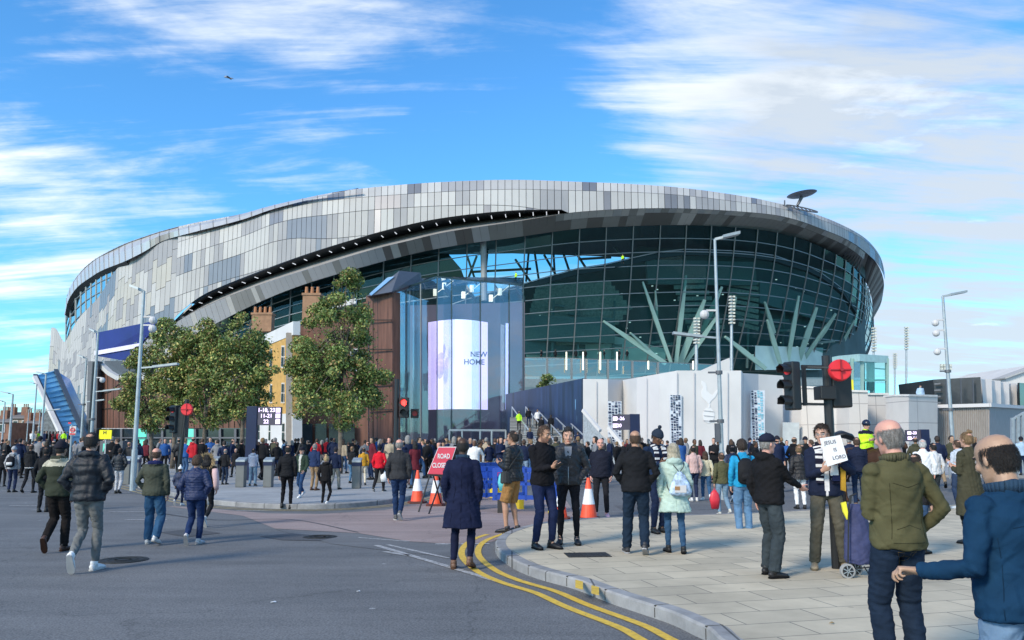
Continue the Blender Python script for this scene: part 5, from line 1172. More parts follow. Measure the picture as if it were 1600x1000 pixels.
def cloth(me, bones, seed, fold=.006, puff=0.0, pitch=.09, it=3):
    c = relax(me, it, vco(me)); setco(me, c); n = vno(me); r = np.random.default_rng(seed); par, jt = bonepar(c, bones); d = np.zeros(len(c))
    for k in range(4):
        f = r.normal(size=3)*np.array([9, 9, 13]); g2 = r.normal(size=3)*16; ph = r.uniform(0, 6)
        w = np.sin(c@f+ph+1.7*np.sin(c@g2)); d += (1-np.abs(w))**2*r.choice((-1, 1))*.5
    d *= fold
    w = np.sin(par*2*np.pi/.062+2.6*np.sin(c@np.array([24., 19., 9.])+seed)); d += fold*.5*w*np.exp(-(jt/.07)**2)
    d += fold*.35*np.sin(c@(r.normal(size=3)*40)+2*np.sin(c@(r.normal(size=3)*30)))
    if puff: d += puff*(np.abs(np.sin(np.pi*par/pitch))**.55-.75)
    setco(me, c+n*d[:, None]); me.polygons.foreach_set('use_smooth', [True]*len(me.polygons)); me.update()
def ik(Rt, T, a, b, pole):
    Rt = Vector(Rt); T = Vector(T); d = T-Rt; L = d.length
    if L > (a+b)*.999: T = Rt+d*((a+b)*.999/L); d = T-Rt; L = d.length
    L = max(L, abs(a-b)+.01); u_ = d.normalized(); x = (a*a-b*b+L*L)/(2*L); h = math.sqrt(max(a*a-x*x, 0)); p = Vector(pole); p = (p-u_*p.dot(u_)).normalized()
    return Rt+u_*x+p*h, T
def hand(mb, w, d, n, side, curl=.35, s=1.0, point=False, skin=0):
    d = d.normalized(); n = (n-d*n.dot(d)).normalized(); th = d.cross(n)*side
    mb.tube([w-d*.03*s, w, w+d*.03*s, w+d*.065*s, w+d*.088*s], [(.026*s, .021*s), (.027*s, .02*s), (.036*s, .017*s), (.040*s, .015*s), (.036*s, .012*s)], 12, up=th, mi=skin)
    for k, L in enumerate((.072, .080, .074, .058)):
        q = w+d*(.082-.004*abs(k-1))*s+th*(.029-.0195*k)*s; cc = curl*(1+.22*k) if not (point and k == 0) else .05; dd = d.copy(); r = (.0088-.0006*(k == 3))*s; pts = [q-dd*.012*s, q]; a = 0
        for f in (.45, .3, .25):
            a += cc; dd = d*math.cos(a)+n*math.sin(a)+th*(.05-.03*k); q = q+dd.normalized()*L*f*s; pts.append(q)
        mb.tube(pts, [r, r, r*.95, r*.88, r*.7], 8, mi=skin)
    q = w+d*.022*s+th*.026*s+n*.006*s; d1 = (d*.62+th*.72+n*.25).normalized(); q1 = q+d1*.038*s; q2 = q1+(d*.85+th*.3+n*(.2+curl*.5)).normalized()*.032*s; q3 = q2+(d*.9+n*(.1+curl*.6)).normalized()*.024*s
    mb.tube([q-d1*.012*s, q, q1, q2, q3], [.013*s, .013*s, .0105*s, .0098*s, .007*s], 8, mi=skin)
HEADR = [(-.118, .020, .022, .060), (-.108, .036, .040, .046), (-.085, .052, .062, .024), (-.05, .063, .080, .008), (-.015, .070, .091, 0), (.02, .0745, .097, -.005), (.05, .076, .098, -.008), (.078, .068, .088, -.01), (.100, .050, .066, -.012), (.113, .028, .038, -.012), (.118, .008, .01, -.012)]
SKIN = {'fair': (.52, .30, .22), 'pink': (.60, .31, .24), 'tan': (.40, .225, .15), 'brown': (.13, .065, .04), 'dark': (.065, .034, .022), 'olive': (.40, .25, .17)}
HAIRC = {'black': (.012, .010, .010), 'dark': (.03, .02, .015), 'brown': (.07, .04, .025), 'light': (.19, .12, .06), 'blond': (.48, .36, .19), 'grey': (.24, .23, .22), 'white': (.5, .5, .5), 'ash': (.42, .38, .29)}
def strands(style, seed, det, M):
    r = np.random.default_rng(seed); n = {1: 1500, 2: 15000}[det]; w = {1: .0035, 2: .0011}[det]
    ex = {'short': .012, 'crop': .006, 'messy': .026, 'bald': .009, 'long': .02, 'bun': .010, 'curly': .028, 'quiff': .018, 'thin': .005}[style]; ln = {'crop': .016, 'bald': .022, 'curly': .03, 'messy': .045, 'long': .05, 'short': .03, 'bun': .04, 'quiff': .035, 'thin': .02}[style]
    ph = r.uniform(0, 2*np.pi, n); dz = r.uniform(-.66, 1, n); st = np.sqrt(1-dz*dz); dx = st*np.sin(ph); dy = st*np.cos(ph)
    low = np.where(dy < -.25, -.62, np.where(dy < .30, -.2, .40+.30*np.maximum(0, dy-.3))); low = np.where((dy >= -.25) & (dy < .1), -.26, low)+r.normal(0, .04, n)
    f = np.clip((dz-low)/.16, 0, 1)
    if style == 'bald': f *= np.clip((.55-dz+.10*(dy > .2)*-1)/.22, 0, 1)*np.clip((.52-dy)/.2, 0, 1)+ (dz > .4)*.012
    k = r.random(n) < f; dx, dy, dz, f = dx[k], dy[k], dz[k], f[k]; m = len(dx)
    D = np.stack([dx, dy, dz], 1); base_ = np.stack([.0755*dx, .098*dy-.008, .112*dz+.004], 1)+D*(ex*.4*f)[:, None]
    crown = np.array([0, -.5, .85]); fl = D-crown; fl -= D*np.sum(fl*D, 1)[:, None]; fl /= np.linalg.norm(fl, axis=1)[:, None]+1e-6
    if style == 'bald': fl = fl*.3+np.array([0, -.5, -.9])
    fl += r.normal(0, .35 if style not in ('messy', 'curly') else .8, (m, 3)); fl -= D*(np.sum(fl*D, 1)*.9)[:, None]; fl /= np.linalg.norm(fl, axis=1)[:, None]
    tip = base_+fl*(ln*r.uniform(.6, 1.2, m))[:, None]+D*(ex*.7*r.uniform(.2, 1.2, m))[:, None]
    sd = np.cross(fl, D); sd /= np.linalg.norm(sd, axis=1)[:, None]; mid = (base_+tip)/2+D*(ex*.3)
    vs = np.concatenate([base_-sd*w/2, base_+sd*w/2, mid+sd*w/2, mid-sd*w/2, tip], 0)
    i = np.arange(m); fs = [(a, a+m, a+2*m, a+3*m) for a in i]+[(a+3*m, a+2*m, a+4*m) for a in i]
    mb = MB(); mb.v = [tuple(v_) for v_ in vs]; mb.f = fs; mb.m = [0]*len(fs); me = mb.mesh('strands'); me.transform(M); return me
def hair_shell(style, seed, s=1.0, det=1):
    nu, nv = (44, 30) if det > 1 else (26, 18); r = np.random.default_rng(seed); mb = MB(); V_ = []
    ex = {'short': .010, 'crop': .005, 'messy': .022, 'bald': .008, 'long': .020, 'bun': .010, 'curly': .026, 'quiff': .014, 'thin': .004}[style]
    inc = {}
    for i in range(nv+1):
        th = math.pi*i/nv*.80
        for j in range(nu):
            ph = 2*math.pi*j/nu; dx, dy, dz = math.sin(th)*math.sin(ph), math.sin(th)*math.cos(ph), math.cos(th)
            front = dy; nse = .5*math.sin(7*ph+seed)+.5*math.sin(13*ph+2*th+seed*2)
            low = -.62 if dy < -.25 else (-.12 if dy < .30 else .40+.30*max(0, dy-.3))
            if -.25 <= dy < .1: low = -.38 if style in ('long', 'curly', 'messy') else -.18
            if style == 'long': low = -.9 if dy < .25 else low
            low += nse*.035
            ok = dz > low
            if style == 'bald': ok = ok and (dz < .50+nse*.05 and dy < .45) 
            if style == 'thin': ok = ok and (dz < .72 or dy < -.1)
            fade = min(1, max(0, (dz-low)/.22))
            if style == 'bald': fade = min(fade, max(0, (.56-dz)/.2))
            e = ex*(.25+.75*fade)*(1+.25*nse*(style in ('messy', 'curly')))
            if style == 'quiff' and dz > .5 and dy > 0: e += .022*(dz-.5)*2
            if style in ('curly', 'messy'): e += .007*math.sin(19*ph+5*th)*math.sin(17*th)
            V_.append(((.0755+e)*dx, (.098+e)*dy-.008, (.112+e)*dz+.004)); inc[(i, j)] = ok
    fs = []
    for i in range(nv):
        for j in range(nu):
            k = (j+1) % nu
            if inc[(i, j)] and inc[(i+1, j)] and inc[(i, k)] and inc[(i+1, k)]: fs.append((i*nu+j, (i+1)*nu+j, (i+1)*nu+k, i*nu+k))
    # inner shell
    n0 = len(V_); inn = [(x*.93, y*.93-.0005, z*.93) for x, y, z in V_]
    ed = {}
    for f in fs:
        for a in range(4):
            e = (f[a], f[(a+1) % 4]); ed[e] = ed.get(e, 0)+1
    rim = [e for e in ed if (e[1], e[0]) not in ed]
    used = sorted({v_ for f in fs for v_ in f}); mp = {v_: i for i, v_ in enumerate(used)}; nu_ = len(used)
    VV = [V_[v_] for v_ in used]+[inn[v_] for v_ in used]
    F_ = [tuple(mp[v_] for v_ in f) for f in fs]+[tuple(mp[v_]+nu_ for v_ in f)[::-1] for f in fs]+[(mp[b], mp[a], mp[a]+nu_, mp[b]+nu_) for a, b in rim]
    mb.add(VV, F_)
    if style == 'bun':
        for q in ((0, -.06, .118), (.018, -.07, .125), (-.016, -.066, .128), (0, -.05, .135)): mb.ball(q, .03, 10, 8)
    if style == 'long':
        for k in range(9):
            a = math.pi*(.62+.76*k/8)+math.pi; x = .085*math.sin(a*1.0) if False else -.075+.15*k/8; y = -.055-.045*math.sin(math.pi*k/8)
            mb.tube([(x*.9, y*.8, .03), (x, y, -.06), (x*1.08, y-.008, -.14), (x*.95, y-.004, -.19-.02*math.sin(k*2))], [.026, .032, .028, .012], 7)
    return mb
PEOPLE = {}
def person(name, pos, yaw, H, label, group=None, skin='fair', hair='short', hairc='brown', hat=None, hatc=(.02, .02, .03), top='jacket', topc=(.02, .02, .025), legs='jeans', legc=(.03, .05, .12),
           shoec=(.02, .02, .02), solec=None, b=1.0, feet=((-.1, 0, 0), (.1, 0, 0)), arms=('down', 'down'), lean=0.0, head=(0, 0, 0), det=1, puff=0, hood=False, long=0, collar=True, beard=None, collarc=None, seed=None,
           legw=1.0, shorts=False, glasses=False, open_=None, curl=.35, trim=None, topname=None, yokec=None):
    seed = seed if seed is not None else (abs(hash(label)) % 997 if False else sum(map(ord, label)) % 997)
    vs = {0: .026, 1: .0135, 2: .008}[det]; sk = H/1.78
    t = thing(name, pos, label, 'person', group); t.rotation_euler = (0, 0, R(yaw)); t.scale = (sk, sk, sk)
    # legs
    ank = []
    for sx, f in zip((-1, 1), feet): ank.append(V(f[0], f[1], .085+f[2]))
    hd = [math.hypot(a.x-(-.085 if i == 0 else .085), a.y) for i, a in enumerate(ank)]
    zp = min(.945, max(ank[i].z+math.sqrt(max(.858**2-hd[i]**2, .3)) for i in (0, 1)) if True else .945); zp = min(zp, min(ank[i].z+math.sqrt(max(.862**2-hd[i]**2, .2)) for i in (0, 1) if ank[i].z < .12))
    pel = V(0, 0, zp); hips = [V(-.085, 0, zp-.01), V(.085, 0, zp-.01)]
    Rm = Matrix.Rotation(-lean, 3, 'X'); up = Rm@V(0, 0, 1); fw = Rm@V(0, 1, 0)
    def TP(x, y, z): return pel+Rm@V(x, y, z)
    knees = []; 
    for i in (0, 1):
        k, a = ik(hips[i], ank[i], .44, .425, (0.06*(-1, 1)[i], 1, 0.15)); knees.append(k); ank[i] = a
    sh = [TP(-.168*(.9+.1*b), -.01, .435), TP(.168*(.9+.1*b), -.01, .435)]
    PR = {'down': (.055, .03, -.50), 'swing_f': (.03, .20, -.46), 'swing_b': (.06, -.17, -.47), 'pocket': (-.01, .07, -.425), 'phone': (-.14, .27, -.24), 'fold': (-.22, .21, -.20), 'belly': (-.10, .24, -.22), 'reach': (0, .5, -.2), 'back': (-.1, -.16, -.38), 'chest': (-.13, .25, -.12)}
    elb = []; wr = []; hdr = []
    for i in (0, 1):
        sd_ = (-1, 1)[i]; a = arms[i]; pole = V(sd_*.55, -1, -.2); hdv = None
        if isinstance(a, dict): tg = a['t']; pole = V(sd_*a.get('pole', (.55, -1, -.2))[0], a.get('pole', (.55, -1, -.2))[1], a.get('pole', (.55, -1, -.2))[2]); hdv = a
        else: tg = PR[a]; 
        if a == 'pocket': pole = V(sd_*1, -.8, 0)
        T_ = sh[i]+Rm@V(sd_*tg[0], tg[1], tg[2]); e, w = ik(sh[i], T_, .285, .25, Rm@pole); elb.append(e); wr.append(w); hdr.append(hdv)
    # head frame
    hc = TP(0, .018, .485+.06)+up*.0; HM = Matrix.Rotation(R(head[0]), 3, 'Z')@Matrix.Rotation(R(head[1]), 3, 'X')@Matrix.Rotation(R(head[2]), 3, 'Y')
    nb = TP(0, -.012, .50); ho = nb+Rm@V(0, .012, .055)+HM@V(0, .012, .105)
    # ---- body: one continuous skin
    mb = MB(); M4 = lambda p: ho+HM@V(*p)
    rg = []
    base_v = len(mb.v); n = 22
    for z, rx, ry, yc in HEADR:
        for j in range(n):
            a = 2*math.pi*j/n; cs, sn = math.cos(a), math.sin(a); mb.v.append(tuple(M4((rx*cs, yc+ry*sn, z))))
    k = len(HEADR); fs = [(base_v+i*n+j, base_v+i*n+(j+1) % n, base_v+(i+1)*n+(j+1) % n, base_v+(i+1)*n+j) for i in range(k-1) for j in range(n)]+[tuple(range(base_v, base_v+n))[::-1], tuple(range(base_v+(k-1)*n, base_v+k*n))]
    mb.f += fs; mb.m += [0]*len(fs)
    nk = .052*(.9+.1*b)
    mb.tube([TP(0, -.01, .42), nb, M4((0, -.022, -.09)), M4((0, -.02, -.03))], [.09, nk*1.12, nk, nk*.95], 14)
    if det > 0:
        mb.tube([M4((0, .086, .025)), M4((0, .100, .0)), M4((0, .113, -.024)), M4((0, .098, -.036))], [.008, .0095, .0145, .010], 8)
        for s in (-1, 1): mb.ball(M4((s*.077, -.008, -.008)), (.010, .019, .031), 10, 8, M=HM@Matrix.Rotation(s*.35, 3, 'Z')); mb.ball(M4((s*.012, .099, -.030)), .0085, 8, 6); mb.ball(M4((s*.042, .062, -.022)), (.022, .024, .024), 8, 6)
        mb.ball(M4((0, .086, -.060)), (.024, .011, .0065), 8, 6); mb.ball(M4((0, .083, -.072)), (.019, .011, .007), 8, 6); mb.ball(M4((0, .079, -.098)), (.02, .016, .014), 8, 6)
        for s in (-1, 1): mb.ball(M4((s*.030, .083, .028)), (.024, .012, .008), 8, 6)
    mb.tube([TP(0, 0, .46), TP(0, 0, .2), TP(0, 0, 0), TP(0, 0, -.06)], [.10, .09, .09, .09], 10)
    for i in (0, 1):
        mb.tube([TP(0, 0, .43), sh[i], elb[i], wr[i]], [.05, .04, .033, .025], 8)
        if shorts: mb.tube([hips[i], hips[i].lerp(knees[i], .55), knees[i]+V(0, .008, .03), knees[i], knees[i].lerp(ank[i], .3)+V(0, -.012, 0), knees[i].lerp(ank[i], .65), ank[i]], [.07, .070, .056, .052, .058, .041, .036], 12)
        else: mb.tube([hips[i], knees[i], ank[i]], [.06, .04, .03], 8)
        mb.tube([ank[i], ank[i]+V(0, .05, -.045)], [.033, .03], 8)
        fd = (wr[i]-elb[i]).normalized(); sd_ = (-1, 1)[i]; hv = hdr[i]
        nn = V(-sd_, 0, 0)
        if hv and 'n' in hv: nn = Rm@V(hv['n'][0]*sd_, hv['n'][1], hv['n'][2])
        elif arms[i] in ('phone', 'belly', 'fold', 'chest'): nn = Rm@V(-sd_*.5, -.6, .5)
        if hv and 'd' in hv: fd = (Rm@V(hv['d'][0]*sd_, hv['d'][1], hv['d'][2])).normalized()
        hs = max(1.0, .2) if det > 0 else 1.15
        if arms[i] != 'pocket': 
            if det == 0: mb.tube([wr[i], wr[i]+fd*.08, wr[i]+fd*.16], [.03, .038, .024], 7, flat=.6)
            else: hand(mb, wr[i], fd, nn, sd_, hv.get('curl', curl) if hv else curl, 1.04, point=bool(hv and hv.get('point')))
        t['_h%d' % i] = 0
    bv = {0: .022, 1: .0085, 2: .0052}[det]
    me = remesh(mb.mesh('body'), bv); c = relax(me, 2 if det else 1, vco(me)); HMi = np.array(HM.transposed()); L = (c-np.array(ho))@np.array(HM)
    if det > 0:
        for s in (-1, 1):
            d2 = np.sum((L-np.array([s*.031, .088, .008]))**2, 1); c -= (np.exp(-d2/.0125**2)*.0075)[:, None]*np.array(HM@V(0, 1, 0))
    setco(me, c)
    me.materials.clear(); sm = mat('skin '+skin, SKIN[skin], .5, 0, .07, 14, .08, 90, spec=.4); me.materials.append(sm); me.materials.append(mat('lips '+skin, tuple(q*f for q, f in zip(SKIN[skin], (.85, .55, .55))), .45)); me.materials.append(mat('stubble '+hairc, tuple(.6*h+.25*q for h, q in zip(HAIRC[hairc], SKIN[skin])), .8, var=.3, scale=60))
    me.materials.append(mat('brow '+hairc, tuple(.8*q+.01 for q in HAIRC[hairc]), .9))
    if det > 0:
        P_ = np.array([L[list(p.vertices)].mean(0) if False else (0, 0, 0) for p in ()]) if False else None
        nf = len(me.polygons); lv = np.empty(len(me.loops), np.int32); me.loops.foreach_get('vertex_index', lv); ls = np.empty(nf, np.int32); me.polygons.foreach_get('loop_start', ls); fc = L[lv[ls]]
        mi = np.zeros(nf, np.int32)
        x, y, z = np.abs(fc[:, 0]), fc[:, 1], fc[:, 2]
        mi[(x < .023) & (y > .07) & (z < -.055) & (z > -.076)] = 1
        if hair == 'bald' and det == 2: mi[(z > -.075) & (z < .05) & (y < .01) & (x < .073) & (y < -.02)] = 2
        if beard: mi[((z < -.045) & (z > -.125) & (y > .0) & (mi == 0) & (((x > .026) | (z < -.078) | (z > -.052)))) & ((z < -.052+.9*np.maximum(0, .03-y)) )] = 2
        mi[(np.abs(z-.029-.1*(x-.03)*-1) < .0055) & (x > .012) & (x < .052) & (y > .06)] = 3
        me.polygons.foreach_set('material_index', mi)
    me.polygons.foreach_set('use_smooth', [True]*len(me.polygons)); loc_build(me, 'body', t)
    if det > 0:
        for s in (-1, 1):
            e = MB(); q = M4((s*.031, .0775, .008)); e.ball(q, .0112, 12, 8); e.ball(q+HM@V(0, .0060, 0), .0066, 8, 6, 1); loc_build(e.mesh('eye', True), 'eye', t, [mat('eye white', (.30, .27, .25), .3, var=0), mat('iris dark', (.03, .02, .015), .2, var=0)])
    # ---- hair / hat
    HMt = Matrix.Translation(ho)@HM.to_4x4(); hm = mat('hair '+hairc, HAIRC[hairc], .7, 0, .5, 55, .8, 120, stretch=(1, 1, .3))
    if hair:
        h = hair_shell(hair, seed % 50, det=det if det else 1).mesh('hair', True); h.transform(HMt)
        if det:
            if hair == 'bald': h.clear_geometry() if det == 2 else None
            s_ = strands(hair, seed, det, HMt); bm = bmesh.new(); bm.from_mesh(h); bm.from_mesh(s_); bm.to_mesh(h); bm.free(); bpy.data.meshes.remove(s_)
        loc_build(h, 'hair', t, [hm])
    if hat:
        h = MB(); hcm = fab('hat %.2f %.2f %.2f' % hatc, hatc)
        if hat == 'cap':
            h.tube([(0, -.008, -.0+.028), (0, -.008, .06), (0, -.008, .10), (0, -.010, .128), (0, -.012, .137)], [(.087, .110), (.088, .110), (.074, .094), (.04, .05), (.008, .01)], 26, up=(1, 0, 0))
            h.slab([(-.062, .085, .034), (-.05, .135, .026), (-.02, .165, .022), (.02, .165, .022), (.05, .135, .026), (.062, .085, .034)], (0, 0, .007)); h.ball((0, -.01, .139), .008, 8, 6)
        if hat in ('beanie', 'flat', 'child'):
            h.tube([(0, -.01, .022), (0, -.01, .03), (0, -.01, .07), (0, -.012, .11), (0, -.014, .140), (0, -.014, .152)], [(.084, .107), (.089, .112), (.086, .108), (.068, .086), (.036, .045), (.008, .01)], 26, up=(1, 0, 0))
            h.tube([(0, -.01, .012), (0, -.01, .02), (0, -.01, .056), (0, -.01, .062)], [(.086, .108), (.093, .116), (.093, .116), (.086, .108)], 26, up=(1, 0, 0), mi=1)
            if hat != 'flat': h.ball((0, -.014, .178), .034, 12, 8)
        if hat == 'bucket':
            h.tube([(0, -.01, .035), (0, -.01, .09), (0, -.01, .125), (0, -.01, .13)], [(.086, .108), (.082, .102), (.066, .08), (.01, .01)], 22, up=(1, 0, 0)); h.tube([(0, -.01, .022), (0, -.01, .04)], [(.118, .142), (.086, .108)], 22, up=(1, 0, 0))
        hh = h.mesh('hat', True); hh.transform(HMt); loc_build(hh, {'cap': 'cap', 'bucket': 'hat'}.get(hat, 'beanie'), t, [hcm, fab('hat band', (.11, .11, .12))])
    if hat == 'helmet': pass
    # ---- upper clothing
    pf = .014 if puff else 0; mb = MB(); bones = [((*TP(0, 0, -.1),), (*TP(0, 0, .5),), .15)]
    hem = -.075 if not long else -long
    def tor(m_, z, rx, ry, y=0): m_.append((TP(0, y, z), (rx*b*(1 if z < .4 else .93+.07/b)+pf, ry*(b*1.04 if z < .42 else 1)+pf)))
    R_ = []
    if long:
        zb = zp-long; R_.append((pel+V(0, -.01, -long), (.255*b, .185*b))); R_.append((pel+V(0, 0, -long*.5), (.225*b, .165*b))); tor(R_, -.08, .195, .145)
    else:
        tor(R_, hem, .178, .128, 0); tor(R_, hem+.02, .182, .132, 0); tor(R_, hem+.06, .186, .136)
    tor(R_, .10, .168, .128, .004*b+(b-1)*.12); tor(R_, .24, .172, .130, .004+(b-1)*.1); tor(R_, .34, .184, .132); tor(R_, .40, .180, .124, -.006); tor(R_, .45, .158, .108, -.01); tor(R_, .485, .118, .090, -.013); tor(R_, .515, .080, .074, -.014); 
    if collar: R_.append((nb+Rm@V(0, .005, .045), (.072, .076)))
    mb.tube([p for p, r in R_], [r for p, r in R_], 28, up=(1, 0, 0))
    for i in (0, 1):
        sl = wr[i]-(wr[i]-elb[i]).normalized()*.004; q = sh[i]; m1 = q.lerp(elb[i], .5); m2 = elb[i].lerp(sl, .5)
        inn = TP((-1, 1)[i]*.08, -.01, .435)
        f = (.93+.07*b)
        mb.tube([inn, q, q.lerp(elb[i], .25), m1, elb[i], m2, sl], [.05, .058*f+pf, .062*f+pf, .058*f+pf, .052*f+pf, .046*f+pf, .037+pf*.4], 14)
        mb.ball(q+Rm@V(0, 0, -.006), .064*f+pf, 14, 10)
        bones += [((*q,), (*elb[i],), .06), ((*elb[i],), (*sl,), .05)]
    if hood:
        mb.ball(nb+Rm@V(0, -.075, .005), (.115, .062, .058), 16, 10, M=Rm); mb.tube([nb+Rm@V(-.085, .045, -.005), nb+Rm@V(-.105, -.03, .015), nb+Rm@V(-.05, -.095, .02), nb+Rm@V(.05, -.095, .02), nb+Rm@V(.105, -.03, .015), nb+Rm@V(.085, .045, -.005)], [.02, .034, .04, .04, .034, .02], 10)
    me = remesh(mb.mesh('top'), vs); cloth(me, bones, seed, {0: .004, 1: .0085, 2: .007}[det], .010 if puff else 0, puff if puff else .09, it=2 if det else 1)
    tn = topname or {'jacket': 'jacket', 'coat': 'coat'}.get(top, top); tm = fab('fabric %.3f %.3f %.3f %s' % (*topc, 'p' if puff else ''), topc, .5 if puff else .85, spec=.35 if puff else .12, bs=220)
    me.materials.clear(); me.materials.append(tm)
    extra = []
    if yokec or open_ or trim or collarc:
        c = vco(me); Lc = (c-np.array(pel))@np.array(Rm); nf = len(me.polygons); lv = np.empty(len(me.loops), np.int32); me.loops.foreach_get('vertex_index', lv); ls = np.empty(nf, np.int32); me.polygons.foreach_get('loop_start', ls); fc = Lc[lv[ls]]; mi = np.zeros(nf, np.int32)
        def addm(col, mask): me.materials.append(fab('fabric %.3f %.3f %.3f t' % col, col)); mi[mask] = len(me.materials)-1
        if open_: addm(open_, (np.abs(fc[:, 0]) < .018+.10*np.clip(fc[:, 2]-(-.05), 0, .6)*.55) & (fc[:, 1] > .05))
        if yokec: addm(yokec, (fc[:, 2] > .40) & (fc[:, 2] < .52))
        if trim: addm(trim, fc[:, 2] < (-.045 if not long else -long+.02))
        if collarc: addm(collarc, (fc[:, 2] > .495) & (np.hypot(fc[:, 0], fc[:, 1]) < .16))
        me.polygons.foreach_set('material_index', mi)
    loc_build(me, tn, t)
    # zip line for jackets seen from the front
    # ---- trousers
    mb = MB(); lw = legw; bones = []
    fatb = .9+.1*b
    mb.tube([pel+V(0, 0, .07), pel+V(0, 0, .0), pel+V(0, 0, -.07), pel+V(0, 0, -.12)], [(.150*b, .108*b), (.166*b, .122*b), (.160*fatb, .115*fatb), (.09, .07)], 22, up=(1, 0, 0))
    for i in (0, 1):
        h_ = hips[i]; k_ = knees[i]; a_ = ank[i]; 
        if shorts: pts = [h_, h_.lerp(k_, .35), h_.lerp(k_, .98)]; rr = [.088, .094, .092]
        else:
            e_ = a_+(k_-a_).normalized()*.0+V(0, 0, -.012 if lw > 1 else .02); pts = [h_+V(0, 0, -.0), h_.lerp(k_, .25), h_.lerp(k_, .6), k_, k_.lerp(a_, .3)+V(0, -.008, 0), k_.lerp(a_, .7), e_]
            rr = [.088*fatb, .089*fatb, .074*lw, .062*lw, .062*lw, .054*lw+(lw-1)*.02, .046*lw+(lw-1)*.045]
        mb.tube(pts, rr, 16); bones += [((*h_,), (*k_,), .08), ((*k_,), (*a_,), .055)]
    me = remesh(mb.mesh('legs'), vs*.9); cloth(me, bones, seed+5, {0: .003, 1: .0075, 2: .0065}[det], it=2 if det else 1)
    me.materials.clear(); me.materials.append(fab('trouser %.3f %.3f %.3f' % legc, legc, .9, var=.28)); loc_build(me, 'shorts' if shorts else {'jeans': 'jeans'}.get(legs, 'trousers'), t)
    # ---- shoes
    for i in (0, 1):
        a_ = ank[i]; f = feet[i]; pit = f[3] if len(f) > 3 else (.0 if f[2] < .03 else -min(1.15, f[2]*5)); ty = f[4] if len(f) > 4 else (-1, 1)[i]*-.16
        FM = Matrix.Rotation(ty, 3, 'Z')@Matrix.Rotation(pit, 3, 'X'); o0 = a_
        q = lambda x, y, z: o0+FM@V(x, y, z)
        s = MB(); s.tube([q(0, -.072, -.048), q(0, -.06, -.043), q(0, 0, -.036), q(0, .07, -.045), q(0, .13, -.054), q(0, .175, -.060), q(0, .195, -.066)], [(.022, .024), (.034, .036), (.038, .044), (.043, .036), (.046, .028), (.038, .022), (.016, .012)], 14, up=(FM@V(1, 0, 0)))
        s.tube([q(0, -.012, -.04), q(0, -.014, .022), q(0, -.014, .03)], [(.042, .052), (.042, .050), (.036, .045)], 12, up=(FM@V(1, 0, 0)))
        so = s.mesh('shoe', True); sc_ = loc_build(so, 'shoe', t, [fab('shoe %.2f %.2f %.2f' % shoec, shoec, .5, spec=.5)])
        s = MB(); out = [(0, -.082), (.03, -.07), (.037, -.02), (.040, .05), (.050, .12), (.040, .18), (.015, .205), (-.015, .205), (-.036, .18), (-.044, .12), (-.038, .05), (-.036, -.02), (-.03, -.07)]
        s.slab([q(x, y, -.066) for x, y in out], FM@V(0, 0, -.019)); loc_build(s.mesh('sole'), 'sole', t, [fab('sole %.2f' % (solec or shoec)[0], solec or tuple(.6*x for x in shoec), .8)])
    for k in [k for k in t.keys() if k.startswith('_h')]: del t[k]
    t_info = dict(sh=sh, elb=elb, wr=wr, pel=pel, Rm=Rm, nb=nb, ho=ho, HM=HM, TP=TP, knees=knees, ank=ank, scale=sk, yaw=R(yaw), pos=Vector(pos))
    PEOPLE[t.name] = t_info
    return t
def loc_build(me, name, t, mats=None):
    if mats:
        me.materials.clear()
        for m in mats: me.materials.append(m)
    if len(me.polygons) and not me.polygons[0].use_smooth and name not in ('sole',): pass
    if name not in ('body', 'hair') and len(me.polygons) < 3000: bm = bmesh.new(); bm.from_mesh(me); bmesh.ops.recalc_face_normals(bm, faces=bm.faces); bm.to_mesh(me); bm.free()
    o = bpy.data.objects.new(name, me); COL.objects.link(o); o.parent = t; return o
def toworld(t, p):
    i = PEOPLE[t.name]; return i['pos']+Matrix.Rotation(i['yaw'], 3, 'Z')@(Vector(p)*i['scale'])
def put(px, fy, hy, z=0.0, hmin=1.0, hmax=2.02):
    p = gnd(px, fy, z); H = at(px, hy, p.y).z-z; return p, max(hmin, min(hmax, H))
def far(px, Y, hy, z=0.0):
    p = gx(px, Y, z); return p, at(px, hy, Y).z-z
BLK = (.016, .017, .020); NVY = (.012, .018, .045); JEAN = (.022, .05, .115); DJEAN = (.012, .02, .05); LJEAN = (.14, .22, .33); OLV = (.055, .058, .036); GRY = (.10, .105, .11); WHT = (.72, .72, .72)
WALK_L = ((-.09, .22, 0), (.09, -.30, .10)); WALK_R = ((-.09, -.30, .10), (.09, .22, 0)); STR_L = ((-.08, .12, 0), (.08, -.22, .14, -1.0)); STR_R = ((-.08, -.22, .14, -1.0), (.08, .12, 0)); STAND = ((-.12, 0, 0), (.12, .02, 0)); CLOSE = ((-.09, 0, 0), (.09, .03, 0))
def P(lab, px, fy, hy, yaw, z=0.0, Y=None, **k):
    if Y: p, H = far(px, Y, hy, z)
    else: p, H = put(px, fy, hy, z)
    return person('person', p, yaw, H-.015, lab, **k)
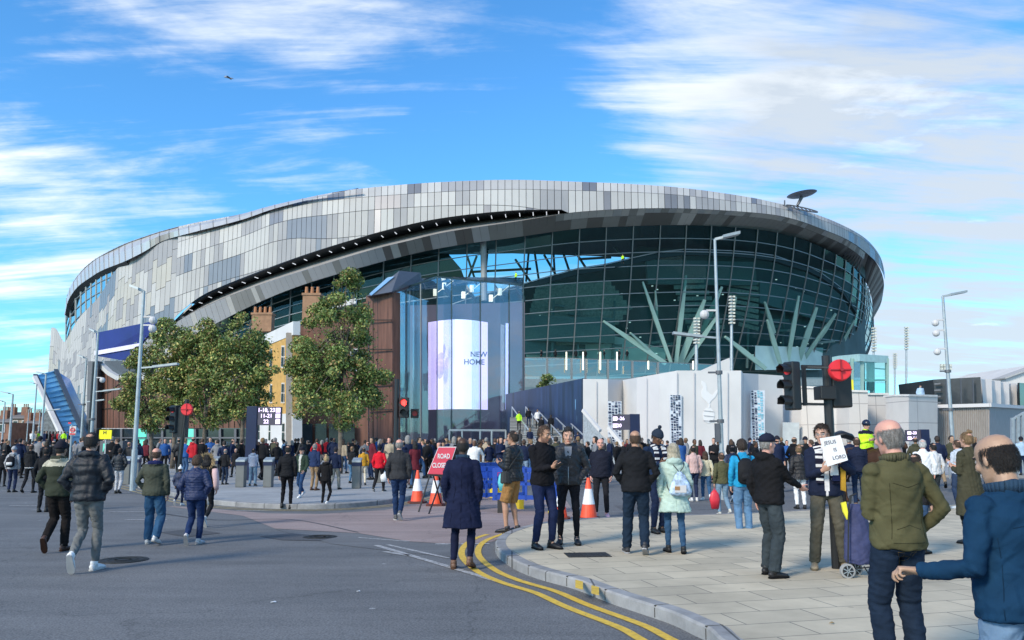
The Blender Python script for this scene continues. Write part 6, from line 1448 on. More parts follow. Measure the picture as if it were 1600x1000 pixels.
# nearest two
p1 = P('bald man in olive green bomber jacket and dark jeans, seen from behind', 1417, 0, 638, 8, KH, Y=5.4, skin='pink', hair='bald', hairc='grey', topc=(.085, .080, .040), legc=(.012, .022, .042), b=1.02, det=2, arms=('belly', 'pocket'), feet=STAND, head=(10, -6, -6), seed=11, legw=1.12, collar=True)
p2 = P('balding dark-haired man in blue fleece jacket with a raised hand at the right edge', 1618, 0, 652, 14, KH, Y=3.55, skin='olive', hair='bald', hairc='black', topc=(.007, .034, .078), legc=LJEAN, b=1.12, det=2, arms=({'t': (.20, .20, -.30), 'pole': (.1, -.5, -1), 'n': (-.7, -.5, -.3), 'd': (.75, .5, .1), 'curl': .75, 'point': False}, 'pocket'), feet=STAND, head=(4, -16, 0), seed=21, lean=.05)
# left group
P('man in black padded hooded jacket, grey jeans and white trainers walking away', 130, 893, 667, 3, b=1.08, det=1, puff=.115, hood=True, topc=(.010, .013, .020), legc=(.14, .145, .145), shoec=(.75, .75, .75), hair='short', hairc='black', feet=((-.05, -.22, .13, -1.05), (.09, .10, 0)), arms=('pocket', 'pocket'), seed=3)
P('man in dark flat cap and olive jacket with cream shoulders and brown shoes', 84, 862, 683, 2, b=1.06, topc=(.035, .042, .030), yokec=(.42, .40, .32), legc=(.014, .012, .012), shoec=(.07, .035, .025), hat='flat', hair='crop', hairc='black', skin='tan', hood=True, feet=((-.04, -.22, .13, -1.0), (.10, .10, 0)), arms=('pocket', 'down'), legw=1.15)
P('man in grey olive jacket with navy hood and loose blue jeans, walking away', 237, 851, 693, 4, b=1.16, topc=(.058, .066, .052), collarc=(.015, .02, .08), legc=(.03, .085, .17), shoec=(.55, .55, .55), hairc='brown', skin='pink', hair='crop', feet=((-.12, .12, 0), (.11, -.14, .06)), arms=('pocket', 'down'), legw=1.3, hood=True)
P('curly-haired boy in ribbed navy padded jacket, one pale trainer lifted', 302, 851, 706, 0, b=1.12, puff=.05, topc=(.014, .026, .085), legc=(.014, .03, .09), shoec=(.5, .5, .52), hair='curly', hairc='brown', feet=((-.07, -.18, .10, -1.0), (.07, .08, 0)), arms=('pocket', 'pocket'), legw=1.0)
g1 = P('woman in black gilet with pale pink sleeves and a fur-trimmed hood', 320, 824, 703, 0, topc=BLK, legc=BLK, shoec=(.6, .6, .6), hairc='black', hair='long', feet=STR_L, arms=('down', 'down'), legw=.9, hood=True)
P('small child in white woolly hat and navy padded jacket', 279, 790, 726, -5, b=1.2, puff=.09, topc=(.02, .03, .07), legc=NVY, shoec=WHT, hat='child', hatc=(.75, .75, .75), hair='short', feet=STR_R, arms=('down', 'down'))
P('man in black padded jacket and pale grey joggers by the nearest left lamp post', 184, 771, 697, 4, puff=.12, topc=(.015, .02, .028), legc=(.42, .43, .46), hairc='black', skin='brown', feet=((-.09, 0, 0), (.09, -.16, .04)), arms=('pocket', 'pocket'))
P('man in black hooded top with white shirt hem left of the flat cap man', 44, 770, 691, 6, topc=BLK, trim=(.7, .7, .7), legc=BLK, hairc='brown', hood=True, feet=((-.14, -.18, .06), (.13, .05, 0)), arms=('belly', 'belly'), legw=.95)
q1 = P('person in grey hooded top with the hood up and navy trousers at far left', 17, 769, 695, 8, topc=(.36, .37, .40), legc=(.02, .03, .07), hair=None, hat='flat', hatc=(.36, .37, .40), hood=True, feet=CLOSE, arms=('down', 'down'))
P('person in black cut off by the left edge of the photo', 2, 760, 700, 20, topc=BLK, legc=BLK, hairc='black')
P('dark-haired person in black jacket just behind the flat cap man', 66, 800, 694, 10, topc=BLK, legc=BLK, hairc='black', skin='brown', feet=CLOSE)
# middle
P('tall man in black bomber jacket and tight black trousers near the plaza kerb', 447, 795, 692, 6, KH*0, topc=(.014, .015, .018), legc=(.008, .008, .010), b=1.08, hairc='black', feet=((-.11, -.05, .04), (.11, 0, 0)), arms=('down', 'down'), legw=.86)
P('young man in dark bucket hat and green striped jacket facing the camera', 470, 777, 694, 165, KH, topc=(.03, .05, .035), open_=(.45, .45, .42), legc=(.02, .05, .12), shoec=WHT, hat='bucket', hair='short', feet=WALK_L, arms=('swing_f', 'swing_b'), seed=9)
P('blond woman in black hooded top, black leggings and white shoes', 508, 793, 708, -12, 0, topc=(.012, .012, .014), legc=(.010, .010, .012), shoec=(.65, .65, .65), hair='bun', hairc='blond', hood=True, feet=((-.12, 0, 0), (.16, -.2, .10)), arms=('down', 'belly'), legw=.85, b=.96)
P('grey-haired man in navy jacket and tan trousers', 490, 766, 690, -20, KH, topc=(.02, .035, .09), legc=(.25, .17, .10), shoec=(.1, .05, .03), hairc='grey', arms=('down', 'down'))
P('man in navy hooded jacket and grey camouflage trousers', 523, 765, 695, -8, KH, topc=(.012, .02, .05), legc=(.22, .22, .20), hairc='black', hat='flat', hatc=(.03, .03, .04), feet=WALK_R, arms=('pocket', 'down'), legw=1.2)
P('man in light grey hooded top and pale blue jeans beside the navy totem', 394, 759, 698, 0, KH, topc=(.40, .42, .50), legc=(.18, .27, .36), hairc='dark', hood=True, feet=STAND, arms=('belly', 'belly'), legw=1.15)
P('man in black jacket and dark jeans left of the navy totem', 350, 757, 699, -10, KH, topc=BLK, legc=(.02, .035, .07), hairc='grey', hair='crop', feet=CLOSE)
P('man in black leather coat walking towards the camera left of the totem', 367, 745, 698, 170, KH, topc=BLK, long=.3, legc=BLK, hair='crop', hairc='grey', feet=WALK_R, arms=('down', 'down'))
r1 = P('person in bright red jacket and black hat left of the bald charcoal man', 592, 768, 693, -12, KH, topc=(.58, .015, .03), legc=(.015, .015, .018), shoec=BLK, solec=WHT, hat='flat', hatc=(.012, .012, .02), hair='short', hairc='black', feet=((-.15, -.18, .05), (.15, .08, 0)), arms=('down', 'pocket'))
P('person in mustard yellow jacket and cream trousers', 567, 758, 697, 15, KH, topc=(.50, .26, .03), legc=(.6, .55, .45), hairc='dark')
P('man in black jacket and mid blue jeans beside a steel bollard', 549, 755, 695, -30, KH, topc=BLK, legc=(.08, .17, .28), hairc='light', arms=('belly', 'belly'))
P('bald man in charcoal jacket and blue jeans crossing the pink road surface', 622, 813, 681, 3, topc=(.035, .037, .042), legc=(.016, .035, .09), shoec=(.1, .1, .1), solec=WHT, hair='bald', hairc='grey', skin='pink', b=1.12, feet=((-.06, .10, 0), (.05, -.14, .08, -.7)), arms=('down', 'down'))
P('man in long navy overcoat and brown boots beside the road closed sign', 722, 888, 676, -4, topc=(.010, .014, .040), long=.42, legc=(.010, .013, .035), shoec=(.15, .08, .05), hair='crop', hairc='black', skin='dark', b=1.08, feet=((-.11, -.03, .0), (.12, -.12, .05)), arms=('down', 'down'), legw=.92, topname='overcoat', seed=31)
s1 = P('man in black ribbed padded jacket and tan shorts with bare legs', 802, 832, 667, 62, topc=(.012, .014, .018), puff=.06, legc=(.30, .16, .06), shorts=True, shoec=(.02, .02, .025), hairc='dark', skin='tan', b=1.12, feet=((-.10, .08, 0), (.10, -.02, 0)), arms=('belly', 'belly'))
m1 = P('bearded man in black jacket and navy chinos looking down at a phone in his hands', 848, 857, 656, 215, KH, topc=(.010, .010, .013), legc=(.014, .022, .065), shoec=(.012, .012, .014), hair='short', hairc='brown', skin='tan', beard=True, feet=((-.13, .04, 0), (.10, -.04, 0)), arms=('phone', 'phone'), head=(18, -16, 0), b=1.02, legw=.98, seed=13)
m2 = P('young dark-haired man in black hooded parka, hands in pockets, facing the camera', 889, 850, 661, 176, KH, topc=(.020, .022, .028), open_=None, legc=(.012, .012, .016), shoec=(.012, .012, .014), hair='quiff', hairc='black', skin='fair', hood=True, puff=.16, feet=((-.12, 0, 0), (.13, .03, 0)), arms=('pocket', 'pocket'), head=(4, -8, 0), legw=.86, seed=14)
m3 = P('bald man with ginger beard in dark track suit and pink trainers facing the camera', 940, 808, 680, 172, 0, topc=(.014, .016, .028), legc=(.016, .016, .02), shoec=(.7, .42, .5), solec=WHT, hair=None, hairc='light', skin='pink', beard=True, b=1.18, feet=STAND, arms=('down', 'down'))
P('man in black zip jacket and dark navy trousers stepping away, beside the mint coat woman', 996, 866, 664, -6, KH, topc=(.012, .013, .016), legc=(.012, .024, .045), shoec=(.03, .03, .035), solec=(.5, .5, .45), hair='crop', hairc='brown', skin='tan', b=1.14, feet=((-.14, .12, 0), (.10, -.10, .05, -.5)), arms=('pocket', 'pocket'), legw=1.15, seed=15)
m4 = P('man in navy and grey bobble hat with a black and white scarf looking down', 1027, 832, 664, 205, KH, topc=(.012, .025, .06), legc=(.012, .02, .05), hat='beanie', hatc=(.02, .03, .05), hair='short', hairc='dark', skin='brown', feet=CLOSE, arms=('belly', 'belly'), head=(10, -24, 0))
w1 = P('ash blond woman in mint green knee-length coat and black ankle boots', 1056, 864, 686, -2, KH, topc=(.42, .55, .50), long=.30, legc=(.03, .075, .15), shoec=(.012, .012, .014), hair='long', hairc='ash', hood=True, b=1.02, feet=((-.10, .10, 0), (.11, -.08, 0)), arms=('down', 'down'), legw=.92, topname='coat', seed=16)
P('man in dusty pink shirt right of the mint coat woman', 1085, 783, 693, 5, 0, topc=(.55, .38, .36), legc=(.02, .03, .07), hairc='black', shoec=WHT, feet=CLOSE)
P('woman with long brown hair in cream cardigan and blue jeans', 1104, 782, 701, -6, 0, topc=(.62, .58, .42), legc=(.04, .10, .20), hair='long', hairc='brown', shoec=WHT, b=.94, feet=WALK_L)
b1 = P('boy in camouflage jacket and light blue jeans walking away', 1130, 806, 703, 10, 0, topc=(.085, .085, .045), legc=(.16, .25, .34), shoec=(.55, .55, .5), hairc='brown', feet=((-.10, 0, 0), (.10, -.22, .08)), arms=('down', 'down'))
P('man in navy quilted jacket and dark trousers behind the camouflage boy', 1147, 785, 691, -5, 0, topc=(.02, .03, .07), puff=.09, legc=(.015, .018, .03), shoec=WHT, hairc='black', feet=WALK_R)
k1 = P('man in bright blue jacket wearing a black backpack, light jeans', 1164, 836, 681, 0, KH*0, topc=(.02, .28, .52), legc=(.10, .20, .34), shoec=(.3, .35, .42), solec=WHT, hair='curly', hairc='dark', feet=CLOSE, arms=('down', 'down'), legw=1.15)
c1 = P('man in navy cap, black hooded top and charcoal jeans reaching out his right hand', 1206, 900, 669, -62, KH, topc=(.011, .011, .013), legc=(.035, .045, .052), shoec=(.012, .012, .014), hat='cap', hatc=(.015, .017, .035), hair='crop', hairc='grey', skin='pink', hood=True, b=1.12, feet=((-.13, .05, 0), (.14, -.10, 0)), arms=('down', {'t': (-.05, .42, -.30), 'pole': (.4, -.6, -.8), 'n': (-.6, 0, .7), 'd': (0, .8, -.45), 'curl': .2}), head=(-4, 0, 0), legw=1.28, seed=17)
h1 = P('man in glasses with navy coat and football scarf holding up a white paper sign', 1296, 888, 654, 168, KH, topc=(.014, .020, .045), open_=(.66, .66, .68), legc=(.085, .080, .062), shoec=(.30, .24, .16), hair='messy', hairc='dark', skin='fair', b=1.08, feet=((-.17, .0, 0), (.17, .03, 0)), arms=({'t': (-.04, .30, -.10), 'n': (-.6, -.6, 0), 'd': (-.4, .5, .6), 'curl': .7}, {'t': (-.10, .30, -.20), 'n': (-.4, -.5, .6), 'd': (-.6, .5, .4), 'curl': .6}), head=(-22, -4, 4), legw=1.2, seed=18)
P('woman with a hair bun in black padded coat and white trousers', 1252, 795, 692, -5, 0, topc=(.015, .015, .018), puff=.10, long=.16, legc=(.72, .72, .72), shoec=(.02, .02, .02), hair='bun', hairc='light', b=.98)
P('brown-haired man in dark navy jumper and jeans behind the sign holder', 1344, 793, 679, -18, 0, topc=(.014, .02, .045), legc=(.015, .03, .07), shoec=(.2, .12, .06), hairc='brown', b=1.1, feet=CLOSE, arms=('belly', 'belly'))
P('person in black coat directly right of the paper sign', 1316, 795, 688, 15, 0, topc=BLK, legc=BLK, hairc='black')
P('woman with blond hair bun in long olive coat beside the blue fleece man', 1522, 850, 668, 22, KH, topc=(.052, .050, .032), long=.50, legc=(.02, .02, .02), hair='bun', hairc='light', b=1.05, topname='coat', arms=('belly', 'belly'), feet=CLOSE)
l1 = P('man in pale grey hooded top and white shoes left of the olive coat', 1502, 795, 683, 20, KH, topc=(.45, .50, .58), legc=(.03, .05, .10), shoec=(.8, .8, .8), hairc='brown', hood=True, arms=('belly', 'belly'), feet=CLOSE)
P('white-haired man in white top just right of the olive jacket man', 1448, 800, 682, -20, KH, topc=(.68, .70, .74), legc=(.03, .03, .05), hairc='white', skin='pink')
P('dark-haired person in white top with black sling behind the white-haired man', 1464, 792, 688, 10, KH, topc=(.60, .62, .64), legc=(.03, .04, .05), hairc='black')
P('striding person mostly hidden by the olive jacket man, one black boot lifted behind', 1440, 868, 700, -62, KH, topc=BLK, legc=(.03, .06, .12), shoec=(.012, .012, .012), hairc='dark', feet=((-.09, .22, 0), (.09, -.36, .12, -1.0)))

from mathutils.bvhtree import BVHTree
def seams(t, child, paths, r, m, name='seam', lift=.0):
    ob = next(c for c in t.children if c.name.split('.')[0] == child); me = ob.data; bv = BVHTree.FromPolygons([v.co for v in me.vertices], [p.vertices[:] for p in me.polygons]); mb = MB()
    i = PEOPLE[t.name]
    for path in paths:
        pts = []
        for a, b in zip(path[:-1], path[1:]):
            for k in range(9):
                p = Vector(a).lerp(Vector(b), k/8); p = i['TP'](*p); ax = i['TP'](0, 0, 0); c = Vector((0, 0, p.z)); d = (c-p); d.z = 0
                h = bv.ray_cast(p-d.normalized()*.3, d.normalized()); 
                if h[0]: pts.append(h[0]+h[1]*lift)
        if len(pts) > 2: mb.tube(pts, r, 5)
    o = mb.build(name, m, None, smooth=True); o.parent = t; return o
M_SE = fab('olive seam', (.035, .034, .018)); 
seams(p1, 'jacket', [[(-.16, -.2, .36), (0, -.25, .33), (.16, -.2, .36)], [(-.14, -.2, .06), (0, -.25, .09), (.14, -.2, .06)], [(-.19, -.2, -.025), (0, -.28, -.025), (.19, -.2, -.025)], [(-.16, -.16, .36), (-.17, -.16, .0)], [(.16, -.16, .36), (.17, -.16, .0)]], .0022, M_SE)
mj = fab('jeans stitching', (.16, .11, .05))
try: seams(p1, 'jeans', [[(-.05, -.2, -.09), (-.13, -.18, -.085), (-.125, -.18, -.2), (-.09, -.2, -.225), (-.055, -.2, -.2), (-.05, -.2, -.09)], [(.05, -.2, -.09), (.13, -.18, -.085), (.125, -.18, -.2), (.09, -.2, -.225), (.055, -.2, -.2), (.05, -.2, -.09)]], .0013, mj)
except Exception as ex: print('seam', ex)
M_SB = fab('blue seam', (.005, .022, .05))
seams(p2, 'jacket', [[(-.17, -.18, .34), (0, -.25, .36), (.17, -.18, .34)], [(-.2, -.1, .3), (-.2, -.1, -.06)], [(.0, -.25, .36), (.0, -.25, -.07)]], .002, M_SB)
for q_, cc in ((c1, (.004, .004, .005)), (m1, (.004, .004, .005))):
    seams(q_, 'jacket', [[(-.2, -.2, -.03), (0, -.28, -.03), (.2, -.2, -.03)], [(-.2, .2, -.03), (0, .28, -.03), (.2, .2, -.03)]], .003, fab('dark seam', cc))
# stand collars
def collar(t, col, r=.078, h=.055):
    i = PEOPLE[t.name]; mb = MB(); n = 26; lo, hi = [], []
    for k in range(n+1):
        a = math.pi*(-.40+1.80*k/n)+math.pi; lo.append(i['nb']+i['Rm']@V(math.cos(a-math.pi/2)*0+math.sin(a)*(r+.006), -math.cos(a)*(r+.004)*-1*-1, .0)); hi.append(i['nb']+i['Rm']@V(math.sin(a)*(r+.012), -math.cos(a)*(r+.012), h+.012*math.cos(a)))
    for k in range(n): mb.quad(lo[k], lo[k+1], hi[k+1], hi[k])
    o = mb.build('collar', mat('collar %.3f' % col[0], col, .85, var=.2, scale=20, bump=.2, bscale=200), None, smooth=True); o.parent = t; s = o.modifiers.new('solid', 'SOLIDIFY'); s.thickness = .012; s.offset = 1; return o
collar(p1, (.07, .066, .033), .076, .036); collar(p2, (.008, .035, .075), .08, .048)

M_DS = fab('navy seam', (.004, .006, .016))
cm = next(o for o in COL.objects if o.get('label', '').startswith('man in long navy overcoat'))
seams(cm, 'overcoat', [[(0, -.3, .42), (0, -.3, -.40)], [(-.14, -.2, .2), (-.17, -.2, -.38)], [(.14, -.2, .2), (.17, -.2, -.38)]], .003, M_DS); collar(cm, (.008, .011, .03), .075, .045)
seams(w1, 'coat', [[(0, -.3, .42), (0, -.3, -.28)], [(-.13, -.22, .1), (.13, -.22, .1)]], .003, fab('mint seam', (.25, .36, .32)))
# ---------------------------------------------------------------- things people carry
def W(t, x, y, z):          # point in a person's torso frame -> world
    i = PEOPLE[t.name]; return toworld(t, i['TP'](x, y, z))
def Wr(t): return Matrix.Rotation(PEOPLE[t.name]['yaw'], 3, 'Z')
def backpack(t, lab, col, accent=None, s=1.0):
    o = thing('backpack', W(t, 0, -.22, .1), lab, 'backpack'); m = fab('pack %.3f %.3f %.3f' % col, col, .7); Mr = Wr(t)
    mb = MB(); f = lambda x, y, z: W(t, x*s, y, .25+(z-.25)*s)
    mb.tube([f(0, -.215, .02), f(0, -.235, .05), f(0, -.235, .2), f(0, -.215, .36), f(0, -.18, .43)], [(.12*s, .06), (.15*s, .085), (.15*s, .09), (.135*s, .075), (.06*s, .03)], 18, up=Mr@V(1, 0, 0)); mb.build('bag', m, o, smooth=True)
    mb = MB(); mb.tube([f(0, -.315, .06), f(0, -.33, .12), f(0, -.32, .19)], [(.10*s, .02), (.11*s, .035), (.1*s, .02)], 14, up=Mr@V(1, 0, 0)); mb.build('pocket', fab('pack accent %.2f' % accent[0], accent) if accent else m, o, smooth=True)
    for sx in (-1, 1):
        mb = MB(); pts = [f(sx*.09, -.17, .40), f(sx*.11, -.10, .485), f(sx*.115, .02, .50), f(sx*.12, .12, .42)]; mb.tube(pts, .02, 8, flat=.5); mb.build('strap', m, o, smooth=True)
    return o
backpack(k1, 'black backpack on the back of the man in the bright blue jacket', (.014, .015, .018), None, 1.05)
backpack(q1, 'small black backpack with white patch on the grey hooded person', (.014, .015, .02), (.6, .6, .6), .9)
# drawstring bag on the mint coat
o = thing('drawstring_bag', W(w1, .03, -.24, .1), 'pale blue patterned drawstring bag on the back of the mint coat', 'bag'); Mr = Wr(w1)
mb = MB(); f = lambda x, y, z: W(w1, x, y, z)
mb.tube([f(.06, -.19, .34), f(.06, -.21, .29), f(.06, -.235, .15), f(.06, -.235, .03), f(.06, -.20, -.02)], [(.03, .015), (.07, .03), (.13, .05), (.16, .055), (.13, .03)], 18, up=Mr@V(1, 0, 0)); mb.build('bag', mat('bag print', (.38, .50, .68), .7, var=.8, scale=16), o, smooth=True)
mb = MB(); mb.box(f(.05, -.292, .08), (.16, .02, .10), PEOPLE[w1.name]['yaw']); mb.build('white_panel', M_WHITE2, o); mb = MB(); mb.box(f(.0, -.296, .09), (.07, .02, .05), PEOPLE[w1.name]['yaw']); mb.build('brown_patch', mat('brown patch', (.3, .16, .07), .7), o)
for sx in (-1, 1):
    mb = MB(); mb.tube([f(.06, -.18, .33), f(.06+sx*.07, -.16, .42), f(.05+sx*.10, -.06, .49)], .006, 6); mb.tube([f(.06+sx*.15, -.22, .0), f(.06+sx*.19, -.12, .1), f(.05+sx*.17, 0, .3)], .006, 6); mb.build('cord', M_BLACK, o)
# fur trim and bags
i = PEOPLE[g1.name]; mb = MB()
for k in range(900):
    a = rng.uniform(0, 6.283); c = toworld(g1, i['nb']+V(math.sin(a)*.125, -.045+.0*math.cos(a), .10+.11*math.cos(a))); d = Vector(rng.normal(size=3))*.03+Wr(g1)@V(math.sin(a)*.05, -.02, math.cos(a)*.05); s = d.cross(V(0, 1, 0)).normalized()*.006; mb.add([c-s, c+s, c+d], [(0, 1, 2)])
mb.build('fur_trim', mat('fur', (.36, .27, .15), .9, var=.6, scale=30), None, fixn=False)
fo = bpy.data.objects['fur_trim']; fo.parent = g1; fo.matrix_parent_inverse = g1.matrix_basis.inverted()
def sleeve(t, col):      # recolour: sleeves as separate pale tubes over the gilet
    i = PEOPLE[t.name]
    for k in (0, 1):
        mb = MB(); a, e, w = (toworld(t, p) for p in (i['sh'][k], i['elb'][k], i['wr'][k])); mb.tube([a.lerp(e, .1), a.lerp(e, .5), e, e.lerp(w, .5), w], [.064, .066, .06, .054, .046], 12)
        o = mb.build('sleeve', fab('sleeve pink', col), None, smooth=True); o.parent = t; o.matrix_parent_inverse = t.matrix_basis.inverted()
sleeve(g1, (.60, .42, .42))
def carrier(t, hand_i, lab, col, w=.16, h=.3):
    i = PEOPLE[t.name]; c = toworld(t, i['wr'][hand_i])+V(0, 0, -.10); o = thing('carrier_bag', c, lab, 'bag'); m = mat('plastic %.2f %.2f %.2f' % col, col, .45, var=.15, scale=9)
    mb = MB(); mb.tube([c+V(0, 0, -.05), c+V(0, 0, -.12), c+V(0, 0, -.25), c+V(.01, 0, -.05-h)], [(.03, .02), (w*.42, .04), (w*.55, .06), (w*.42, .04)], 12, up=(1, 0, 0)); mb.build('bag', m, o, smooth=True)
    mb = MB(); mb.tube([c+V(-.03, 0, -.07), c+V(0, 0, 0), c+V(.03, 0, -.07)], .008, 6); mb.build('handle', m, o)
carrier(r1, 1, 'white carrier bag held by the person in the red jacket', (.75, .75, .75), .2, .34)
carrier(b1, 0, 'red carrier bag held by the boy in camouflage', (.6, .03, .05), .22, .42)
carrier(s1, 1, 'turquoise carrier bag hanging beside the man in shorts', (.12, .50, .56), .2, .36)
o = thing('shoulder_bag', W(s1, -.2, .0, -.02), 'small black shoulder bag worn by the man in tan shorts', 'bag'); mb = MB(); c = W(s1, -.22, .02, .0); mb.tube([c+V(0, 0, -.12), c+V(0, 0, -.1), c+V(0, 0, .08), c+V(0, 0, .10)], [(.09, .03), (.11, .05), (.10, .045), (.08, .03)], 12, up=(1, 0, 0)); mb.build('bag', M_BLACK, o)
mb = MB(); mb.tube([c+V(0, 0, .09), W(s1, -.20, -.1, .25), W(s1, -.05, -.16, .42), W(s1, .12, -.07, .50)], .012, 6); mb.build('strap', M_BLACK, o)
# phone in the man's hands
i = PEOPLE[m1.name]; c = toworld(m1, (i['wr'][0]+i['wr'][1])/2+V(0, .12, .02)); o = thing('phone', c, 'dark phone held in both hands of the bearded man', 'phone')
mb = MB(); mb.box(c, (.072, .15, .009), PEOPLE[m1.name]['yaw'], 0, (Matrix.Rotation(PEOPLE[m1.name]['yaw'], 4, 'Z')@Matrix.Rotation(R(30), 4, 'X'))); mb.build('case', M_BLACK, o, bevel=.003); mb = MB(); mb.box(c+V(0, 0, .006), (.064, .138, .002), 0, 0, (Matrix.Rotation(PEOPLE[m1.name]['yaw'], 4, 'Z')@Matrix.Rotation(R(30), 4, 'X'))); mb.build('screen', mat('phone glass', (.03, .04, .05), .1), o)
# the grey T-shirt of the parka man, scarves, glasses
def worn(t, mb, name, m, smooth=True):
    o = mb.build(name, m, None, smooth=smooth); o.parent = t; o.matrix_parent_inverse = t.matrix_basis.inverted(); return o
mb = MB(); mb.slab([W(m2, -.055, .135, .50), W(m2, .055, .135, .50), W(m2, .05, .145, .40), W(m2, .0, .15, .22), W(m2, -.05, .145, .40)], Wr(m2)@V(0, -.05, 0)); worn(m2, mb, 'grey_shirt', fab('shirt grey', (.25, .26, .30)), False)
mb = MB(); mb.tube([W(m2, 0, .158, .20), W(m2, 0, .160, .05), W(m2, 0, .152, -.06)], .005, 6); worn(m2, mb, 'zip', M_STEEL)
def scarf(t, side, L=.52):
    mb = MB(); mi_ = [fab('scarf white', (.62, .62, .62)), fab('scarf black', (.015, .015, .03))]
    for sx in (-1, 1):
        pts = [W(t, sx*.06, -.06, .535), W(t, sx*.095, .02, .53), W(t, sx*.08, .12, .46), W(t, sx*.085, .165, .34), W(t, sx*.085, .175, .20), W(t, sx*.09, .175, .5-L)]
        for k in range(len(pts)-1):
            n_ = 4
            for j in range(n_):
                a = pts[k].lerp(pts[k+1], j/n_); b = pts[k].lerp(pts[k+1], (j+1)/n_); mb.bar(a, b, .085, .022, mi=(j+k) % 2, up=Wr(t)@V(0, 1, 0))
    worn(t, mb, 'scarf', mi_, False)
scarf(h1, 0, .42); scarf(m4, 0, .30)
i = PEOPLE[h1.name]; mb = MB()
for s in (-1, 1): mb.tube([toworld(h1, i['ho']+i['HM']@V(s*.032+.019*math.cos(a), .103, .006+.015*math.sin(a))) for a in np.linspace(0, 6.283, 17)], .0022, 6)
mb.bar(toworld(h1, i['ho']+i['HM']@V(-.012, .106, .01)), toworld(h1, i['ho']+i['HM']@V(.012, .106, .01)), .004)
for s in (-1, 1): mb.bar(toworld(h1, i['ho']+i['HM']@V(s*.051, .1, .01)), toworld(h1, i['ho']+i['HM']@V(s*.079, .0, .008)), .004)
worn(h1, mb, 'glasses', M_STEEL)
# paper sign
Ys = PEOPLE[h1.name]['pos'].y-.40; tl, tr_, br_, bl_ = at(1281, 685, Ys), at(1313, 680, Ys), at(1325, 719, Ys), at(1293, 729, Ys)
o = thing('paper_sign', (tl+br_)/2, 'white paper sign reading JESUS IS LORD held by the man in glasses', 'sign'); mb = MB(); mb.slab([tl, tr_, br_, bl_], (0, .006, 0)); mb.build('sheet', mat('white card', (.78, .78, .80), .8, var=.03), o)
M_INK = mat('ink', (.05, .05, .09), .8); ang = -math.atan2((tr_-tl).z, (tr_-tl).x)
for s_, fx, fy, z_ in (('JESUS', .42, .20, .062), ('IS', .55, .5, .06), ('LORD', .64, .8, .062)):
    c = tl.lerp(tr_, fx).lerp(bl_.lerp(br_, fx), fy)+V(0, -.004, 0); text(s_, c, z_, M_INK, 'lettering', o, rot=(math.pi/2, ang*-1*-1, 0), ext=.001, bold=False)
# second end of the hanging scarf with navy and red fringe, mustard lining
mb = MB(); mb.box(at(1303, 733, Ys+.18), (.09, .03, .16), 0, 0); mb.box(at(1306, 747, Ys+.18), (.09, .035, .07), 0, 1); mb.box(at(1301, 724, Ys+.18), (.09, .035, .03), 0, 2); worn(h1, mb, 'scarf_end', [fab('scarf white', WHT), fab('scarf navy', (.01, .015, .05)), fab('scarf red', (.4, .02, .03))], False)
mb = MB(); mb.slab([at(1314, 722, Ys+.15), at(1321, 722, Ys+.15), at(1322, 768, Ys+.15), at(1315, 766, Ys+.15)], (0, .03, 0)); worn(h1, mb, 'mustard_lining', fab('mustard', (.42, .24, .03)), False)
# shopping trolley
Yt = PEOPLE[h1.name]['pos'].y-.35; g0 = gnd(1336, 903, KH); Yt = g0.y
o = thing('shopping_trolley', g0, 'navy two-wheeled shopping trolley standing beside the sign holder', 'shopping trolley')
A = lambda x, y, dy=0: at(x, y, Yt+dy)
mb = MB(); M_TR = fab('trolley navy', (.05, .058, .13), .6, var=.25)
secs = [(1343, 881, .165, .11), (1343, 872, .175, .12), (1341, 845, .165, .125), (1338, 815, .14, .11), (1334, 796, .11, .09), (1333, 787, .075, .07)]
mb.tube([A(x, y, .12) for x, y, _, _ in secs], [(a, b) for _, _, a, b in secs], 16, up=(1, 0, 0)); me = remesh(mb.mesh('bag'), .012); cloth(me, [((*A(1342, 880, .12),), (*A(1333, 787, .12),), .1)], 5, .008, it=1); link(me, 'bag', M_TR, o)
mb = MB(); mb.tube([A(1325, 893), A(1326, 800), A(1328, 775), A(1338, 771)], .009, 8); mb.tube([A(1327, 893, .2), A(1328, 800, .2), A(1330, 775, .2), A(1338, 771, .2)], .009, 8); mb.tube([A(1350, 885), A(1362, 904), A(1370, 902), A(1362, 870)], .008, 8); mb.tube([A(1325, 890), A(1360, 886)], .008, 8); mb.build('frame', M_BLACK, o)
for dy in (0, .3):
    mb = MB(); c = A(1324+dy*40, 892-dy*10, dy*.8); mb.tube([c+V(0, -.02, 0), c+V(0, .02, 0)], .083, 24); w_ = mb.build('wheel', mat('wheel grey', (.30, .30, .30), .6), o); mb = MB(); mb.tube([c+V(0, -.026, 0), c+V(0, -.021, 0)], .062, 20); mb.build('hub', M_BLACK, w_)
    mb = MB()
    for a in np.linspace(0, 6.283, 8)[:-1]: mb.bar(c+V(0, -.03, 0), c+V(math.cos(a)*.06, -.03, math.sin(a)*.06), .008)
    mb.build('spokes', M_STEEL, w_)
mb = MB(); mb.slab([A(1315, 786, -.02), A(1322, 784, -.02), A(1325, 800, -.02), A(1324, 812, -.02), A(1318, 800, -.02)], (0, .03, 0)); tag(mb.build('yellow_bag', mat('yellow plastic', (.75, .68, .04), .5)), 'bright yellow bag hanging on the shopping trolley handle', 'bag')

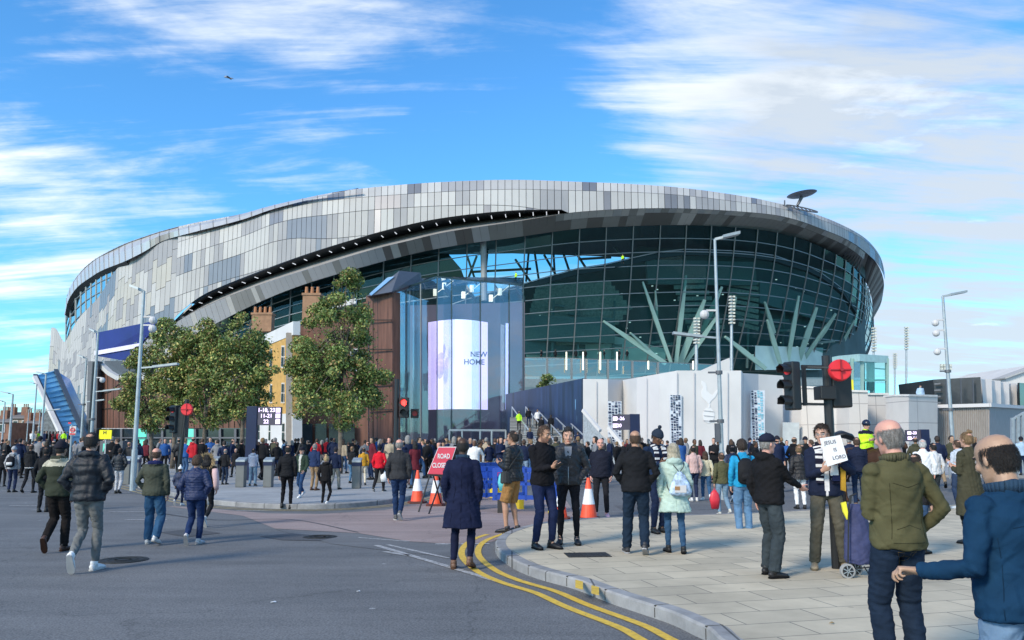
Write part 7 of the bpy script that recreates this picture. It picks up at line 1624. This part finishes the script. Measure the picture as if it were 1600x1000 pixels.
# ---------------------------------------------------------------- mounted police officer
def horse(px, Y, yaw, lab, col):
    o0 = gx(px, Y, 0); t = thing('horse', o0, lab, 'horse'); Mr = Matrix.Rotation(R(yaw), 3, 'Z'); q = lambda x, y, z: o0+Mr@V(x, y, z); mb = MB(); U = Mr@V(1, 0, 0)
    mb.tube([q(0, -.82, 1.25), q(0, -.72, 1.22), q(0, -.5, 1.2), q(0, 0, 1.14), q(0, .4, 1.16), q(0, .62, 1.22), q(0, .72, 1.2)], [.12, (.25, .3), (.29, .33), (.29, .32), (.26, .34), (.2, .26), .1], 18, up=U)
    mb.tube([q(0, .5, 1.25), q(0, .75, 1.5), q(0, .95, 1.78), q(0, 1.02, 1.95)], [(.17, .26), (.12, .19), (.085, .13), (.07, .10)], 14, up=U)
    mb.tube([q(0, .95, 1.98), q(0, 1.08, 1.92), q(0, 1.25, 1.72), q(0, 1.38, 1.56), q(0, 1.42, 1.50)], [(.07, .09), (.085, .12), (.065, .085), (.05, .06), (.04, .04)], 12, up=U)
    for s in (-1, 1):
        mb.tube([q(s*.06, .98, 2.0), q(s*.075, .98, 2.07), q(s*.075, .99, 2.13)], [.03, .025, .006], 8)
        mb.tube([q(s*.15, .48, 1.1), q(s*.16, .47, .85), q(s*.16, .47, .52), q(s*.16, .47, .48), q(s*.16, .46, .14), q(s*.16, .50, .05), q(s*.16, .52, 0)], [.12, .075, .045, .055, .035, .045, .065], 10)
        mb.tube([q(s*.15, -.6, 1.15), q(s*.17, -.5, .82), q(s*.17, -.72, .55), q(s*.17, -.70, .45), q(s*.17, -.66, .14), q(s*.17, -.62, .05), q(s*.17, -.60, 0)], [.2, .11, .055, .05, .036, .045, .065], 10)
    me = remesh(mb.mesh('body'), .02); setco(me, relax(me, 2, vco(me))); me.polygons.foreach_set('use_smooth', [True]*len(me.polygons)); link(me, 'body', fab('horse coat %.3f' % col[0], col, .45), t)
    mb = MB(); mb.tube([q(0, -.84, 1.3), q(0, -.95, 1.15), q(0, -.98, .7), q(0, -.96, .5)], [.05, .06, .07, .02], 8); mb.build('tail', M_BLACK, t, smooth=True)
    mb = MB(); mb.tube([q(0, .62, 1.5), q(0, .82, 1.75), q(0, .93, 2.0)], [(.03, .09), (.03, .08), (.03, .05)], 8, up=U); mb.build('mane', M_BLACK, t, smooth=True)
    mb = MB(); mb.tube([q(0, -.25, 1.47), q(0, -.1, 1.45), q(0, .12, 1.45), q(0, .22, 1.5)], [(.2, .04), (.24, .06), (.2, .05), (.06, .04)], 12, up=U); mb.build('saddle', fab('saddle', (.03, .018, .012)), t)
    return t
horse(1358, 22.5, -160, 'dark brown police horse behind the people, carrying the officer in yellow', (.05, .025, .015))
def rider(px, Y, z, yaw, lab):
    p = gx(px, Y, z); t = person('person', p, yaw, 1.72, lab, skin='fair', hair='crop', hairc='dark', topc=(.55, .90, .04), topname='hi_vis_jacket', yokec=(.012, .015, .03), legc=(.012, .015, .03), feet=((-.40, .12, 0), (.40, .12, 0)), arms=('belly', 'belly'), head=(10, -10, 0), b=1.12)
    i = PEOPLE[t.name]; h = MB(); M4 = lambda x, y, z_: toworld(t, i['ho']+i['HM']@V(x, y, z_))
    h.tube([M4(0, -.01, .0), M4(0, -.01, .05), M4(0, -.01, .10), M4(0, -.012, .145), M4(0, -.014, .165)], [(.10, .122), (.108, .13), (.098, .118), (.06, .07), (.01, .01)], 22, up=Wr(t)@V(1, 0, 0)); h.slab([M4(-.07, .11, .03), M4(0, .155, .025), M4(.07, .11, .03)], (0, 0, .01)); worn(t, h, 'helmet', mat('police helmet', (.01, .014, .035), .25))
    return t
rider(1357, 22.5, .66, 190, 'mounted police officer in bright yellow jacket and dark riding helmet')
mb = MB(); c = gx(1316, 26, 0); mb.tube([c+V(-.35, 0, 1.72), c+V(-.2, 0, 1.85), c+V(.05, 0, 1.92), c+V(.3, 0, 1.85), c+V(.5, 0, 1.72)], [(.12, .05), (.35, .1), (.42, .12), (.35, .1), (.12, .05)], 14, up=(0, 1, 0)); ut = thing('umbrella', c, 'black folded-down umbrella canopy above heads left of the mounted officer', 'umbrella'); mb.build('canopy', M_BLACK, ut, smooth=True); mb = MB(); mb.tube([c+V(.05, 0, .9), c+V(.05, 0, 1.95)], .012, 6); mb.build('shaft', M_BLACK, ut)

# ---------------------------------------------------------------- the crowd
TOPS = [('black', (.013, .014, .017), 34), ('navy', (.014, .022, .055), 22), ('charcoal', (.05, .052, .056), 12), ('grey', (.20, .21, .23), 8), ('olive', (.06, .062, .04), 5), ('white', (.66, .66, .66), 5), ('beige', (.36, .30, .22), 3), ('blue', (.03, .10, .30), 4), ('brown', (.10, .06, .035), 2), ('red', (.42, .02, .03), 2), ('maroon', (.12, .02, .03), 2), ('pale blue', (.35, .48, .62), 2)]
BOTS = [('black', (.012, .012, .014), 30), ('dark blue', (.016, .03, .075), 30), ('blue', (.05, .11, .22), 14), ('grey', (.15, .15, .16), 10), ('pale blue', (.20, .29, .40), 6), ('tan', (.26, .19, .12), 6), ('khaki', (.12, .11, .07), 4)]
HRS = [('dark', 'dark hair'), ('black', 'black hair'), ('brown', 'brown hair'), ('light', 'light brown hair'), ('grey', 'grey hair'), ('dark', 'dark hair')]
tmpl = []
specs = [dict(yaw=0, feet=CLOSE, arms=('down', 'down')), dict(yaw=0, feet=WALK_L, arms=('swing_b', 'swing_f')), dict(yaw=0, feet=STAND, arms=('pocket', 'pocket'), hood=True), dict(yaw=0, feet=CLOSE, arms=('belly', 'belly'), b=1.14),
         dict(yaw=0, feet=WALK_R, arms=('swing_f', 'down'), hair='long', b=.93, legw=.85), dict(yaw=0, feet=STAND, arms=('down', 'phone'), puff=.1), dict(yaw=0, feet=CLOSE, arms=('down', 'down'), hat='flat', hatc=(.02, .02, .03)), dict(yaw=0, feet=STAND, arms=('down', 'belly'), long=.28, hair='long', b=.95), dict(yaw=0, feet=WALK_L, arms=('pocket', 'down'), hair='crop', hood=True, b=1.05)]
ADJ = ['standing still', 'walking', 'in hooded top', 'stocky', 'long-haired', 'holding a phone', 'in woolly hat', 'in long coat', 'hooded and walking']
JK = ['jacket', 'jacket', 'hoodie', 'jacket', 'jacket', 'padded jacket', 'jacket', 'coat', 'hoodie']
def pick(L): return random.choices(L, [q[2] for q in L])[0]
LAND = [(-50, 30, 'at the far left edge'), (30, 75, 'left of the flat cap man'), (75, 118, 'beyond the blue tube foot'), (118, 165, 'near the yellow sign'), (165, 215, 'behind the nearest left lamp post'), (215, 262, 'behind the grey olive jacket man'), (262, 312, 'below the left traffic light'), (312, 362, 'left of the tall navy totem'), (362, 410, 'by the tall navy totem'), (410, 450, 'below the totem display'), (450, 500, 'behind the bucket hat youth'), (500, 545, 'below the tallest tree'), (545, 600, 'around the red jacket person'), (600, 650, 'behind the pedestrian signal'), (650, 700, 'behind the road closed sign'), (700, 760, 'before the glass hall doors'), (760, 830, 'behind the blue barriers'), (830, 900, 'at the foot of the stairs'), (900, 975, 'behind the ginger-bearded man'), (975, 1050, 'before the word banners'), (1050, 1125, 'below the pale crest'), (1125, 1200, 'before the folded white wall'), (1200, 1275, 'behind the navy cap man'), (1275, 1345, 'behind the paper sign holder'), (1345, 1440, 'behind the olive bomber man'), (1440, 1520, 'before the ribbed grey wall'), (1520, 1700, 'beyond the blue fleece man')]
seen = set()
def clabel(px, ti, tn, bn, hn):
    lm = next(l[2] for l in LAND if l[0] <= px < l[1])
    for form in ('%s %s, %s trousers, %s' % (tn, JK[ti], bn, lm), '%s %s, %s trousers, %s, %s' % (tn, JK[ti], bn, hn, lm), '%s, %s %s, %s trousers, %s' % (ADJ[ti], tn, JK[ti], bn, lm), '%s, %s, %s %s, %s trousers, %s' % (hn, ADJ[ti], tn, JK[ti], bn, lm)):
        s = 'person in '+form if not form.startswith(ADJ[ti]) and not form.startswith(hn) else 'person '+form if form.startswith(ADJ[ti]) else 'person with '+form
        if s not in seen and len(s.replace(',', '').split()) <= 16: seen.add(s); return s
    return None
GC = 'match-day crowd around the stadium'
for k, s in enumerate(specs):
    s = dict(s); yaw = s.pop('yaw'); r_ = random.Random(k)
    pxs = (95, 212, 338, 428, 535, 660, 745, 1060, 1180)[k]; pos = gx(pxs, 34+k*1.5, KH)
    tn, bn = TOPS[(0, 1, 3, 0, 6, 1, 2, 8, 0)[k]], BOTS[(1, 0, 1, 3, 2, 0, 1, 0, 2)[k]]; t = person('person', pos, 10-k*7, 1.76-.02*(k % 4), clabel(pxs, k, tn[0], bn[0], 'dark hair'), group=GC, skin='fair', hairc='dark', det=0, topc=tn[1], legc=bn[1], **s); tmpl.append(t)
HM_ = {h: mat('hair '+h, HAIRC[h], .7, 0, .5, 55, .8, 120, stretch=(1, 1, .3)) for h, _ in HRS}
def crowd(px, Y, H, z=KH, face=None, top=None, bot=None, lab=None):
    for _ in range(30):
        ti = random.randrange(len(tmpl)); tn = top or pick(TOPS); bn = bot or pick(BOTS); hr = random.choice(HRS)
        if ti == 6: hr = HRS[0]
        lb = lab or clabel(px, ti, tn[0], bn[0], hr[1])
        if lb: break
    if not lb: return
    src = tmpl[ti]; t = src.copy(); COL.objects.link(t); t.location = gx(px, Y, z); t.rotation_euler = (0, 0, face if face is not None else random.choice((0, 0, 0, math.pi, math.pi/2, -math.pi/2))+random.uniform(-.6, .6)); s = H/1.78; t.scale = (s*random.uniform(.94, 1.1), s, s); t['label'] = lb
    tm = fab('crowd top '+tn[0], tn[1]); bm_ = fab('crowd trouser '+bn[0], bn[1]); sk = mat('skin '+random.choice(('fair', 'fair', 'pink', 'tan', 'brown', 'olive')), (0, 0, 0)) if False else MATS['skin '+random.choice(('fair', 'fair', 'pink', 'tan', 'brown', 'olive'))]
    for ch in list(src.children):
        c = ch.copy(); COL.objects.link(c); c.parent = t; b_ = ch.name.split('.')[0]
        m_ = {'hair': HM_[hr[0]], 'jacket': tm, 'coat': tm, 'jeans': bm_, 'trousers': bm_, 'body': sk}.get(b_)
        if m_: c.material_slots[0].link = 'OBJECT'; c.material_slots[0].material = m_
    return t
random.seed(5)
slots = []
def band(x0, x1, n, Y0, Y1):
    for k in range(n):
        px = x0+(x1-x0)*(k+random.random())/n; Y = Y0+(Y1-Y0)*random.random()**1.3
        slots.append((px, Y))
band(-10, 130, 22, 33, 62); band(130, 330, 32, 34, 60); band(330, 620, 46, 31, 56); band(620, 800, 34, 27, 54); band(800, 1000, 26, 27, 50); band(1000, 1200, 15, 30, 50); band(1200, 1380, 18, 26, 46); band(1380, 1600, 15, 26, 46)
for px, Y in slots: crowd(px, Y, random.choice((1.62, 1.68, 1.72, 1.76, 1.80, 1.84)))
# people on the stairs
for k, (px, py, Y, top, bot, lab) in enumerate([(811, 655, 70, ('hi-vis', (.45, .85, .04)), BOTS[0], 'steward in bright yellow vest high on the left of the stairs'), (840, 655, 71, TOPS[5], BOTS[0], 'person in white hooded coat near the top of the stairs'), (846, 668, 67, TOPS[0], BOTS[0], 'person in black climbing the stairs just below the white coat'), (861, 664, 68, TOPS[0], BOTS[0], 'person in black climbing the stairs right of the white coat'), (826, 660, 72, TOPS[0], BOTS[1], 'dark figure between the steward and the white coat on the stairs'), (812, 690, 60.5, TOPS[2], BOTS[0], 'person in grey low on the left side of the stairs'), (828, 685, 61.5, TOPS[1], BOTS[5], 'person in navy low on the stairs carrying something pale'), (903, 690, 60, TOPS[1], BOTS[0], 'person in navy low on the right side of the stairs'), (857, 700, 59, TOPS[2], BOTS[1], 'person in charcoal near the bottom step')]):
    z = max(KH, min(zt_, KH+(Y-57)/21*(zt_-KH)+.1)); crowd(px, Y, 1.74, z, face=random.uniform(-.3, .3), top=top, bot=bot, lab=lab)
pf_ = MB(); a, b = gx(40, 84, 0), gx(112, 84, 0); pf_.box(((a.x+b.x)/2, 87, .55), (b.x-a.x, 7, 1.1)); tag(pf_.build('raised_walkway', M_PLAZA), kind='structure')
for k in range(14): crowd(50+k*4.4+random.uniform(-1, 1), 84.5+random.random()*3, 1.74, 1.1, top=('yellow vest', (.45, .85, .04)) if k in (2, 11) else None)
crowd(806, 118, 1.8, at(806, 442, 118).z, top=('hi', (.45, .85, .04)), bot=BOTS[0], lab='tiny worker in yellow vest behind the glass above the hall roof')
crowd(973, 141, 1.8, at(973, 412, 141).z, top=('hi', (.35, .6, .04)), bot=BOTS[0], lab='tiny worker in yellow vest on the walkway high in the glass bowl')
crowd(1440, 58, 1.75, at(1440, 637, 58).z, top=('pale blue', (.16, .26, .42)), bot=BOTS[1], face=3.1, lab='person in blue looking over the stone wall on the right')
for px, y in ((846, 556), (868, 552), (900, 553), (944, 555), (968, 556), (980, 553), (915, 555)): crowd(px, 124, 1.75, at(px, 563, 124).z, top=TOPS[0], bot=BOTS[0], lab='tiny dark figure on the terrace behind the glass balustrade, %s' % {846: 'leftmost', 868: 'second from left', 900: 'third from left', 915: 'fourth from left', 944: 'third from right', 968: 'second from right', 980: 'rightmost'}[px])
